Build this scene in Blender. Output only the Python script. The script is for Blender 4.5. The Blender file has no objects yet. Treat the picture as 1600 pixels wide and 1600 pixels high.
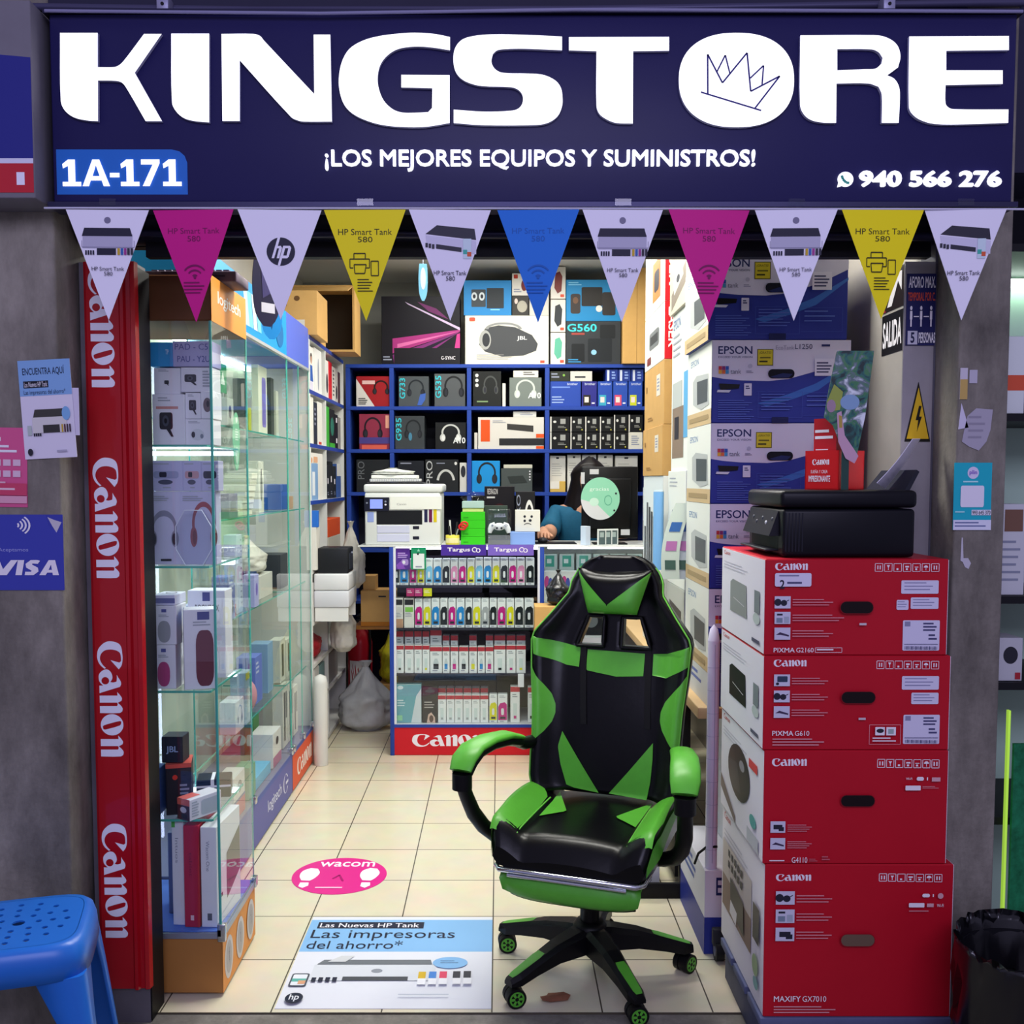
import bpy, bmesh, math, random
from mathutils import Vector as V, Matrix
random.seed(7)
PI = math.pi
SC = bpy.context.scene
COL = SC.collection
# ---------- camera (frame 1600 x 1600) ----------
FPX, CX, CY, CAMH = 1570.0, 780.0, 848.0, 1.445
TILT = math.atan(98 / FPX)
cd = bpy.data.cameras.new('camera'); cam = bpy.data.objects.new('camera', cd); COL.objects.link(cam)
cam.location = (0, 0, CAMH); cam.rotation_euler = (PI / 2 - TILT, 0, 0)
cd.sensor_width = 36; cd.sensor_height = 36; cd.sensor_fit = 'HORIZONTAL'; cd.lens = FPX / 1600 * 36
cd.shift_x = (800 - CX) / 1600; cd.shift_y = (CY - 800) / 1600; cd.clip_start = .05
SC.camera = cam
SC.view_settings.view_transform = 'Standard'; SC.view_settings.look = 'None'; SC.view_settings.gamma = 1
SC.view_settings.use_curve_mapping = False
SC.view_settings.exposure = 0.0
try:
    SC.cycles.transparent_max_bounces = 32; SC.cycles.sample_clamp_indirect = 6
except Exception: pass
# ---------- world: dim bluish daylight of the market hall ----------
w = bpy.data.worlds.new('hall'); SC.world = w; w.use_nodes = True
bg = w.node_tree.nodes['Background']; bg.inputs[0].default_value = (.40, .375, .60, 1); bg.inputs[1].default_value = .66
def lamp(name, loc, rot, size, power, col, sy=None, spread=None):
    l = bpy.data.lights.new(name, 'AREA'); l.energy = power; l.color = col; l.size = size
    if sy: l.shape = 'RECTANGLE'; l.size_y = sy
    if spread: l.spread = spread
    o = bpy.data.objects.new(name, l); COL.objects.link(o); o.location = loc; o.rotation_euler = rot
    return o
lamp('hall_light', (.2, -1.6, 3.1), (math.radians(62), 0, 0), 3.0, 78, (.70, .67, 1.0), 1.2)
for i, (yy, pw) in enumerate(((3.12, 44), (4.45, 33), (5.65, 20))):
    lamp('shop_light', (.1, yy, 2.71), (0, 0, 0), 1.3, pw, (1.0, .98, .91), .25)

# ---------- geometry helpers ----------
def ray(px, py):
    u = (px - CX) / FPX; v = (CY - py) / FPX
    return V((u, math.cos(TILT) + v * math.sin(TILT), v * math.cos(TILT) - math.sin(TILT)))
def P(px, py, Y):
    d = ray(px, py); return V((0, 0, CAMH)) + d * (Y / d.y)
def PZ(px, py, z=0.0):
    d = ray(px, py); return V((0, 0, CAMH)) + d * ((z - CAMH) / d.z)
def PXX(px, py, X):
    d = ray(px, py); return V((0, 0, CAMH)) + d * (X / d.x)
def lin(h):
    h = h.lstrip('#'); c = [int(h[i:i + 2], 16) / 255 for i in (0, 2, 4)]
    return tuple((x / 12.92 if x <= .04045 else ((x + .055) / 1.055) ** 2.4) for x in c) + (1,)
_M = {}
def M(hexc, rough=.55, metal=0., em=0., coat=0., noise=0., scale=20., bump=0., spec=None):
    k = (hexc, rough, metal, em, coat, noise, scale, bump, spec)
    if k in _M: return _M[k]
    m = bpy.data.materials.new('m_' + hexc.lstrip('#')); m.use_nodes = True
    nt = m.node_tree; b = nt.nodes['Principled BSDF']; c = lin(hexc)
    b.inputs['Base Color'].default_value = c; b.inputs['Roughness'].default_value = rough
    b.inputs['Metallic'].default_value = metal
    b.inputs['Specular IOR Level'].default_value = .22 if spec is None else spec
    if coat: b.inputs['Coat Weight'].default_value = coat
    if em:
        b.inputs['Emission Color'].default_value = c; b.inputs['Emission Strength'].default_value = em
    if noise or bump:
        tc = nt.nodes.new('ShaderNodeTexCoord'); n = nt.nodes.new('ShaderNodeTexNoise')
        n.inputs['Scale'].default_value = scale; n.inputs['Detail'].default_value = 7; n.inputs['Roughness'].default_value = .65
        nt.links.new(tc.outputs['Object'], n.inputs['Vector'])
        if noise:
            r = nt.nodes.new('ShaderNodeValToRGB')
            r.color_ramp.elements[0].position = .3; r.color_ramp.elements[1].position = .7
            r.color_ramp.elements[0].color = tuple(max(0, x * (1 - noise)) for x in c[:3]) + (1,)
            r.color_ramp.elements[1].color = tuple(min(1, x * (1 + noise)) for x in c[:3]) + (1,)
            nt.links.new(n.outputs['Fac'], r.inputs[0]); nt.links.new(r.outputs[0], b.inputs['Base Color'])
        if bump:
            bp = nt.nodes.new('ShaderNodeBump'); bp.inputs['Strength'].default_value = bump; bp.inputs['Distance'].default_value = .01
            nt.links.new(n.outputs['Fac'], bp.inputs['Height']); nt.links.new(bp.outputs[0], b.inputs['Normal'])
    _M[k] = m; return m
def glassmat(name, tint, refl=1.0, base=.06):
    m = bpy.data.materials.new(name); m.use_nodes = True; nt = m.node_tree; nt.nodes.clear()
    N = lambda t, **k: nt.nodes.new(t)
    o = N('ShaderNodeOutputMaterial'); mx = N('ShaderNodeMixShader'); t = N('ShaderNodeBsdfTransparent'); t.inputs[0].default_value = tint
    g = N('ShaderNodeBsdfGlossy'); g.inputs['Roughness'].default_value = .0; g.inputs[0].default_value = (refl, refl, refl, 1)
    lw = N('ShaderNodeLayerWeight'); lw.inputs[0].default_value = .5; ge = N('ShaderNodeNewGeometry')
    def mt(op, a, b):
        n = N('ShaderNodeMath'); n.operation = op
        for i, q in enumerate((a, b)):
            if isinstance(q, (int, float)): n.inputs[i].default_value = q
            else: nt.links.new(q, n.inputs[i])
        return n.outputs[0]
    f = mt('ADD', mt('MULTIPLY', mt('POWER', lw.outputs['Facing'], 5.0), .62), base)
    f = mt('MULTIPLY', f, mt('SUBTRACT', 1.0, ge.outputs['Backfacing']))
    nt.links.new(f, mx.inputs[0]); nt.links.new(t.outputs[0], mx.inputs[1]); nt.links.new(g.outputs[0], mx.inputs[2])
    nt.links.new(mx.outputs[0], o.inputs[0]); return m
GLASS = glassmat('clear_glass', (.965, .985, .975, 1))
GEDGE = M('#4fb3a2', .15, spec=.6)
CLEAR = glassmat('clear_plastic', (.93, .95, .97, 1), .8)
# ---------- 2D fills from outlines and text ----------
_tmp = []
def _curve_tris(cu):
    ob = bpy.data.objects.new('tmp', cu); me = ob.to_mesh()
    vs = [tuple(v.co) for v in me.vertices]; fs = [tuple(p.vertices) for p in me.polygons]
    ob.to_mesh_clear(); bpy.data.objects.remove(ob); bpy.data.curves.remove(cu)
    return vs, fs
def fill2d(loops, depth=0.0):
    cu = bpy.data.curves.new('o', 'CURVE'); cu.dimensions = '2D'; cu.fill_mode = 'BOTH'; cu.extrude = depth
    for lp in loops:
        s = cu.splines.new('POLY'); s.points.add(len(lp) - 1)
        for p, q in zip(s.points, lp): p.co = (q[0], q[1], 0, 1)
        s.use_cyclic_u = True
    return _curve_tris(cu)
_T = {}
def text2d(s, bold=0.0, depth=0.0):
    k = (s, bold, depth)
    if k not in _T:
        cu = bpy.data.curves.new('t', 'FONT'); cu.body = s; cu.resolution_u = 3; cu.extrude = depth
        vs, fs = _curve_tris(cu)
        if not vs: vs = [(0, 0, 0)]
        if bold:
            n0 = len(vs); v0, f0 = vs, fs; vs, fs = [], []
            for q_, (dx, dy) in enumerate(((-1, 0), (1, 0), (0, -1), (0, 1), (-.7, -.7), (.7, -.7), (-.7, .7), (.7, .7))):
                b0 = len(vs); vs = vs + [(v[0] + dx * bold, v[1] + dy * bold, v[2] + q_ * .00003) for v in v0]; fs = fs + [tuple(b0 + q for q in f) for f in f0]
        _T[k] = (vs, fs, min(v[0] for v in vs), max(v[0] for v in vs), min(v[1] for v in vs), max(v[1] for v in vs))
    return _T[k]
def smoothed(lp, thr=38, n=4):
    L = len(lp); P_ = [V((q[0], q[1])) for q in lp]; corner = []
    for i in range(L):
        a, b = P_[i] - P_[i - 1], P_[(i + 1) % L] - P_[i]
        corner.append(abs(math.degrees(a.angle_signed(b, 0))) > thr if a.length and b.length else True)
    out = []
    for i in range(L):
        p0, p1, p2, p3 = P_[i - 1], P_[i], P_[(i + 1) % L], P_[(i + 2) % L]; out.append(tuple(p1))
        if corner[i] and corner[(i + 1) % L]: continue
        d = (p2 - p1).length; t1 = (p2 - p1) if corner[i] else (p2 - p0).normalized() * d; t2 = (p2 - p1) if corner[(i + 1) % L] else (p3 - p1).normalized() * d
        for k in range(1, n):
            u = k / n; out.append(tuple(p1 * (2 * u ** 3 - 3 * u * u + 1) + t1 * (u ** 3 - 2 * u * u + u) + p2 * (3 * u * u - 2 * u ** 3) + t2 * (u ** 3 - u * u)))
    return out
def arc(cx, cy, rx, ry, a0=0, a1=360, n=28):
    f = n if abs(a1 - a0) < 360 else n
    return [(cx + rx * math.cos(math.radians(a0 + (a1 - a0) * i / f)), cy + ry * math.sin(math.radians(a0 + (a1 - a0) * i / f))) for i in range(n + (0 if abs(a1 - a0) >= 360 else 1))]
def rrect(x0, y0, x1, y1, r, n=4):
    o = []
    for cx, cy, a in ((x1 - r, y1 - r, 0), (x0 + r, y1 - r, 90), (x0 + r, y0 + r, 180), (x1 - r, y0 + r, 270)):
        o += [(cx + r * math.cos(math.radians(a + 90 * i / n)), cy + r * math.sin(math.radians(a + 90 * i / n))) for i in range(n + 1)]
    return o
class MB:
    def __init__(s): s.v = []; s.f = []; s.mi = []; s.sm = []; s.mats = []; s.M = Matrix()
    def at(s, loc=(0, 0, 0), rz=0, rx=0, ry=0):
        s.M = Matrix.Translation(loc) @ Matrix.Rotation(rz, 4, 'Z') @ Matrix.Rotation(ry, 4, 'Y') @ Matrix.Rotation(rx, 4, 'X'); return s
    def add(s, vs, fs, m, smooth=False):
        if m not in s.mats: s.mats.append(m)
        i = s.mats.index(m); b = len(s.v)
        s.v += [s.M @ V(p) for p in vs]
        for f in fs: s.f.append(tuple(b + k for k in f)); s.mi.append(i); s.sm.append(smooth)
        return s
    def poly(s, pts, m): return s.add(pts, [tuple(range(len(pts)))], m)
    def box(s, a, b, m, bev=0., seg=2, smooth=False):
        (x0, y0, z0), (x1, y1, z1) = a, b
        vs = [(x, y, z) for x in (x0, x1) for y in (y0, y1) for z in (z0, z1)]
        fs = [(0, 1, 3, 2), (4, 6, 7, 5), (0, 4, 5, 1), (2, 3, 7, 6), (0, 2, 6, 4), (1, 5, 7, 3)]
        if bev:
            bm = bmesh.new(); bv = [bm.verts.new(p) for p in vs]
            for f in fs: bm.faces.new([bv[k] for k in f])
            bmesh.ops.bevel(bm, geom=bm.edges[:], offset=min(bev, .49 * min(abs(x1 - x0), abs(y1 - y0), abs(z1 - z0))), segments=seg, profile=.5, affect='EDGES')
            bm.verts.index_update(); s.add([tuple(v.co) for v in bm.verts], [tuple(v.index for v in f.verts) for f in bm.faces], m, smooth or seg > 1); bm.free(); return s
        return s.add(vs, fs, m)
    def cyl(s, p0, p1, r0, m, r1=None, n=16, caps=True, smooth=True):
        p0, p1 = V(p0), V(p1); r1 = r0 if r1 is None else r1
        d = (p1 - p0).normalized(); a = d.orthogonal().normalized(); b = d.cross(a)
        vs = []
        for p, r in ((p0, r0), (p1, r1)):
            for i in range(n):
                t = 2 * PI * i / n; vs.append(p + (a * math.cos(t) + b * math.sin(t)) * r)
        s.add(vs, [(i, (i + 1) % n, n + (i + 1) % n, n + i) for i in range(n)], m, smooth)
        if caps: s.add(vs, [tuple(range(n))[::-1], tuple(range(n, 2 * n))], m)
        return s
    def loft(s, rings, m, caps=True, smooth=True, closed=True):
        n = len(rings[0]); vs = [p for r in rings for p in r]; fs = []
        for j in range(len(rings) - 1):
            for i in range(n if closed else n - 1):
                k = (i + 1) % n; fs.append((j * n + i, j * n + k, (j + 1) * n + k, (j + 1) * n + i))
        s.add(vs, fs, m, smooth)
        if caps: s.add(list(rings[0]) + list(rings[-1]), [tuple(range(n))[::-1], tuple(range(n, 2 * n))], m, False)
        return s
    def tube(s, pts, r, m, n=8, caps=True):
        pts = [V(p) for p in pts]; rings = []; up = None
        for i, p in enumerate(pts):
            t = (pts[min(i + 1, len(pts) - 1)] - pts[max(i - 1, 0)]).normalized()
            if up is None: a = t.orthogonal().normalized()
            else: a = (up - t * up.dot(t)).normalized() if (up - t * up.dot(t)).length > 1e-6 else t.orthogonal().normalized()
            up = a; b = t.cross(a); rr = r[i] if isinstance(r, (list, tuple)) else r
            rings.append([p + (a * math.cos(2 * PI * k / n) + b * math.sin(2 * PI * k / n)) * rr for k in range(n)])
        return s.loft(rings, m, caps)
    def lathe(s, prof, m, c=(0, 0, 0), n=24, caps=True):
        c = V(c); return s.loft([[c + V((r * math.cos(2 * PI * k / n), r * math.sin(2 * PI * k / n), z)) for k in range(n)] for r, z in prof], m, caps)
    def ball(s, c, r, m, n=16):
        rx, ry, rz = r if isinstance(r, tuple) else (r, r, r); c = V(c); h = n // 2
        return s.loft([[c + V((rx * math.cos(2 * PI * k / n) * math.sin(PI * j / h + 1e-3), ry * math.sin(2 * PI * k / n) * math.sin(PI * j / h + 1e-3), rz * -math.cos(PI * j / h))) for k in range(n)] for j in range(h + 1)], m, True)
    def build(s, name, parent=None, loc=None, rz=0):
        me = bpy.data.meshes.new(name); me.from_pydata([tuple(p) for p in s.v], [], s.f)
        for m in s.mats: me.materials.append(m)
        me.polygons.foreach_set('material_index', s.mi); me.polygons.foreach_set('use_smooth', s.sm); me.update()
        o = bpy.data.objects.new(name, me); COL.objects.link(o)
        if parent: o.parent = parent
        if loc is not None: o.location = loc
        if rz: o.rotation_euler = (0, 0, rz)
        return o
class Face:
    """A drawing surface: picture coordinates (x right, y down, given by 'vb') on a rectangle in space."""
    def __init__(s, mb, o, u, v, vb=(0, 0, 1, 1), off=.0006):
        s.mb = mb; s.o = V(o); s.u = V(u); s.vv = V(v); s.n = s.u.cross(s.vv).normalized(); s.vb = vb; s.k = off; s.dk = .00025
    def pt(s, x, y, k=None):
        x0, y0, x1, y1 = s.vb; return s.o + s.u * ((x - x0) / (x1 - x0)) + s.vv * ((y1 - y) / (y1 - y0)) + s.n * (s.k if k is None else k)
    def poly(s, pts, m): s.mb.poly([s.pt(*p) for p in pts], m); s.k += s.dk; return s
    def rect(s, x0, y0, x1, y1, m): return s.poly([(x0, y1), (x1, y1), (x1, y0), (x0, y0)], m)
    def rr(s, x0, y0, x1, y1, r, m): return s.poly([(x, y) for x, y in rrect(x0, y0, x1, y1, r)][::-1], m)
    def ell(s, cx, cy, rx, ry, m, n=24): return s.poly(arc(cx, cy, rx, ry, 360, 0, n), m)
    def fill(s, loops, m):
        vs, fs = fill2d(loops); s.mb.add([s.pt(p[0], p[1]) for p in vs], fs, m); s.k += s.dk; return s
    def ring(s, cx, cy, rx, ry, t, m, n=28, a0=0, a1=360):
        o = arc(cx, cy, rx, ry, a0, a1, n); i = arc(cx, cy, rx - t, ry - t, a0, a1, n); L = len(o); full = abs(a1 - a0) >= 360
        s.mb.add([s.pt(*p) for p in o] + [s.pt(*p) for p in i], [(k, L + k, L + (k + 1) % L, (k + 1) % L) for k in range(L if full else L - 1)], m); s.k += s.dk; return s
    def line(s, pts, t, m):
        for (ax, ay), (bx, by) in zip(pts, pts[1:]):
            d = math.hypot(bx - ax, by - ay) or 1; nx, ny = -(by - ay) / d * t / 2, (bx - ax) / d * t / 2
            s.mb.poly([s.pt(ax + nx, ay + ny), s.pt(bx + nx, by + ny), s.pt(bx - nx, by - ny), s.pt(ax - nx, ay - ny)], m)
        s.k += s.dk; return s
    def bars(s, x0, y0, x1, y1, n, m, fill=.5):
        h = (y1 - y0) / n
        for i in range(n): s.mb.poly([s.pt(x0, y0 + h * (i + fill)), s.pt(x0 + (x1 - x0) * (.7 + .3 * ((i * 37 % 10) / 10)), y0 + h * (i + fill)), s.pt(x0 + (x1 - x0) * (.7 + .3 * ((i * 37 % 10) / 10)), y0 + h * i), s.pt(x0, y0 + h * i)], m)
        s.k += s.dk; return s
    def text(s, t, x0, y0, x1, y1, m, bold=0., rot=0):
        """text stretched into the box x0..x1, y0 (top)..y1 (bottom); rot 90 = reads downwards, -90 upwards"""
        vs, fs, a, b, c, d = text2d(t, bold)
        out = []
        for p in vs:
            fu = (p[0] - a) / ((b - a) or 1); fv = (p[1] - c) / ((d - c) or 1)
            if rot == 0: q = (x0 + (x1 - x0) * fu, y1 + (y0 - y1) * fv)
            elif rot == 90: q = (x0 + (x1 - x0) * fv, y0 + (y1 - y0) * fu)
            else: q = (x1 - (x1 - x0) * fv, y1 - (y1 - y0) * fu)
            out.append(s.pt(q[0], q[1], s.k + p[2]))
        s.mb.add(out, fs, m); s.k += s.dk; return s
    def glyphs(s, loopsets, bx, x0, y0, x1, y1, m, rot=0):
        """outlines in (x, y up) units of bounding box bx fitted into a picture box"""
        for loops in loopsets:
            L = []
            for lp in loops:
                q = []
                for p in lp:
                    fu = (p[0] - bx[0]) / (bx[2] - bx[0]); fv = (p[1] - bx[1]) / (bx[3] - bx[1])
                    q.append((x0 + (x1 - x0) * fu, y1 + (y0 - y1) * fv) if rot == 0 else (x0 + (x1 - x0) * fv, y0 + (y1 - y0) * fu))
                L.append(q)
            vs, fs = fill2d(L); s.mb.add([s.pt(p[0], p[1]) for p in vs], fs, m)
        s.k += s.dk; return s
# ---------- object bookkeeping ----------
def tag(o, label, cat, group=None, kind=None):
    o['label'] = label; o['category'] = cat
    if group: o['group'] = group
    if kind: o['kind'] = kind
    return o
def thing(name, label, cat, loc=(0, 0, 0), rz=0, group=None):
    o = bpy.data.objects.new(name, None); COL.objects.link(o); o.location = loc; o.rotation_euler = (0, 0, rz); o.empty_display_size = .05
    return tag(o, label, cat, group)
def struct(o, label=None, cat=None):
    o['kind'] = 'structure'
    if label: o['label'] = label; o['category'] = cat or 'room'
    return o
def dup(o, parent=None):
    c = o.copy(); COL.objects.link(c)
    if parent: c.parent = parent
    for ch in o.children: dup(ch, c)
    return c
ORD = ['first', 'second', 'third', 'fourth', 'fifth', 'sixth', 'seventh', 'eighth', 'ninth', 'tenth', 'eleventh', 'twelfth', 'thirteenth', 'fourteenth', 'fifteenth', 'sixteenth', 'seventeenth', 'eighteenth', 'nineteenth', 'twentieth']
# a carton: front at local -Y, origin at the middle of its base; art(F) paints the front, artl the -X side, artr the +X side, artt the top
def carton(name, label, cat, w, d, h, loc, col, rz=0, art=None, vb=(0, 0, 100, 100), artl=None, vbl=(0, 0, 100, 100), artr=None, vbr=(0, 0, 100, 100), artt=None, group=None, side=None, bev=.0015, rough=.45, parts=None):
    mb = MB(); x, y = w / 2, d / 2; fm = col if not isinstance(col, str) else M(col, rough)
    mb.box((-x, -y, 0), (x, y, h), fm, bev, 1)
    if side:
        sm = M(side, rough)
        for sx in (-1, 1): mb.box((sx * (x + .0003) - .0002, -y + .001, .001), (sx * (x + .0003) + .0002, y - .001, h - .001), sm)
    FS = {}
    if art: art(Face(mb, (-x, -y, 0), (w, 0, 0), (0, 0, h), vb))
    if artl: artl(Face(mb, (-x, y, 0), (0, -d, 0), (0, 0, h), vbl))
    if artr: artr(Face(mb, (x, -y, 0), (0, d, 0), (0, 0, h), vbr))
    if artt: artt(Face(mb, (-x, -y, h), (w, 0, 0), (0, d, 0)))
    if parts:
        t = thing(name, label, cat, loc, rz, group); b = mb.build('carton_body', t)
        parts(t, w, d, h); return t
    o = mb.build(name, None, loc, rz); return tag(o, label, cat, group)
def pcarton(name, label, cat, px0, py0, px1, py1, Y, d, col, zb=None, **k):
    """a front-facing carton whose front lies in the plane Y and covers the given part of the view; zb = shelf height it stands on"""
    a = P(px0, py1, Y); b = P(px1, py0, Y); z = a.z if zb is None else zb
    return carton(name, label, cat, b.x - a.x, d, b.z - z, ((a.x + b.x) / 2, Y + d / 2, z), col, **k)
# the serif word mark on the red printer boxes and the strip
_n = [(755, 165), (755, 352), (715, 350), (745, 375), (785, 398), (815, 392), (838, 352), (865, 380), (900, 402), (935, 398), (955, 370), (955, 165), (875, 165), (875, 345), (855, 352), (835, 345), (835, 165)]
CANON = [[[(135, 285), (145, 345), (170, 385), (205, 403), (270, 412), (340, 414), (410, 402), (455, 372), (350, 288), (378, 380), (360, 398), (300, 396), (265, 385), (240, 350), (228, 290), (240, 230), (280, 190), (340, 178), (400, 203), (440, 238), (447, 220), (400, 175), (340, 152), (280, 150), (220, 165), (170, 205), (143, 245)]],
    [[(455, 240), (470, 200), (510, 165), (560, 160), (600, 170), (640, 205), (640, 165), (728, 165), (715, 200), (655, 380), (625, 392), (590, 388), (545, 362), (518, 350), (560, 350), (595, 345), (605, 310), (600, 280), (560, 302), (510, 298), (470, 275)], arc(585, 228, 42, 40, n=16)],
    [_n], [arc(1090, 288, 122, 118, n=32), [(1047, 365), (1052, 385), (1080, 382), (1100, 365), (1145, 215), (1138, 195), (1110, 190), (1095, 205)]], [[(x + 500, y) for x, y in _n]]]
CBX = (135, 150, 1455, 415)
WHITE, BLACK = M('#ffffff', .45), M('#0b0b0f', .45)
CANON = [[smoothed(lp, 45, 3) for lp in g] for g in CANON]
# =============== the setting ===============
def tiles():
    m = bpy.data.materials.new('cream_tile'); m.use_nodes = True; nt = m.node_tree; b = nt.nodes['Principled BSDF']
    tc = nt.nodes.new('ShaderNodeTexCoord'); mp = nt.nodes.new('ShaderNodeMapping'); br = nt.nodes.new('ShaderNodeTexBrick')
    mp.inputs['Location'].default_value = (.02 + .3008 * 10, -2.948 + .302 * 10, 0)
    br.offset = 0; br.inputs['Scale'].default_value = 1; br.inputs['Brick Width'].default_value = .3008; br.inputs['Row Height'].default_value = .302
    br.inputs['Mortar Size'].default_value = .0022; br.inputs['Mortar Smooth'].default_value = .1
    br.inputs['Color1'].default_value = lin('#ece3c6'); br.inputs['Color2'].default_value = lin('#e6ddc0'); br.inputs['Mortar'].default_value = lin('#5a5346')
    n = nt.nodes.new('ShaderNodeTexNoise'); n.inputs['Scale'].default_value = 9; n.inputs['Detail'].default_value = 6
    mx = nt.nodes.new('ShaderNodeMix'); mx.data_type = 'RGBA'; mx.blend_type = 'MULTIPLY'; mx.inputs[0].default_value = .22
    nt.links.new(tc.outputs['Object'], mp.inputs[0]); nt.links.new(mp.outputs[0], br.inputs[0]); nt.links.new(tc.outputs['Object'], n.inputs['Vector'])
    nt.links.new(br.outputs['Color'], mx.inputs[6]); nt.links.new(n.outputs['Color'], mx.inputs[7]); nt.links.new(mx.outputs[2], b.inputs['Base Color'])
    b.inputs['Roughness'].default_value = .22; return m
def concrete(name, c1, c2, c3, sc=3.0):
    m = bpy.data.materials.new(name); m.use_nodes = True; nt = m.node_tree; b = nt.nodes['Principled BSDF']
    tc = nt.nodes.new('ShaderNodeTexCoord'); n = nt.nodes.new('ShaderNodeTexNoise'); n.inputs['Scale'].default_value = sc; n.inputs['Detail'].default_value = 10; n.inputs['Roughness'].default_value = .68
    mp = nt.nodes.new('ShaderNodeMapping'); mp.inputs['Scale'].default_value = (1.6, 1.6, .7)
    r = nt.nodes.new('ShaderNodeValToRGB'); e = r.color_ramp.elements; e[0].position = .3; e[0].color = lin(c1); e[1].position = .72; e[1].color = lin(c3)
    k = r.color_ramp.elements.new(.52); k.color = lin(c2)
    nt.links.new(tc.outputs['Object'], mp.inputs[0]); nt.links.new(mp.outputs[0], n.inputs['Vector']); nt.links.new(n.outputs['Fac'], r.inputs[0]); nt.links.new(r.outputs[0], b.inputs['Base Color'])
    n2 = nt.nodes.new('ShaderNodeTexNoise'); n2.inputs['Scale'].default_value = 60; n2.inputs['Detail'].default_value = 5
    bp = nt.nodes.new('ShaderNodeBump'); bp.inputs['Strength'].default_value = .25; bp.inputs['Distance'].default_value = .01
    nt.links.new(tc.outputs['Object'], n2.inputs['Vector']); nt.links.new(n2.outputs['Fac'], bp.inputs['Height']); nt.links.new(bp.outputs[0], b.inputs['Normal'])
    b.inputs['Roughness'].default_value = .8; return m
CONC = concrete('bare_concrete', '#46423c', '#7f7a70', '#a8a296', 2.6)
GROUND = concrete('ground_concrete', '#5a5750', '#78746c', '#948f86', 5)
WALLM = M('#d9d7cc', .7, noise=.05, scale=4)
def sbox(name, a, b, m, label, cat='room', bev=0):
    return struct(MB().box(a, b, m, bev).build(name), label, cat)
sbox('floor', (-1.35, 2.645, -.06), (1.16, 6.8, 0), tiles(), 'cream square floor tiles with dark grout inside the shop', 'floor')
sbox('floor_outside', (-3, -2.5, -.08), (3, 2.643, -.004), GROUND, 'grey concrete ground in front of the shop threshold', 'floor')
sbox('wall_left', (-1.35, 2.69, 0), (-1.3, 6.8, 2.8), WALLM, 'pale inner wall behind the glass display cases', 'wall')
sbox('wall_back', (-1.35, 6.75, 0), (1.16, 6.8, 2.8), M('#a9aaa2', .7, noise=.05, scale=4), 'grey back wall above the blue shelving', 'wall')
sbox('wall_right', (1.115, 2.69, 0), (1.16, 6.75, 2.8), M('#b3aea6', .38, metal=.35, noise=.10, scale=3), 'grey metal panel wall carrying the exit sign', 'wall')
sbox('ceiling', (-1.35, 2.74, 2.75), (1.16, 6.8, 2.8), M('#e2e0d6', .8), 'pale shop ceiling above the shutter', 'ceiling')
sbox('trim_header', (-1.35, 2.70, 2.06), (1.16, 2.74, 2.8), M('#14131f', .6), 'dark header board behind the rolled shutter', 'trim')
sbox('pillar_left', (-2.6, 2.47, -.004), (-1.076, 2.75, 2.6), CONC, 'rough grey concrete pillar carrying the card payment sticker', 'pillar', .008)
sbox('pillar_right', (1.119, 2.47, -.004), (1.243, 2.75, 2.6), CONC, 'rough grey concrete pillar with teal notice and torn paper', 'pillar', .006)
sbox('trim_1', (-1.074, 2.605, -.004), (-.932, 2.685, 2.0), M('#6f6b72', .45, metal=.3, noise=.15, scale=8), 'grey steel shutter guide beside the red strip', 'trim')
sbox('trim_2', (1.112, 2.60, -.004), (1.118, 2.69, 2.11), M('#5f5d68', .45, metal=.3, noise=.15, scale=8), 'grey steel shutter guide beside the metal panel wall', 'trim')
sbox('trim_3', (-.931, 2.606, 0), (-.928, 2.70, 1.99), M('#0c0c10', .5), 'thin black edge of the steel guide beside the glass case', 'trim')
# red strip over the guide, with its four word marks
t = thing('banner_strip', 'long glossy red strip with repeated white camera maker lettering, fixed upright to the shutter guide', 'banner', (-.99, 2.603, .098))
mb = MB(); red = M('#b3121f', .22, coat=.4)
prof = [(-.067, 0), (-.067, -.012), (-.06, -.016), (.022, -.016), (.028, -.024), (.036, -.024), (.04, -.014), (.05, -.014), (.054, -.02), (.064, -.018), (.067, 0)]
mb.loft([[(x, y, z) for x, y in prof] for z in (0, 1.90)], red, True, False); mb.build('strip', t)
for y0, y1, xl, xr in ((415, 605, 147, 190), (715, 903, 158, 199), (1002, 1182, 168, 207), (1287, 1465, 174, 214)):
    a = P(xl, y0, 2.586); b = P(xr, y1, 2.586); mb = MB()
    xc = -1.052 + .041
    Face(mb, (xc - .033, 2.5866, b.z), (.066, 0, 0), (0, 0, a.z - b.z)).glyphs(CANON, CBX, 0, 0, 1, 1, M('#f2f2ff', .4), rot=90)
    mb.v = [p - t.location for p in mb.v]; mb.build('lettering', t)
# ---------- shop sign ----------
SY = 2.40
a = P(84, 316, SY); b = P(1590, 22, SY)
NAVY = M('#211f52', .42, noise=.06, scale=2)
t = thing('shop_sign', 'wide navy shop sign with large lit white letters and a crown in the round letter', 'sign', (0, SY, a.z))
def sb(name, mb):
    mb.v = [p - t.location for p in mb.v]; return mb.build(name, t)
sb('panel', MB().box((a.x, SY, a.z), (b.x, SY + .065, b.z), NAVY, .004))
sb('frame', MB().box((a.x - .012, SY - .006, a.z - .012), (b.x + .012, SY + .066, a.z), M('#33324f', .35, metal=.5)).box((a.x - .012, SY - .006, b.z), (b.x + .012, SY + .066, b.z + .01), M('#25243e', .4, metal=.4)))
LIT = M('#fbfcff', .4, em=1.05)
RET = M('#c9cce6', .5)
r1 = lambda L: [(80 + x / 4, 40 + y / 4) for x, y in L]
r2 = lambda L: [(480 + x / 3.81, 40 + y / 3.81) for x, y in L]
r3 = lambda L: [(900 + x / 4, 40 + y / 4) for x, y in L]
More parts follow.
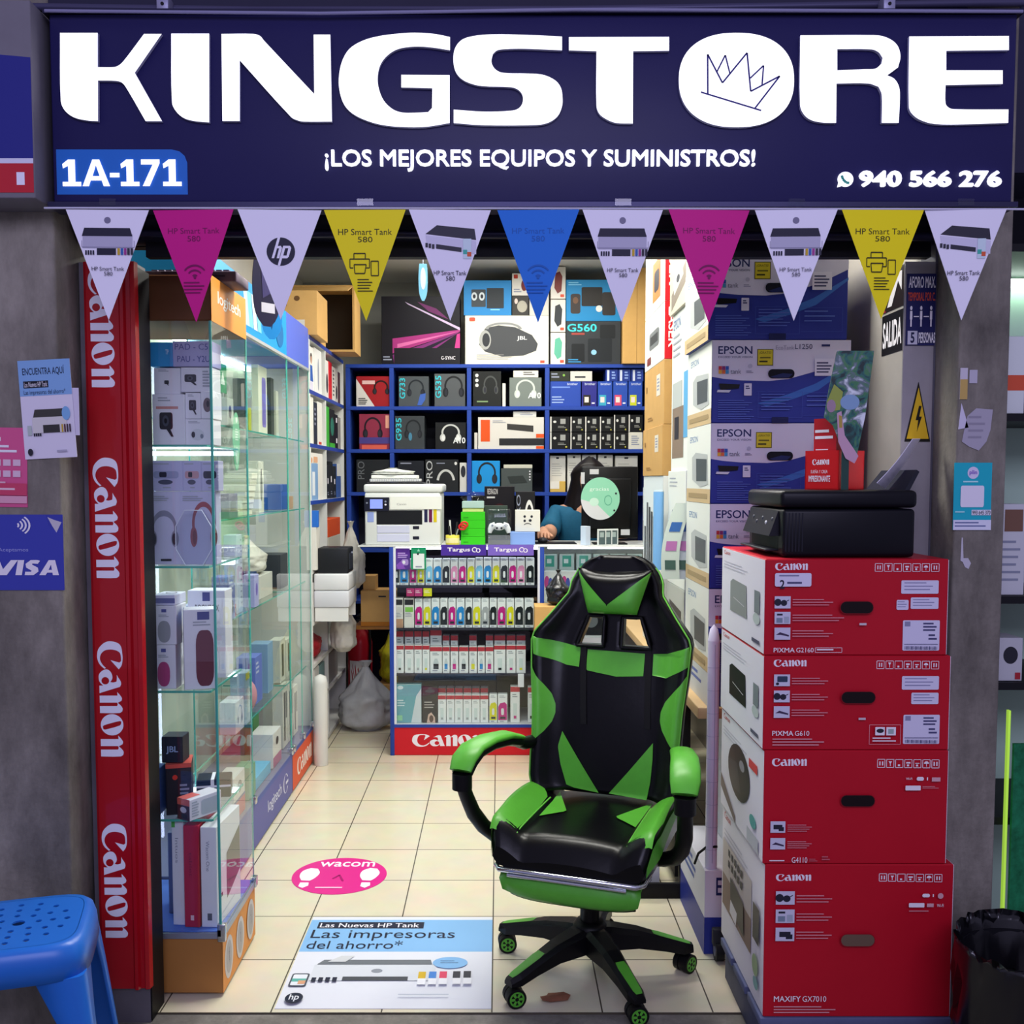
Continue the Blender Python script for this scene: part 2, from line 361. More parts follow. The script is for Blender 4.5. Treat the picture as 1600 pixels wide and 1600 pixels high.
r4 = lambda L: [(1240 + x / 4.444, 40 + y / 4.444) for x, y in L]
def sup(cx, cy, rx, ry, e, n=48):
    o = []
    for i in range(n):
        c, s_ = math.cos(2 * PI * i / n), math.sin(2 * PI * i / n)
        o.append((cx + rx * math.copysign(abs(c) ** e, c), cy + ry * math.copysign(abs(s_) ** e, s_)))
    return o
LET = [[r1([(55, 45), (290, 45), (290, 260), (385, 260), (420, 250), (455, 218), (580, 52), (690, 52), (522, 295), (692, 597), (590, 597), (470, 390), (440, 355), (400, 345), (292, 343), (292, 597), (220, 592), (140, 572), (85, 530), (60, 470)])],
    [r1([(750, 50), (987, 50), (987, 605), (900, 597), (830, 578), (780, 535), (755, 480)])],
    [[(346, 53), (396, 53), (406, 56), (413, 64), (491, 147), (490, 54), (516, 54), (518.6, 190), (475, 190), (465, 188), (455, 183), (374.5, 94), (374.5, 189), (347.5, 189)]],
    [r2([(850, 68), (760, 50), (640, 42), (540, 48), (430, 62), (330, 90), (250, 140), (205, 220), (188, 320), (195, 400), (220, 470), (265, 520), (340, 560), (440, 590), (560, 603), (700, 603), (848, 580), (848, 295), (560, 293), (560, 368), (745, 373), (743, 490), (720, 515), (660, 518), (570, 518), (510, 498), (455, 445), (425, 370), (420, 300), (435, 235), (475, 180), (540, 140), (640, 125), (740, 130), (850, 147)])],
    [r2([(1517, 65), (1300, 55), (1100, 52), (990, 62), (920, 85), (880, 135), (870, 200), (880, 265), (910, 310), (960, 340), (1040, 360), (1215, 367), (1260, 385), (1283, 420), (1280, 465), (1255, 495), (1210, 507), (1050, 512), (872, 500), (872, 580), (1050, 593), (1350, 592), (1430, 580), (1490, 540), (1517, 480), (1520, 430), (1510, 370), (1475, 325), (1400, 292), (1300, 285), (1160, 280), (1115, 255), (1097, 215), (1105, 170), (1130, 148), (1180, 140), (1300, 138), (1517, 147)])],
    [r3([(-44, 72), (582, 70), (582, 157), (357, 160), (355, 612), (250, 608), (190, 585), (145, 550), (128, 500), (128, 160), (-44, 155)])],
    [r3(sup(1003, 340, 360, 295, .86))],
    [r4([(47, 68), (550, 66), (640, 80), (715, 130), (742, 210), (725, 290), (650, 345), (700, 370), (732, 425), (738, 500), (730, 675), (612, 675), (612, 480), (590, 425), (520, 402), (298, 402), (295, 675), (200, 673), (120, 655), (70, 615), (45, 550)]), r4([(303, 163), (540, 165), (590, 185), (618, 225), (610, 265), (570, 298), (500, 303), (303, 310)])],
    [r4([(803, 75), (1495, 72), (1495, 170), (1060, 175), (1060, 310), (1452, 310), (1452, 405), (1055, 413), (1055, 540), (1075, 568), (1110, 580), (1492, 582), (1490, 675), (1200, 685), (980, 683), (880, 655), (820, 610), (800, 560)])]]
LY = SY - .011
for loops in LET:
    L2 = [[(q.x, q.z) for q in (P(x, y, LY) for x, y in smoothed(lp))] for lp in loops]
    vs, fs = fill2d(L2, .005); mb = MB()
    front = [f for f in fs if all(vs[k][2] > 0 for k in f)]; rest = [f for f in fs if f not in front]
    pts = [(v[0], LY + .005 - v[2], v[1]) for v in vs]
    mb.add(pts, front, LIT); mb.add(pts, rest, RET); sb('letter', mb)
mb = MB(); o0 = P(84, 316, LY - .0012); wv = P(1590, 316, LY - .0012).x - o0.x; hv = P(84, 22, LY - .0012).z - o0.z
FL = Face(mb, (o0.x, LY - .0012, o0.z), (wv, 0, 0), (0, 0, hv), (84, 22, 1590, 316))
c3 = lambda L: r3(L)
cm = M('#2a2478', .4)
FL.line(c3([(815, 425), (811, 178), (905, 355), (1055, 168), (1081, 408), (1260, 313), (1108, 515)]), 2.6, cm).line(c3([(772, 413), (1148, 528)]), 2.6, cm)
FL.line(c3([(870, 285), (920, 183), (950, 297)]), 2.4, cm).line(c3([(1076, 327), (1158, 248), (1150, 372)]), 2.4, cm); sb('crown_emblem', mb)
def sface(mb, x0=84, y0=22, x1=1590, y1=316, Y=SY):
    o = P(x0, y1, Y); return Face(mb, (o.x, Y - .0004, o.z), (P(x1, y1, Y).x - o.x, 0, 0), (0, 0, P(x0, y0, Y).z - o.z), (x0, y0, x1, y1))
def word(name, txt, x0, y0, x1, y1, bold, m):
    vs, fs, A, B, C, D = text2d(txt, bold, .004); p = P(x0, y1, SY - .0045); q = P(x1, y0, SY - .0045); mb = MB()
    mb.add([(p.x + (q.x - p.x) * (v[0] - A) / (B - A), SY - .0045 - v[2] * .9, p.z + (q.z - p.z) * (v[1] - C) / (D - C)) for v in vs], fs, m); return sb(name, mb)
LIT2 = M('#f6f8ff', .4, em=.9)
word('tagline', '¡LOS MEJORES EQUIPOS Y SUMINISTROS!', 508, 234, 1180, 268, .014, LIT2)
word('phone_number', '940 566 276', 1342, 267, 1565, 292, .035, LIT2)
mb = MB(); F = sface(mb)
F.fill([[(90, 304), (90, 233), (270, 233), (282, 236), (290, 243), (294, 254), (294, 304)]], M('#1f63bd', .4, em=.12)); sb('number_plate', mb)
mb = MB(); F = sface(mb, Y=SY - .003)
one = lambda x: [[(x + 9, 249), (x + 20, 249), (x + 20, 284), (x + 29, 284), (x + 29, 291), (x, 291), (x, 284), (x + 9, 284), (x + 9, 259), (x + 1, 263), (x, 256)]]
F.fill(one(99), LIT2).fill([[(130, 291), (146, 249), (157, 249), (173, 291), (163, 291), (160, 282), (143, 282), (140, 291)], [(146, 275), (157, 275), (151.5, 258)]], LIT2).rect(173, 270, 188, 277, LIT2)
F.fill(one(190), LIT2).fill([[(222, 249), (251, 249), (251, 255), (235, 291), (224, 291), (240, 257), (222, 257)]], LIT2).fill(one(256), LIT2); sb('number_lettering', mb)
mb = MB(); F = sface(mb, Y=SY - .0045); F.ell(1320, 280, 12.5, 12, LIT2).poly([(1309, 284), (1307, 293), (1317, 290)], LIT2)
F.line([(1314, 274), (1316, 280), (1321, 285), (1326, 286)], 4, M('#38a58e', .4)); sb('speech_bubble_mark', mb)
# conduit and box above the sign
t2 = MB(); t2.tube([P(0, 10, 2.462), P(400, 16, 2.462), P(900, 15, 2.462), P(1600, 4, 2.462)], .009, M('#4a4866', .4, metal=.3)).tube([P(70, 17, 2.38), P(500, 21, 2.38), P(900, 15, 2.38), P(1598, 18, 2.38)], .004, M('#8583a6', .4))
tag(t2.build('electric_conduit'), 'thin grey cables running along the top of the navy sign', 'cable')
for px in (258, 1385):
    mb = MB(); p = P(px, 12, 2.44); mb.box((p.x - .014, 2.42, p.z - .012), (p.x + .014, 2.46, p.z + .02), M('#9a99b4', .4, metal=.3), .002).cyl((p.x, 2.418, p.z), (p.x, 2.421, p.z), .004, BLACK)
    tag(mb.build('cable_clamp'), 'small grey cable clamp above the ' + ('N' if px < 500 else 'R') + ' of the lit shop name', 'clamp', 'cable clamps on the sign')
sbox('wall_upper', (-2.6, 2.475, 2.185), (2.6, 2.70, 3.2), M('#2a2940', .7, noise=.1, scale=3), 'dark facade band above and behind the shop sign', 'wall')
# neighbouring shop sign
n0 = P(52, 300, 2.34); n1 = P(-160, 55, 2.34)
t = thing('neighbour_sign', 'corner of a dark blue neighbouring shop sign with a red and white stripe', 'sign', (n0.x, 2.34, n0.z))
def nb(name, mb): mb.v = [p - t.location for p in mb.v]; return mb.build(name, t)
zt = n1.z + .02
nb('sign_box', MB().box((-1.75, 2.345, n0.z - .012), (n0.x + .002, 2.468, zt + .06), M('#77747d', .6, noise=.1, scale=4), .003))
mb = MB(); F = Face(mb, (-1.75, 2.3448, n0.z), (n0.x + 1.75, 0, 0), (0, 0, n1.z - n0.z), (0, 55, 60, 300))
F.poly([(0, 246), (60, 246), (60, 88), (0, 46)][::1], M('#2b2f86', .45)).rect(0, 246, 60, 254, M('#dcdcf0', .5)).rect(0, 254, 60, 300, M('#c32a38', .45))
F.rect(56.6, 268, 58.2, 288, M('#f0f0ff', .5)); nb('sign_face', mb)
# rolled shutter
t = thing('roller_shutter', 'dark rolled up steel shutter behind the row of pennants', 'shutter', (0, 2.62, 2.0))
mb = MB(); mb.cyl((-1.07, 0, .112), (1.11, 0, .112), .066, M('#1b1a2b', .45, metal=.3), n=28); mb.build('roller', t)
mb = MB(); mb.box((-.9, -.02, .012), (1.1, .01, .05), M('#12111c', .5)); mb.build('bottom_bar', t)
mb = MB(); mb.tube([(-1.0, -.075, .06), (1.1, -.075, .05)], .011, M('#23223a', .35, metal=.4)); mb.build('pull_rod', t)
# ---------- pennants ----------
PY = 2.385
tag(MB().tube([(-1.06, PY, P(100, 325, PY).z), (0, PY + .003, P(780, 325, PY).z), (1.24, PY, P(1575, 327, PY).z)], .0025, M('#c9c8dd', .4)).build('pennant_string'), 'thin white cord under the sign carrying the pennants', 'cord')
INK = M('#26263a', .5); PWH = M('#f0eefc', .5)
def pr_front(F):
    F.ell(50, 9.5, 4, 3, M('#7d7a94', .5)).rect(20, 22, 80, 35, M('#b8b6cc', .5)); F.poly([(19, 24), (80, 24), (77, 16.5), (22, 16.5)], INK); F.line([(19, 28), (19, 34), (82, 34), (82, 28)], .6, M('#8d8aa4', .5))
    F.rect(37, 35, 60, 41, INK)
    for k in range(4): F.rect(23 + 3 * k, 37, 25 + 3 * k, 41, INK)
    for k, c in enumerate(('#c9a82f', '#3565b0', '#a03a8c', '#333340', '#333340')): F.rect(62 + 4 * k, 35, 65 + 4 * k, 41, M(c, .5))
    F.text('HP Smart Tank', 31, 52, 70, 55.5, INK).text('580', 46, 56.5, 56, 60, INK)
def pr_persp(F):
    g = M('#33333f', .5)
    F.poly([(20, 22), (82, 27), (80, 17), (34, 14)], g).poly([(20, 23), (82, 28), (82, 40), (64, 37), (22, 33)], M('#d4d2e6', .5)).poly([(33, 31), (64, 34), (64, 38), (33, 35)], g)
    for k in range(3): F.rect(20 + 4 * k, 30 + k * .6, 23 + 4 * k, 34 + k * .6, g)
    F.rect(66, 26, 76, 44, M('#cfe3ea', .5)).rect(66, 36, 71, 40, M('#46b4a5', .5)).rect(71, 38, 76, 42, M('#d8603c', .5))
    F.text('HP Smart Tank', 30, 55, 70, 59, INK).text('580', 45, 60, 56, 64, INK)
def wifi(c):
    def f(F):
        d = M(c, .5); F.text('HP Smart Tank', 18, 16, 82, 21, d).text('580', 42, 23, 58, 28, d)
        for r in (4, 10, 16): F.ring(50, 60, r, r * .72, 1.6, d, 14, 215, 325)
        F.ell(50, 60, 1.6, 1.3, d).bars(36, 64, 64, 76, 4, d, .35)
    return f
def hplogo(F, cx=51, cy=38, r=17, m=INK, w=PWH):
    F.ell(cx, cy, r, r * .76, m, 32)
    k = r / 17; L = lambda pts: [(cx + x * k, cy + y * k * .76) for x, y in pts]
    F.fill([L([(-3.5, -17), (-.5, -17), (-3.5, -6.5), (0, -7), (1.5, -4.5), (-2, 8), (-5, 8), (-2, -3.8), (-4.5, -3.8), (-8, 8), (-11, 8)])], w)
    F.fill([L([(3, -7), (11, -7), (12.5, -4.5), (9.5, 6), (7.5, 8), (1.5, 8), (-1, 17), (-4, 17)]), L([(5.3, -4), (9, -4), (6.8, 4.8), (2.8, 4.8)])], w)
def yel(F):
    d = M('#3c3a10', .5); F.text('HP Smart Tank', 17, 17, 83, 22.5, d).text('580', 41, 24, 59, 29, d)
    F.line([(35, 52), (31, 52), (31, 44), (55, 44), (55, 52), (51, 52)], 1.1, d).line([(36, 44), (36, 39), (50, 39), (50, 44)], 1.1, d).line([(36, 49), (51, 49), (49, 57), (37, 57), (36, 49)], 1.1, d)
    F.line([(57, 46), (66, 46), (66, 59), (57, 59), (57, 46)], 1.0, d).bars(40, 62, 60, 75, 5, d, .35)
PEN = [(104, 232, 501, 'white', '#f0eefc', pr_front, 'showing a flat printer, over the red strip'), (238, 366, 503, 'magenta', '#d01488', wifi('#7c0f58'), 'over the brown end of the first glass case'),
    (372, 502, 500, 'white', '#f0eefc', lambda F: hplogo(F), 'with a round black two-letter badge'), (506, 634, 501, 'yellow', '#f6e60a', yel, 'in front of the brown cartons'),
    (639, 767, 501, 'white', '#f0eefc', pr_persp, 'showing an angled printer, in front of the dark monitor carton'), (777, 905, 505, 'blue', '#1072d8', wifi('#0d5cb4'), 'in front of the speaker carton'),
    (910, 1036, 503, 'white', '#f0eefc', pr_front, 'showing a flat printer, beside the blue pennant'), (1044, 1172, 506, 'magenta', '#d01488', wifi('#7c0f58'), 'in front of the tall white cartons'),
    (1180, 1308, 501, 'white', '#f0eefc', pr_front, 'showing a flat printer, in front of the blue printer cartons'), (1315, 1444, 499, 'yellow', '#f6e60a', yel, 'in front of the exit sign'),
    (1446, 1571, 500, 'white', '#f0eefc', pr_persp, 'showing an angled printer, in front of the concrete pillar')]
for i, (x0, x1, yb, cn, hx, art, where) in enumerate(PEN):
    a = P(x0, 328, PY); b = P(x1, 328 + (i % 3), PY); c = P((x0 + x1) / 2 + (3 if i == 2 else 0), yb, PY); m = M(hx, .5)
    w, h = b.x - a.x, a.z - c.z; mb = MB(); th = .0012
    tip = (0, 0, -h)
    mb.add([(-w / 2, 0, 0), (w / 2, 0, 0), tip, (-w / 2, th, 0), (w / 2, th, 0), (0, th, -h)], [(0, 2, 1), (3, 4, 5), (0, 1, 4, 3), (1, 2, 5, 4), (2, 0, 3, 5)], m)
    art(Face(mb, (-w / 2, 0, -h), (w, 0, 0), (0, 0, h), (0, 0, 100, 100)))
    o = mb.build('pennant', None, ((a.x + b.x) / 2, PY - .001, a.z)); o.rotation_euler = (math.radians((-2, 1.5, -1, 2, 0, -1.5, 1, -2, 1, -1, 1.5)[i]), 0, math.radians((2, -3, 3, -1, 2, -2, 1, 3, -2, 1, -3)[i]))
    tag(o, f'{cn} triangular paper pennant {where}', 'pennant', 'pennants hanging under the sign')
    if i in (0, 3, 6, 8, 10):
        q = P((x0 + x1) / 2, 316, SY - .007); s = MB(); s.box((q.x - .018, SY - .009, q.z - .008), (q.x + .02, SY - .0065, q.z + .008), CLEAR)
        tag(s.build('adhesive_tape'), 'clear sticky tape above the ' + ('white flat printer pennant over the red strip', '', '', 'yellow pennant by the brown cartons', '', '', 'white pennant beside the blue one', '', 'white pennant before the blue cartons', '', 'white pennant before the pillar')[i], 'tape', 'tape pieces on the sign edge')
# =============== glass display cases on the left ===============
def glass_pane(name, par, a, b, edge=True):
    mb = MB(); mb.box(a, b, GLASS)
    o = mb.build(name, par)
    if edge:
        (x0, y0, z0), (x1, y1, z1) = a, b; e = MB(); r = .0012
        if abs(x1 - x0) < abs(y1 - y0): pts = [((x0 + x1) / 2, y, z) for y, z in ((y0, z0), (y0, z1))]; pts2 = [((x0 + x1) / 2, y1, z0), ((x0 + x1) / 2, y1, z1)]
        else: pts = [(x, (y0 + y1) / 2, z) for x, z in ((x1, z0), (x1, z1))]; pts2 = None
        e.cyl(pts[0], pts[1], .0028, GEDGE, n=6)
        if pts2: e.cyl(pts2[0], pts2[1], .0028, GEDGE, n=6)
        e.build('polished_edge', o)
    return o
def shelf_glass(par, a, b):
    o = MB().box(a, b, GLASS).build('glass_shelf', par); e = MB(); (x0, y0, z0), (x1, y1, z1) = a, b
    e.box((x0, y0 - .003, z0), (x1, y0, z1), GEDGE).box((x1, y0, z0), (x1 + .003, y1, z1), GEDGE); e.build('polished_edge', o); return o
LEDM = M('#d9ecff', .5, em=5); FILL_LED = M('#ccd6ff', .5, em=16)
def L(*pts): return list(pts)
# ----- first case -----
C1 = thing('display_case', 'tall narrow glass display case with brown end panel and orange side header', 'display case', (-1.0, 2.73, 0))
def off(o, p0=(-1.0, 2.73, 0)):
    return o
CX0, CX1, CY0, CY1 = -.225, .227, 0.0, .37      # local
brown = M('#a8743c', .5, noise=.05, scale=6)
z1 = P(300, 1460, 2.73).z; zh = P(300, 501, 2.73).z; zt = P(300, 429, 2.73).z
mb = MB(); mb.box((CX0, CY0 + .002, .01), (CX1, CY1, z1), brown, .002, 1).box((CX0, CY0 - .002, z1 - .012), (CX1 + .004, CY1, z1 + .004), M('#9fa8b8', .3, metal=.6))
F = Face(mb, (CX1, CY0, .01), (0, CY1, 0), (0, 0, z1 - .01), (0, 0, 100, 100)); og = M('#e0913c', .45)
F.rect(0, 8, 100, 100, og).rect(0, 0, 100, 8, M('#3c6ac0', .4)); gy = M('#c9c6c4', .4)
for cx in (17, 50, 83): F.ell(cx, 55, 12, 36, gy).ell(cx, 55, 8, 28, M('#a9a7a8', .4)).text('logitech', cx - 1, 40, cx + 2, 64, M('#5f5e66', .5), 0, 90)
mb.build('base_cabinet', C1)
mb = MB(); mb.box((CX0, CY0, zh), (CX1, CY1, zt), M('#6e4527', .5, noise=.06, scale=6), .003, 1)
F = Face(mb, (CX1, CY0, zh), (0, CY1, 0), (0, 0, zt - zh), (0, 0, 100, 100)); F.poly([(0, 100), (100, 100), (100, 0), (0, 0)], og).text('logitech', 17, 26, 82, 62, M('#f4f1e8', .4), .012); mb.build('header', C1)
glass_pane('glass_front', C1, (CX0, CY0, z1 + .004), (CX1 - .006, CY0 + .005, zh))
glass_pane('glass_side', C1, (CX1 - .005, CY0, z1 + .004), (CX1, CY1, zh))
MB().box((CX0, CY1 - .005, z1 + .007), (CX1 - .006, CY1, zh), GLASS).build('glass_back', C1)
MB().box((CX0 - .004, CY0, z1), (CX0, CY1, zh), M('#bcc2dc', .4)).build('side_panel', C1)
MB().box((CX0, CY0 + .006, z1 + .003), (CX1 - .006, CY1, z1 + .006), M('#4b6fc4', .5)).build('base_lining', C1)
S1 = []
for y in (695, 884, 1078, 1278):
    z = P(280, y, 2.77).z; S1.append(z)
    shelf_glass(C1, (CX0, CY0 + .03, z - .006), (CX1 - .03, CY1 - .01, z))
    MB().box((CX0 + .01, CY1 - .03, z - .022), (CX1 - .04, CY1 - .015, z - .010), LEDM).build('light_strip', C1)
MB().cyl((CX0 + .05, .018, z1 + .02), (CX0 + .05, .018, zh - .02), .006, FILL_LED, n=8).build('light_strip', C1)  # added glowing tube, hidden behind the shutter guide, to brighten the box fronts
mb = MB(); mb.box((CX1 - .012, -.006, z1 - .02), (CX1 + .01, .012, z1 + .03), M('#c8ccd0', .2, metal=.9), .002).box((CX1 - .012, -.006, z1 - .004), (CX1 - .002, -.004, z1 + .014), M('#2d2d30', .4)); mb.build('corner_lock', C1)
mb = MB(); mb.box((CX1 - .004, CY1 - .02, z1 - .012), (CX1 + .01, CY1 + .006, z1 + .02), M('#b8bcc2', .2, metal=.9), .002); mb.build('hinge', C1)
# printed art
GR = M('#8d93a6', .5); DK = M('#2c2d36', .5); LTX = M('#a7acb8', .5)
def headset(F, cx, cy, s, m, cup=None, t=.16, asp=1.0, band=200):
    F.ring(cx, cy, s, s * 1.05 * asp, s * t, m, 24, 160, 380)
    for sx in (-1, 1):
        F.ell(cx + sx * s * .86, cy + s * .62 * asp, s * .30, s * .48 * asp, m).ell(cx + sx * s * .80, cy + s * .64 * asp, s * .17, s * .34 * asp, cup or DK)
def cam(F, cx, cy, s, m=DK):
    F.rr(cx - s, cy - s * .8, cx + s * .7, cy + s * .6, s * .25, m).ell(cx - s * .2, cy - s * .1, s * .42, s * .45, M('#4a4f5c', .3)).ell(cx - s * .2, cy - s * .1, s * .2, s * .22, M('#15161b', .3)).poly([(cx - s * .1, cy + s * .6), (cx + s * .5, cy + s * 1.2), (cx + s * .8, cy + s * 1.2), (cx + s * .4, cy + s * .6)], m)
def a_cam(s=20, cx=50, cy=56, red=False):
    def f(F):
        F.bars(18, 6, 60, 16, 2, LTX); 
        if red: F.rect(12, 24, 80, 29, M('#c98d88', .5))
        cam(F, cx, cy, s)
    return f
def a_spk(F): F.rr(12, 38, 88, 62, 8, M('#9aa0c4', .5)).rr(32, 40, 55, 56, 4, M('#3b3f5e', .5)).ell(50, 74, 24, 9, M('#4b5068', .5)).bars(30, 88, 70, 94, 1, LTX)
def c1box(px0, py1, px1, py0, zb, Y, d, col, name, label, cat='box', **k):
    a = P(px0, py1, Y); b = P(px1, py0, Y); h = b.z - zb
    return carton(name, label, cat, b.x - a.x, d, h, ((a.x + b.x) / 2, Y + d / 2, zb), col, **k)
PB = '#e6e6f0'; zz = S1[0] + .0005
big = c1box(239, 694, 288, 616, zz, 2.79, .12, PB, 'webcam_box', 'large white webcam box on the top glass shelf of the first case', art=a_cam(24, 46, 55, True))
h1 = P(0, 616, 2.79).z + .0006
c1box(241, 616, 281, 575, h1, 2.80, .10, PB, 'webcam_box', 'white webcam box standing on the large webcam box', art=a_cam(10, 50, 55))
hb = P(0, 573, 2.80).z + .001
c1box(234, 573, 269, 535, hb, 2.80, .10, '#2f9fe0', 'adapter_box', 'bright blue box topmost in the first glass case', art=lambda F: F.rect(0, 0, 100, 100, M('#2f9fe0', .5)).text('TP', 70, 30, 84, 50, M('#e8f4ff', .5)))
c1box(270, 573, 331, 533, hb, 2.805, .09, '#b3b0dc', 'adapter_box', 'lilac printed carton beside the bright blue box in the first case', art=lambda F: F.text('PAD - C5', 6, 10, 90, 34, M('#5f5fa6', .5)).text('PAU - Y2U', 12, 58, 94, 82, M('#4a4f98', .5)))
c1box(290, 694, 331, 655, zz, 2.80, .09, PB, 'webcam_box', 'white box with small pale camera, lowest beside the large webcam box', art=lambda F: F.bars(12, 8, 60, 18, 2, LTX).ell(45, 60, 26, 22, M('#d2d6de', .5)).ell(30, 60, 7, 12, DK).ell(62, 66, 6, 9, M('#7b8494', .5)))
h2 = P(0, 655, 2.80).z + .001
c1box(290, 655, 313, 614, h2, 2.80, .09, PB, 'webcam_box', 'narrow white webcam box above the pale camera box', art=a_cam(28, 52, 50))
c1box(314, 655, 332, 611, h2, 2.80, .09, PB, 'mouse_box', 'slim white box with a dark oval mouse beside the glass corner', art=lambda F: F.ell(55, 50, 34, 26, M('#6e5f66', .5)).ell(60, 46, 12, 12, DK))
h3 = P(0, 613, 2.80).z + .001
c1box(283, 613, 331, 574, h3, 2.805, .085, PB, 'webcam_box', 'white box printed with a tilted camera, under the lilac carton', art=lambda F: (cam(F, 34, 46, 22), F.bars(70, 14, 96, 84, 6, LTX)))
zz = S1[1] + .0005
c1box(234, 884, 281, 768, zz, 2.80, .06, '#cbcbe6', 'headphone_box', 'tall white headphone box printed with grey headphones', art=lambda F: (headset(F, 48, 50, 40, M('#8f90a6', .5), M('#3c3d4a', .5), .2, .58), F.bars(10, 6, 70, 14, 3, LTX), F.rect(36, 92, 70, 95, DK)))
c1box(282, 884, 337, 768, zz, 2.80, .05, '#c6c6e4', 'headphone_box', 'white headphone box printed with red headphones', art=lambda F: (headset(F, 66, 44, 32, M('#a3525c', .5), M('#7c3c46', .5), .22, .9), F.bars(10, 6, 70, 14, 3, LTX)))
hh = P(0, 768, 2.80).z + .001
for (x0, x1, lab, c) in ((234, 285, 'grey speaker', '#9aa0c4'), (286, 314, 'pink speaker', '#c59aa4'), (315, 341, 'black speaker', '#34364a')):
    c1box(x0, 768, x1, 720, hh, 2.80, .05, '#bdbde0', 'speaker_box', f'small lilac white box with a printed {lab} on the second shelf', group='small speaker boxes above the headphone boxes',
          art=lambda F, c=c: F.bars(10, 8, 80, 16, 1, LTX).rr(12, 34, 88, 58, 9, M(c, .5)).rr(30, 37, 52, 54, 4, M('#2b2d3e', .5)).ell(48, 70, 22, 8, M('#50546a', .5)).rect(40, 86, 64, 90, LTX))
# clear eight sided pack in front of the red headphone box
p = P(303, 840, 2.765); mb = MB(); r8 = [(p.x + .062 * math.cos(math.radians(22.5 + 45 * k)) * (.86 if k in (0, 3, 4, 7) else 1), p.z + .082 * math.sin(math.radians(22.5 + 45 * k))) for k in range(8)]
mb.add([(x, 2.762, z) for x, z in r8] + [(x, 2.785, z) for x, z in r8], [tuple(range(8)), tuple(range(15, 7, -1))] + [(k, k + 8, (k + 1) % 8 + 8, (k + 1) % 8) for k in range(8)], CLEAR)
mb.tube([(x, 2.762, z) for x, z in r8] + [(r8[0][0], 2.762, r8[0][1])], .0012, M('#dfe6f5', .3)); o = mb.build('clear_headphone_pack'); dz = zz + .0015 - min(z for x, z in r8); o.location.z += dz
tag(o, 'clear plastic eight-sided pack leaning before the red headphone box', 'package')
zz = S1[2] + .0005
def a_flip(c):
    return lambda F: F.rect(40, 8, 60, 16, M('#5a5f9e', .5)).bars(28, 22, 74, 30, 2, LTX).rr(24, 38, 76, 94, 22, M(c, .5)).rr(32, 44, 60, 88, 12, M(c, .35))
c1box(238, 1078, 274, 1008, zz, 2.78, .09, '#e3e3ee', 'speaker_box', 'white box with a printed pink speaker, under the grey speaker box', art=a_flip('#b0487c'))
hh = P(0, 1008, 2.78).z + .001
c1box(238, 1008, 275, 947, hh, 2.78, .09, '#e3e3ee', 'speaker_box', 'white box with a printed grey speaker, on the pink speaker box', art=a_flip('#9c9fa6'))
hh = P(0, 947, 2.78).z + .001
c1box(238, 947, 273, 930, hh, 2.79, .10, '#dadaf0', 'speaker_box', 'flat white box with a black loop handle on top of two speaker boxes', art=lambda F: F.rect(0, 30, 100, 80, M('#6f74a6', .5)), artt=lambda F: F.ring(.55, .4, .25, .2, .05, DK))
def a_people(F):
    F.rect(0, 0, 100, 20, M('#4b7fc8', .5)).rect(0, 20, 100, 100, M('#4a3542', .5)); r = random.Random(3)
    for k in range(26): F.ell(r.uniform(17, 83), r.uniform(30, 91), r.uniform(6, 16), r.uniform(3, 8), M(r.choice(['#2c2026', '#c78fa4', '#6a7fc0', '#8f5f70', '#d8c4d4', '#332a4a']), .5), 8)
def a_maroon(F): F.rect(44, 3, 82, 13, M('#4a4f8e', .5)).bars(30, 15, 90, 22, 2, LTX).rr(38, 26, 94, 96, 18, M('#6b3443', .5))
p0 = P(303, 1075, 2.765)
carton('speaker_box', 'tall white speaker box with printed maroon speaker and a crowd photo on its side', 'box', .085, .07, P(0, 953, 2.765).z - zz, (p0.x + .005, 2.81, zz), '#e4e4ee', rz=math.radians(16), art=a_maroon, artl=a_people)
carton('speaker_box', 'wide white speaker box behind the maroon speaker box', 'box', .11, .08, P(0, 925, 2.9).z - zz, (-.862, 2.98, zz), '#e9e9f4', art=lambda F: F.rect(40, 2, 60, 12, M('#4a4f8e', .5)).text('BOOMBOX', 20, 16, 84, 24, DK))
zz = S1[3] + .0005
def a_jb(c): return lambda F: F.rr(3, 3, 97, 97, 6, M(c, .5)).text('JBL', 22, 36, 78, 66, M('#9db4dd', .5), .015)
carton('speaker_box', 'small dark speaker box raised highest on the fourth shelf', 'box', .06, .06, .075, (-.925, 2.83, zz + .148), '#1c2030', art=a_jb('#232838'))
carton('speaker_box', 'red edged black speaker box under the small dark speaker box', 'box', .07, .09, .146, (-.918, 2.84, zz), '#26242e', rz=math.radians(14), art=lambda F: F.rect(0, 0, 100, 8, M('#d8544a', .5)).ell(36, 26, 10, 5, M('#d63a30', .5)).bars(54, 40, 94, 96, 7, GR), artt=lambda F: F.rect(0, 0, 1, 1, M('#d45b50', .5)))
carton('speaker_box', 'blue speaker box against the steel guide on the fourth shelf', 'box', .055, .09, .135, (-.987, 2.80, zz), '#3a5fae', art=lambda F: F.rect(0, 0, 100, 34, M('#27345c', .5)).text('JBL', 30, 8, 95, 26, M('#a9bde6', .5), .015).rect(0, 36, 100, 44, M('#e0574c', .5)))
mb = MB(); mb.box((-.05, -.04, 0), (.05, .04, .055), M('#17171c', .4), .003, 1); F = Face(mb, (-.05, -.04, 0), (.1, 0, 0), (0, 0, .055)); F.rect(0, .3, 1, .42, M('#e8e8ee', .5)).rect(.42, 0, .52, 1, M('#e8e8ee', .5))
F = Face(mb, (-.05, -.04, .055), (.1, 0, 0), (0, .08, 0)); F.rect(.42, 0, .52, 1, M('#e8e8ee', .5))
tag(mb.build('gift_box', None, (-.86, 2.985, zz), .2), 'black box tied with a white cross of ribbon', 'box')
